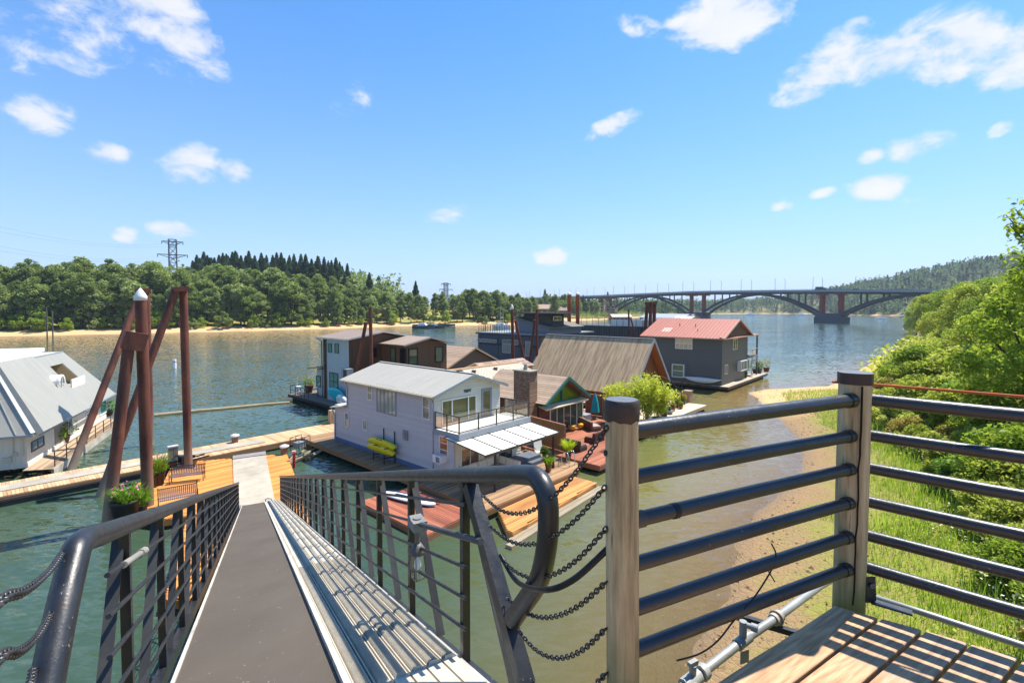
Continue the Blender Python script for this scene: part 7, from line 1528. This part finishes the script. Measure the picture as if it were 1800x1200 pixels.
# branch reaching in at the right edge from a tree just outside the picture
bt = thing('bank_tree', 'tree outside the right edge reaching one leafy branch into the sky', 'tree', Matrix.Translation((19.2, 14.6, float(height(19.2, 14.6))-.2)))
rs = np.random.RandomState(9); R0 = Vector((19.2, 14.6, float(height(19.2, 14.6))-.2)); m = MB(); m.tube([R0, R0+Vector((-.3, 0, 5)), R0+Vector((-.2, .2, 9.5))], .18, 8, True, .08)
tips = []
for (px, py, Y) in ((1768, 378, 15), (1775, 396, 15), (1785, 368, 14.6), (1790, 392, 15.2), (1797, 350, 15)):
    e = D(px, py, Y); s_ = R0+Vector((-.3, .1, 7.2)); md_ = s_.lerp(e, .55)+Vector((0, 0, .5)); m.tube([s_, md_, e], .05, 6, False, .012); tips.append((md_, e))
for (px, py, Y) in ((1792, 455, 15.5), (1797, 500, 15.5), (1785, 480, 15.8), (1800, 430, 15.3)):
    e = D(px, py, Y); s_ = R0+Vector((-.3, .1, 4.2)); m.tube([s_, s_.lerp(e, .5)+Vector((0, 0, .3)), e], .045, 6, False, .012); tips.append((s_.lerp(e, .6), e))
m.build('trunk', bark(), bt); C_ = []
for i, (a, e) in enumerate(tips):
    for k in range(110 if i < 5 else 420): t = rs.rand()**.7; q = a.lerp(e, t)-R0; sg = .11 if i < 5 else .24; C_.append([q.x+rs.normal()*sg, q.y+rs.normal()*sg, q.z+rs.normal()*sg*.8])
for k in range(7000): d = rs.normal(size=3); d /= np.linalg.norm(d); C_.append([d[0]*2.3*rs.rand()**.3+.9, d[1]*2.3*rs.rand()**.3, 6.2+d[2]*4.0*rs.rand()**.3])
rand_mesh('crown', leaves(np.array(C_), .085, rs=rs), 4, BG, bt)

# ---- meadow grass and weeds on the near bank
def blades(n, region, hmin, hmax, w, seed, arch=.35):
    rs = np.random.RandomState(seed); pts = []
    X, Y = region(rs, n); Z = height(X, Y)-.03; n = len(X); h = hmin+(hmax-hmin)*rs.rand(n)**1.6; a = rs.rand(n)*6.283; l = h*arch*(.3+rs.rand(n))
    b = np.stack([X, Y, Z], 1); t = b+np.stack([np.cos(a)*l, np.sin(a)*l, h], 1); s = np.stack([-np.sin(a), np.cos(a), a*0], 1)*w
    mid = b*.45+t*.55; mid[:, 2] += h*.12
    return np.stack([b-s, b+s, mid+s*.7, mid-s*.7, mid-s*.7, mid+s*.7, t+s*.1, t-s*.1], 1).reshape(-1, 3)
def reg(d0, d1, y0, y1, dens=None, seed=0):
    def f(rs, n):
        X = rs.uniform(3, 46, n*3); Y = y0+(y1-y0)*rs.rand(n*3)**1.25; d = sdist(X, Y)+(vnoise(X, Y, 3, 8)-.5)*3.5; fx = front_x(Y); ok = (d > d0) & (d < d1) & (X < fx+3.5)
        if dens is not None: ok &= (vnoise(X, Y, dens, seed) > .42)
        X, Y = X[ok][:n], Y[ok][:n]; return X, Y
    return f
GR = leaf('#668a1e', '#9cba34', '#d4dc66', .5, .55)
o = rand_mesh('meadow_grass', np.concatenate([blades(60000, reg(3.6, 60, 9, 62), .12, .55, .012, 1), blades(16000, reg(2.0, 5.5, 9, 60, 2.0, 4), .05, .18, .010, 2), blades(15000, reg(5, 60, 10, 50, 3., 6), .45, 1.1, .015, 3)]), 4, GR); tag(o, 'bright green grass covering the bank below the upper deck', 'grass', kind='stuff')
def specks():
    rs = np.random.RandomState(12); X, Y = reg(6.5, 60, 12, 52, 3.2, 9)(rs, 12000); Z = height(X, Y)+.25+.7*rs.rand(len(X)); return leaves(np.stack([X, Y, Z], 1), .042, rs=rs, aspect=.9)
o = rand_mesh('meadow_flowers', specks(), 4, leaf('#cfc89a', '#e4dfbe', '#f0ecd4', .2)); tag(o, 'pale cream wildflowers scattered through the bank grass', 'flowers', kind='stuff')
o = rand_mesh('broad_weeds', leaves((lambda X, Y, r: np.stack([X, Y, height(X, Y)+.05+.35*r.rand(len(X))], 1))(*reg(6, 60, 10, 55, 3.0, 14)(np.random.RandomState(15), 22000), np.random.RandomState(16)), .075, rs=np.random.RandomState(17)), 4, BG); tag(o, 'leafy weeds growing among the bank grass', 'weeds', kind='stuff')
# stones and clods on the mud
def stones(n, seed, d0, d1, smin, smax):
    rs = np.random.RandomState(seed); X = rs.uniform(4, 40, n*8); Y = 9+52*rs.rand(n*8)**1.4; d = sdist(X, Y); ok = (d > d0) & (d < d1) & (vnoise(X, Y, 1.6, 3) > .4); X, Y = X[ok][:n], Y[ok][:n]; Z = height(X, Y); ico = []
    base = np.array([(1, 0, 0), (0, 1, 0), (-1, 0, 0), (0, -1, 0), (0, 0, .7), (0, 0, -.7)]); T = [(0, 1, 4), (1, 2, 4), (2, 3, 4), (3, 0, 4), (1, 0, 5), (2, 1, 5), (3, 2, 5), (0, 3, 5)]; out = []
    for x, y, z in zip(X, Y, Z):
        s = smin+(smax-smin)*rs.rand()**3; B = base*s*(.6+.8*rs.rand(6, 1)); a = rs.rand()*6.28; c_, s_ = math.cos(a), math.sin(a); B = np.stack([B[:, 0]*c_-B[:, 1]*s_, B[:, 0]*s_+B[:, 1]*c_, B[:, 2]], 1)+np.array([x, y, z])
        for t in T: out += [B[t[0]], B[t[1]], B[t[2]]]
    return np.array(out)
sm = N('mud_stones'); sm.base(sm.mix(sm.island(), lin('#6b5238'), lin('#b09468'))); sm.rough(.9)
o = rand_mesh('mud_clods', stones(2600, 4, -.2, 5.0, .02, .11), 3, sm.m); tag(o, 'small clods and stones strewn over the muddy shore', 'stones', kind='stuff')
# rocks of the point
for i, (px, py, s) in enumerate(((1602, 578, 2.2), (1612, 577, 3.2), (1625, 576, 3.0), (1640, 575, 3.4), (1618, 573, 2.4), (1633, 571, 2.6))):
    q = P(px, py, .3); bm = bmesh.new(); bmesh.ops.create_icosphere(bm, subdivisions=2, radius=s); rr = random.Random(i)
    for v in bm.verts: v.co *= rr.uniform(.75, 1.15); v.co.z *= .62
    me = bpy.data.meshes.new('rock'); bm.to_mesh(me); bm.free(); o = bpy.data.objects.new('rock', me); COL.objects.link(o); o.location = q; me.materials.append(concrete('#8b7763', '#5c4a3c')); tag(o, 'brown boulder at the rocky point beyond the right bank trees', 'rock', 'boulders of the rocky point')

# ------------------------------------------------------------------ bridge
ST = paint('#3f434b', .55, .12); RD = paint('#944a3c', .6, .15); CONC = concrete('#8d9298', '#6a6e74')
pp = [Vector((104, 535, 0)), Vector((172.6, 450, 0)), Vector((241, 365, 0)), Vector((309.5, 280, 0))]; bd = (pp[2]-pp[1]).normalized(); bnr = Vector((-bd.y, bd.x, 0))
def deck_z(s):  # s in metres from pier 1 toward pier 2
    return np.interp(s, [-330, -200, -109, 0, 109, 218, 330], [24.5, 24.2, 24.6, 25.9, 24.0, 20.6, 18.5])
def BP(s, t, z): return Vector((pp[1].x+bd.x*s+bnr.x*t, pp[1].y+bd.y*s+bnr.y*t, z))
br = thing('arch_bridge', 'long dark steel deck arch bridge with red piers crossing the river', 'bridge', Matrix.Translation((pp[1].x, pp[1].y, 0)))
ss = list(np.arange(-330, 331, 11.0))
m = MB(); W = 10
for a, b in zip(ss, ss[1:]): m.add([BP(a, -W, deck_z(a)), BP(b, -W, deck_z(b)), BP(b, W, deck_z(b)), BP(a, W, deck_z(a)), BP(a, -W, deck_z(a)-.9), BP(b, -W, deck_z(b)-.9), BP(b, W, deck_z(b)-.9), BP(a, W, deck_z(a)-.9)], [(0, 1, 2, 3), (7, 6, 5, 4), (0, 4, 5, 1), (2, 6, 7, 3)])
m.build('deck', paint('#9ba3ac', .7, .08), br)
for t in (-8, 8):
    m = MB()
    for a, b in zip(ss, ss[1:]): m.bar(BP(a, t, deck_z(a)-1.55), BP(b, t, deck_z(b)-1.55), .6, 1.3)
    m.build('girder', ST, br)
for t in (-W, W):
    m = MB()
    for a, b in zip(ss, ss[1:]): m.bar(BP(a, t, deck_z(a)+1.2), BP(b, t, deck_z(b)+1.2), .15, .15); m.bar(BP(a, t, deck_z(a)+.3), BP(b, t, deck_z(b)+.3), .3, .6)
    for s in np.arange(-326, 326, 3.4): m.bar(BP(s, t, deck_z(s)), BP(s, t, deck_z(s)+1.25), .12, .12)
    m.build('parapet', paint('#7e8d9c', .6, .06), br)
for k in range(-2, 3):
    s0, s1 = k*109.2-109.2+109.2, (k+1)*109.2; s0 = k*109.2
    if k == 2: continue
    for t in (-6.5, 6.5):
        m = MB(); N_ = 22; prev = None
        for i in range(N_+1):
            f = i/N_; s = s0+7+(109.2-14)*f; zc = float(deck_z(s))-2.6; z = 5.5+(zc-5.5)*(1-abs(2*f-1)**2.0); c = BP(s, t, z)
            if prev: m.bar(prev, c, 1.0, 2.1-.6*(1-abs(2*f-1)))
            prev = c
        m.build('arch_rib', ST, br)
    m = MB()
    for f in (.14, .28, .72, .86):
        s = s0+7+(109.2-14)*f; z = 5.5+(float(deck_z(s))-8.1)*(1-abs(2*f-1)**2.0)
        for t in (-6.5, 6.5): m = MB(); m.bar(BP(s, t, z), BP(s, t, deck_z(s)-1.5), 1.0, .8); m.build('spandrel_column', ST, br)
for k in range(-1, 4):
    s = (k)*109.2
    for ds in (-6.2, 6.2):
        m = MB()
        m.bar(BP(s+ds, 0, 6.5), BP(s+ds, 0, deck_z(s)-2.0), 2.6, 3.0)
        m.bar(BP(s+ds, -9, deck_z(s)-2.6), BP(s+ds, 9, deck_z(s)-2.6), 2.4, 1.6); m.build('red_pier_column', RD, br)
    m = MB(); m.prism([tuple(BP(s+a, b, 0)[:2]) for a, b in ((-9, -8), (9, -8), (12, 0), (9, 8), (-9, 8), (-12, 0))], -5, 4.4)
    vs = [BP(s+a*q, b, z) for z, q in ((4.4, 1.0), (7.2, 1.35)) for a, b in ((-8, -7.5), (8, -7.5), (8, 7.5), (-8, 7.5))]; m.add(vs, [(0, 1, 5, 4), (1, 2, 6, 5), (2, 3, 7, 6), (3, 0, 4, 7), (4, 5, 6, 7)]); m.build('pier_footing', CONC if False else paint('#4f565e', .8, .15), br)
for s in np.arange(-310, 320, 27.3):
    for t in (-9.4, 9.4):
        m = MB(); b = BP(s, t, deck_z(s)); m.tube([b, b+Vector((0, 0, 9.5)), b+bnr*(-.8 if t > 0 else .8)+Vector((0, 0, 10.1)), b+bnr*(-2.4 if t > 0 else 2.4)+Vector((0, 0, 10.2))], .13, 5); lo = m.build('street_lamp', paint('#6b7076', .5, .05)); tag(lo, 'slender lamp standard rising from the bridge parapet', 'street lamp', 'lamp standards on the bridge')
def car(s, t, L, h, col, label, cat='car', fac=1):
    z = float(deck_z(s)); M = Matrix.Translation(BP(s, t, z)) @ Matrix.Rotation(math.atan2(bd.y, bd.x), 4, 'Z'); r = thing('parked_car' if False else ('box_truck' if cat == 'truck' else 'car'), label, cat, M, 'vehicles crossing the bridge'); m = MB(M)
    if cat == 'truck': m.box(-L/2, L/2-2, -1.2, 1.2, .7, h); m.box(L/2-1.9, L/2, -1.15, 1.15, .5, 2.4)
    else: m.add([(-L/2, -.9, .35), (L/2, -.9, .35), (L/2, .9, .35), (-L/2, .9, .35), (-L/2, -.9, .95), (L/2, -.9, .85), (L/2, .9, .85), (-L/2, .9, .95)], [(3, 2, 1, 0), (4, 5, 6, 7), (0, 1, 5, 4), (1, 2, 6, 5), (2, 3, 7, 6), (3, 0, 4, 7)]); m.add([(-L*.42, -.85, .95), (L*.22, -.85, .9), (L*.22, .85, .9), (-L*.42, .85, .95), (-L*.33, -.7, h), (L*.05, -.7, h), (L*.05, .7, h), (-L*.33, .7, h)], [(4, 5, 6, 7), (0, 1, 5, 4), (1, 2, 6, 5), (2, 3, 7, 6), (3, 0, 4, 7)])
    m.build('body', paint(col, .35, .03), r)
    for x in (-L*.32, L*.32):
        for y in (-.9, .9): m = MB(M); m.tube([(x, y-.1, .34), (x, y+.1, .34)], .34, 12); m.build('wheel', paint('#1b1b1c', .8, .1), r)
car(100, 5, 7, 3.3, '#30393f', 'dark truck on the bridge above the second river pier', 'truck'); car(126, -5, 4.6, 1.5, '#2b2d31', 'dark car on the bridge right of the truck'); car(205, 5, 4.6, 1.5, '#d8dadc', 'pale car near the right end of the bridge'); car(-40, 5, 4.6, 1.5, '#c8cacc', 'light car on the left half of the bridge')
m = MB()
for t in (-7, 7): m.bar(BP(-218, t, 0), BP(-218, t, 22.3), 3, 2.5)
m.build('abutment_pier', CONC, br)

# ------------------------------------------------------------------ pylons, wires, far buildings, boats
def pylon(px, ytop, ybase_z, Y, w, label, steel):
    base = D(px, 543, Y); zt = D(px, ytop, Y).z; zb = ybase_z; H = zt-zb; M = Matrix.Translation((base.x, Y, zb)) @ Matrix.Rotation(.5, 4, 'Z'); t = thing('power_pylon', label, 'pylon', M, 'lattice power pylons'); m = MB(M); rr_ = w*.016
    def wd(z): return w*(.5-.30*min(1, z/(H*.55))) if z < H*.55 else w*.20
    lv = [H*i/10 for i in range(11)]
    for a, b in zip(lv, lv[1:]):
        A = [(sx*wd(a), sy*wd(a), a) for sx, sy in ((1, 1), (-1, 1), (-1, -1), (1, -1))]; B = [(sx*wd(b), sy*wd(b), b) for sx, sy in ((1, 1), (-1, 1), (-1, -1), (1, -1))]
        for i in range(4): m.bar(A[i], B[i], rr_*2.2); m.bar(A[i], B[(i+1) % 4], rr_*1.4); m.bar(A[(i+1) % 4], B[i], rr_*1.4); m.bar(B[i], B[(i+1) % 4], rr_*1.4)
    m.build('lattice_tower', steel, t)
    for f, l in ((.97, .55), (.80, .78), (.62, .66)):
        m = MB(M); z = H*f
        for s in (-1, 1):
            for y in (-wd(z), wd(z)): m.bar((0, y, z), (s*w*l, 0, z+.3), rr_*2); m.bar((0, y, z-H*.05), (s*w*l, 0, z+.3), rr_*1.6)
            m.bar((s*w*l, 0, z+.3), (s*w*l, 0, z-2.2), rr_*2.5)
        m.build('cross_arm', steel, t)
    return [M @ Vector((s*w*l, 0, H*f-2)) for f, l in ((.97, .55), (.80, .78), (.62, .66)) for s in (-1, 1)]
stl = paint('#4a5361', .6, .1)
at = pylon(306, 421, 4, 430, 14, 'tall lattice power pylon rising behind the far wood', stl); pylon(784, 497, 3, 560, 10, 'small distant lattice pylon above the park shore', stl)
for i, p in enumerate(at):
    e = D(-260, 325+i*22, 190+i*3); n = 16; pts = [p.lerp(e, k/n)-Vector((0, 0, 9*4*(k/n)*(1-k/n))) for k in range(n+1)]; m = MB(); m.tube(pts, .035, 4, False); tag(m.build('power_line', stl), 'thin power line crossing the sky to the tall pylon', 'power line', 'power lines to the tall pylon')
def building(px, Y, w, d, h, col, roofc, label, floors=2, rot=.3, gable=False, win='#3a4248', bays=5, zoff=0):
    x = (px-900)/FPX*Y; g = float(height(x, Y))+zoff; M = Matrix.Translation((x, Y, g)) @ Matrix.Rotation(rot, 4, 'Z'); t = thing('building', label, 'building', M, 'buildings by the left end of the bridge'); m = MB(M)
    m.box(-w/2, w/2, -d/2, d/2, -3, h); m.build('wall', paint(col, .8, .08), t); m = MB(M)
    if gable: m.poly([(-w/2-.6, -d/2-.6, h), (w/2+.6, -d/2-.6, h), (w/2+.6, 0, h+d*.28), (-w/2-.6, 0, h+d*.28)], .3, (0, 0, 1)); m.poly([(-w/2-.6, d/2+.6, h), (w/2+.6, d/2+.6, h), (w/2+.6, 0, h+d*.28), (-w/2-.6, 0, h+d*.28)], .3, (0, 0, 1)); m.build('roof', paint(roofc, .8, .08), t)
    else: m.box(-w/2-.5, w/2+.5, -d/2-.5, d/2+.5, h, h+.5); m.build('roof', paint(roofc, .8, .08), t)
    for f in range(floors):
        for b in range(bays):
            xx = -w/2+w*(b+.5)/bays; z = h*(f+.35)/floors; m = MB(M); m.box(xx-w/bays*.3, xx+w/bays*.3, -d/2-.12, -d/2, z, z+h/floors*.45); m.build('window', paint(win, .3, .05), t)
building(1052, 520, 16, 12, 13, '#c29c80', '#9a8474', 'tan three storey block under the left end of the bridge', 4, -.5, bays=3); building(1072, 524, 14, 10, 11, '#bfa088', '#8a7a6c', 'second tan block nearer the arch', 4, -.5, bays=3)
building(945, 430, 26, 14, 5, '#8d6f58', '#a08a74', 'low brown roofed hall among trees left of the orange pilings', 1, .1, True); building(984, 440, 16, 12, 5, '#5f4338', '#8a7666', 'dark brown pavilion beside the orange pilings', 2, .1, True)
building(900, 560, 30, 18, 8, '#b8b4ac', '#d2d0cc', 'pale flat roofed building on the rise above the park', 2, .2); building(928, 600, 34, 18, 8, '#7f5a50', '#c4beb8', 'brick coloured long building above the park', 2, .1)
building(1090, 470, 20, 10, 3, '#a88c74', '#c9b8a6', 'low house by the scrub under the arch', 1, .2, True, zoff=.5)
# marina sheds beyond
def shed(px, Y, w, d, h, col, roofc, label):
    x = (px-900)/FPX*Y; M = Matrix.Translation((x, Y, .3)) @ Matrix.Rotation(F1.ang-math.pi/2+1.2, 4, 'Z'); t = thing('boat_shed', label, 'boat shed', M, 'distant marina boat sheds'); m = MB(M); gable = MB(M)
    p = [(-w/2, 0), (w/2, 0), (w/2, h), (0, h+w*.22), (-w/2, h)]; vs = [(x_, -d/2, z) for x_, z in p]+[(x_, d/2, z) for x_, z in p]; m.add(vs, [(0, 1, 2, 3, 4), (9, 8, 7, 6, 5)]+[(i, i+5, (i+1) % 5+5, (i+1) % 5) for i in range(5)]); m.build('wall', paint(col, .8, .08), t)
    m = MB(M); 
    for s in (-1, 1): m.poly([(s*(w/2+.4), -d/2-.4, h-.1), (s*(w/2+.4), d/2+.4, h-.1), (0, d/2+.4, h+w*.22), (0, -d/2-.4, h+w*.22)], .2, (0, 0, 1))
    m.build('roof', paint(roofc, .7, .06), t); m = MB(M); m.box(-w*.3, w*.3, -d/2-.1, -d/2, 0, h*.7); m.build('door_opening', paint('#2a2826', .8, .1), t)
shed(1166, 150, 9, 16, 5.0, '#5a5f63', '#8c9298', 'grey gabled boat shed just beyond the clustered pilings')
for i, (px, Y, w, d, h) in enumerate(((1172, 330, 12, 40, 4), (1192, 345, 10, 30, 4), (1206, 300, 9, 14, 3.5), (1180, 280, 8, 12, 3))): shed(px, Y, w, d, h, ('#7d8488', '#8a7a68', '#c2bcae', '#6a6a68')[i], ('#a9adb0', '#b39c86', '#d8d4ca', '#8f8f8c')[i], ('long pale roofed boat shed under the first arch', 'tan roofed boat shed beside the first river pier', 'small white boat shed by the red roof', 'small grey boat shed among the marina floats')[i])
def boat(px, py, L, label, mast=0, col='#e2e2de', z=0):
    q = P(px, py, 0); M = Matrix.Translation(q) @ Matrix.Rotation(RND.uniform(-.4, .4), 4, 'Z'); t = thing('motor_boat' if not mast else 'sailing_boat', label, 'boat', M, 'boats lying off the far shores'); m = MB(M); n = 10; vs = []
    for i in range(n+1):
        f = i/n; w = L*.17*(1 if f < .55 else max(.03, 1-((f-.55)/.45)**2)); x = (f-.5)*L; h = L*.11*(1+.5*f*f)
        vs += [(x, -w, h), (x, -w*.75, -.1), (x, w*.75, -.1), (x, w, h)]
    m.add(vs, [(i*4+j, (i+1)*4+j, (i+1)*4+(j+1) % 4, i*4+(j+1) % 4) for i in range(n) for j in range(4)]+[(0, 1, 2, 3), (n*4+3, n*4+2, n*4+1, n*4)]); m.build('hull', paint(col, .4, .05), t)
    m = MB(M); m.add([(-L*.25, -L*.11, L*.11), (L*.15, -L*.10, L*.12), (L*.15, L*.10, L*.12), (-L*.25, L*.11, L*.11), (-L*.2, -L*.09, L*.24), (L*.05, -L*.08, L*.24), (L*.05, L*.08, L*.24), (-L*.2, L*.09, L*.24)], [(4, 5, 6, 7), (0, 1, 5, 4), (1, 2, 6, 5), (2, 3, 7, 6), (3, 0, 4, 7)]); m.build('cabin', paint('#d4d8dc', .4, .05), t)
    if mast: m = MB(M); m.tube([(0, 0, L*.1), (0, 0, mast)], .09, 5); m.tube([(0, 0, L*.3), (-L*.4, 0, L*.3)], .07, 5); m.build('mast', WHITE(), t)
boat(1549, 560.5, 10, 'white motor boat on the river left of the right bank point'); boat(1590, 557.5, 13, 'dark hulled boat by the yellow shore near the right bank trees', 0, '#8f9498'); boat(1320, 553.8, 18, 'white yacht far upriver under the main arch'); boat(1410, 554.5, 16, 'pale houseboat shape far upriver near the second pier', 0)
boat(880, 573, 9, 'small sailing boat at the park shore', 11); boat(884.5, 574.5, 8, 'second small sailing boat with bare mast at the park shore', 9); boat(745, 577, 12, 'dark barge like boat at the park landing', 0, '#3c4448'); boat(765, 576.5, 10, 'dark boat moored right of the barge at the park', 0, '#353c40')
for i, px in enumerate((83, 93)):
    q = P(px, 591, 0); m = MB(); m.cyl(q, .22, -1, 10.5-i, 8); tag(m.build('bare_pole', bark('#6a6258')), ('left' if i == 0 else 'right')+' one of two bare poles standing at the far left shore', 'pole')
# park lawn edge wall
for a, b in (((725, 572.2), (745, 572)), ((748, 572), (800, 571.2)),):
    p0, p1_ = P(*a, .6), P(*b, .6); m = MB(); m.bar(p0, p1_, .6, 1.4); tag(m.build('low_wall', concrete('#5a5a55', '#3b3c3a')), 'low dark retaining wall at the park shore '+('left part' if a[0] < 740 else 'longer right part'), 'wall')
for k in prot:
    for o in prot[k]:
        if o.name not in used:
            for c in [c for c in COL.objects if c.parent == o]: bpy.data.objects.remove(c)
            bpy.data.objects.remove(o)
# ------------------------------------------------------------------ summer haze
def haze():
    m = bpy.data.materials.new('thin_haze'); m.use_nodes = True; t = m.node_tree; t.nodes.remove(t.nodes['Principled BSDF']); v = t.nodes.new('ShaderNodeVolumePrincipled')
    v.inputs['Color'].default_value = (.78, .88, 1, 1); v.inputs['Density'].default_value = HAZE; v.inputs['Anisotropy'].default_value = .2; t.links.new(v.outputs[0], t.nodes['Material Output'].inputs['Volume'])
    mb = MB(); mb.box(-2600, 2600, -1300, 2600, -8, 190); o = mb.build('haze', m); tag(o, 'thin blue summer haze over the river and hills', 'haze', kind='stuff')
HAZE = .00012
haze()
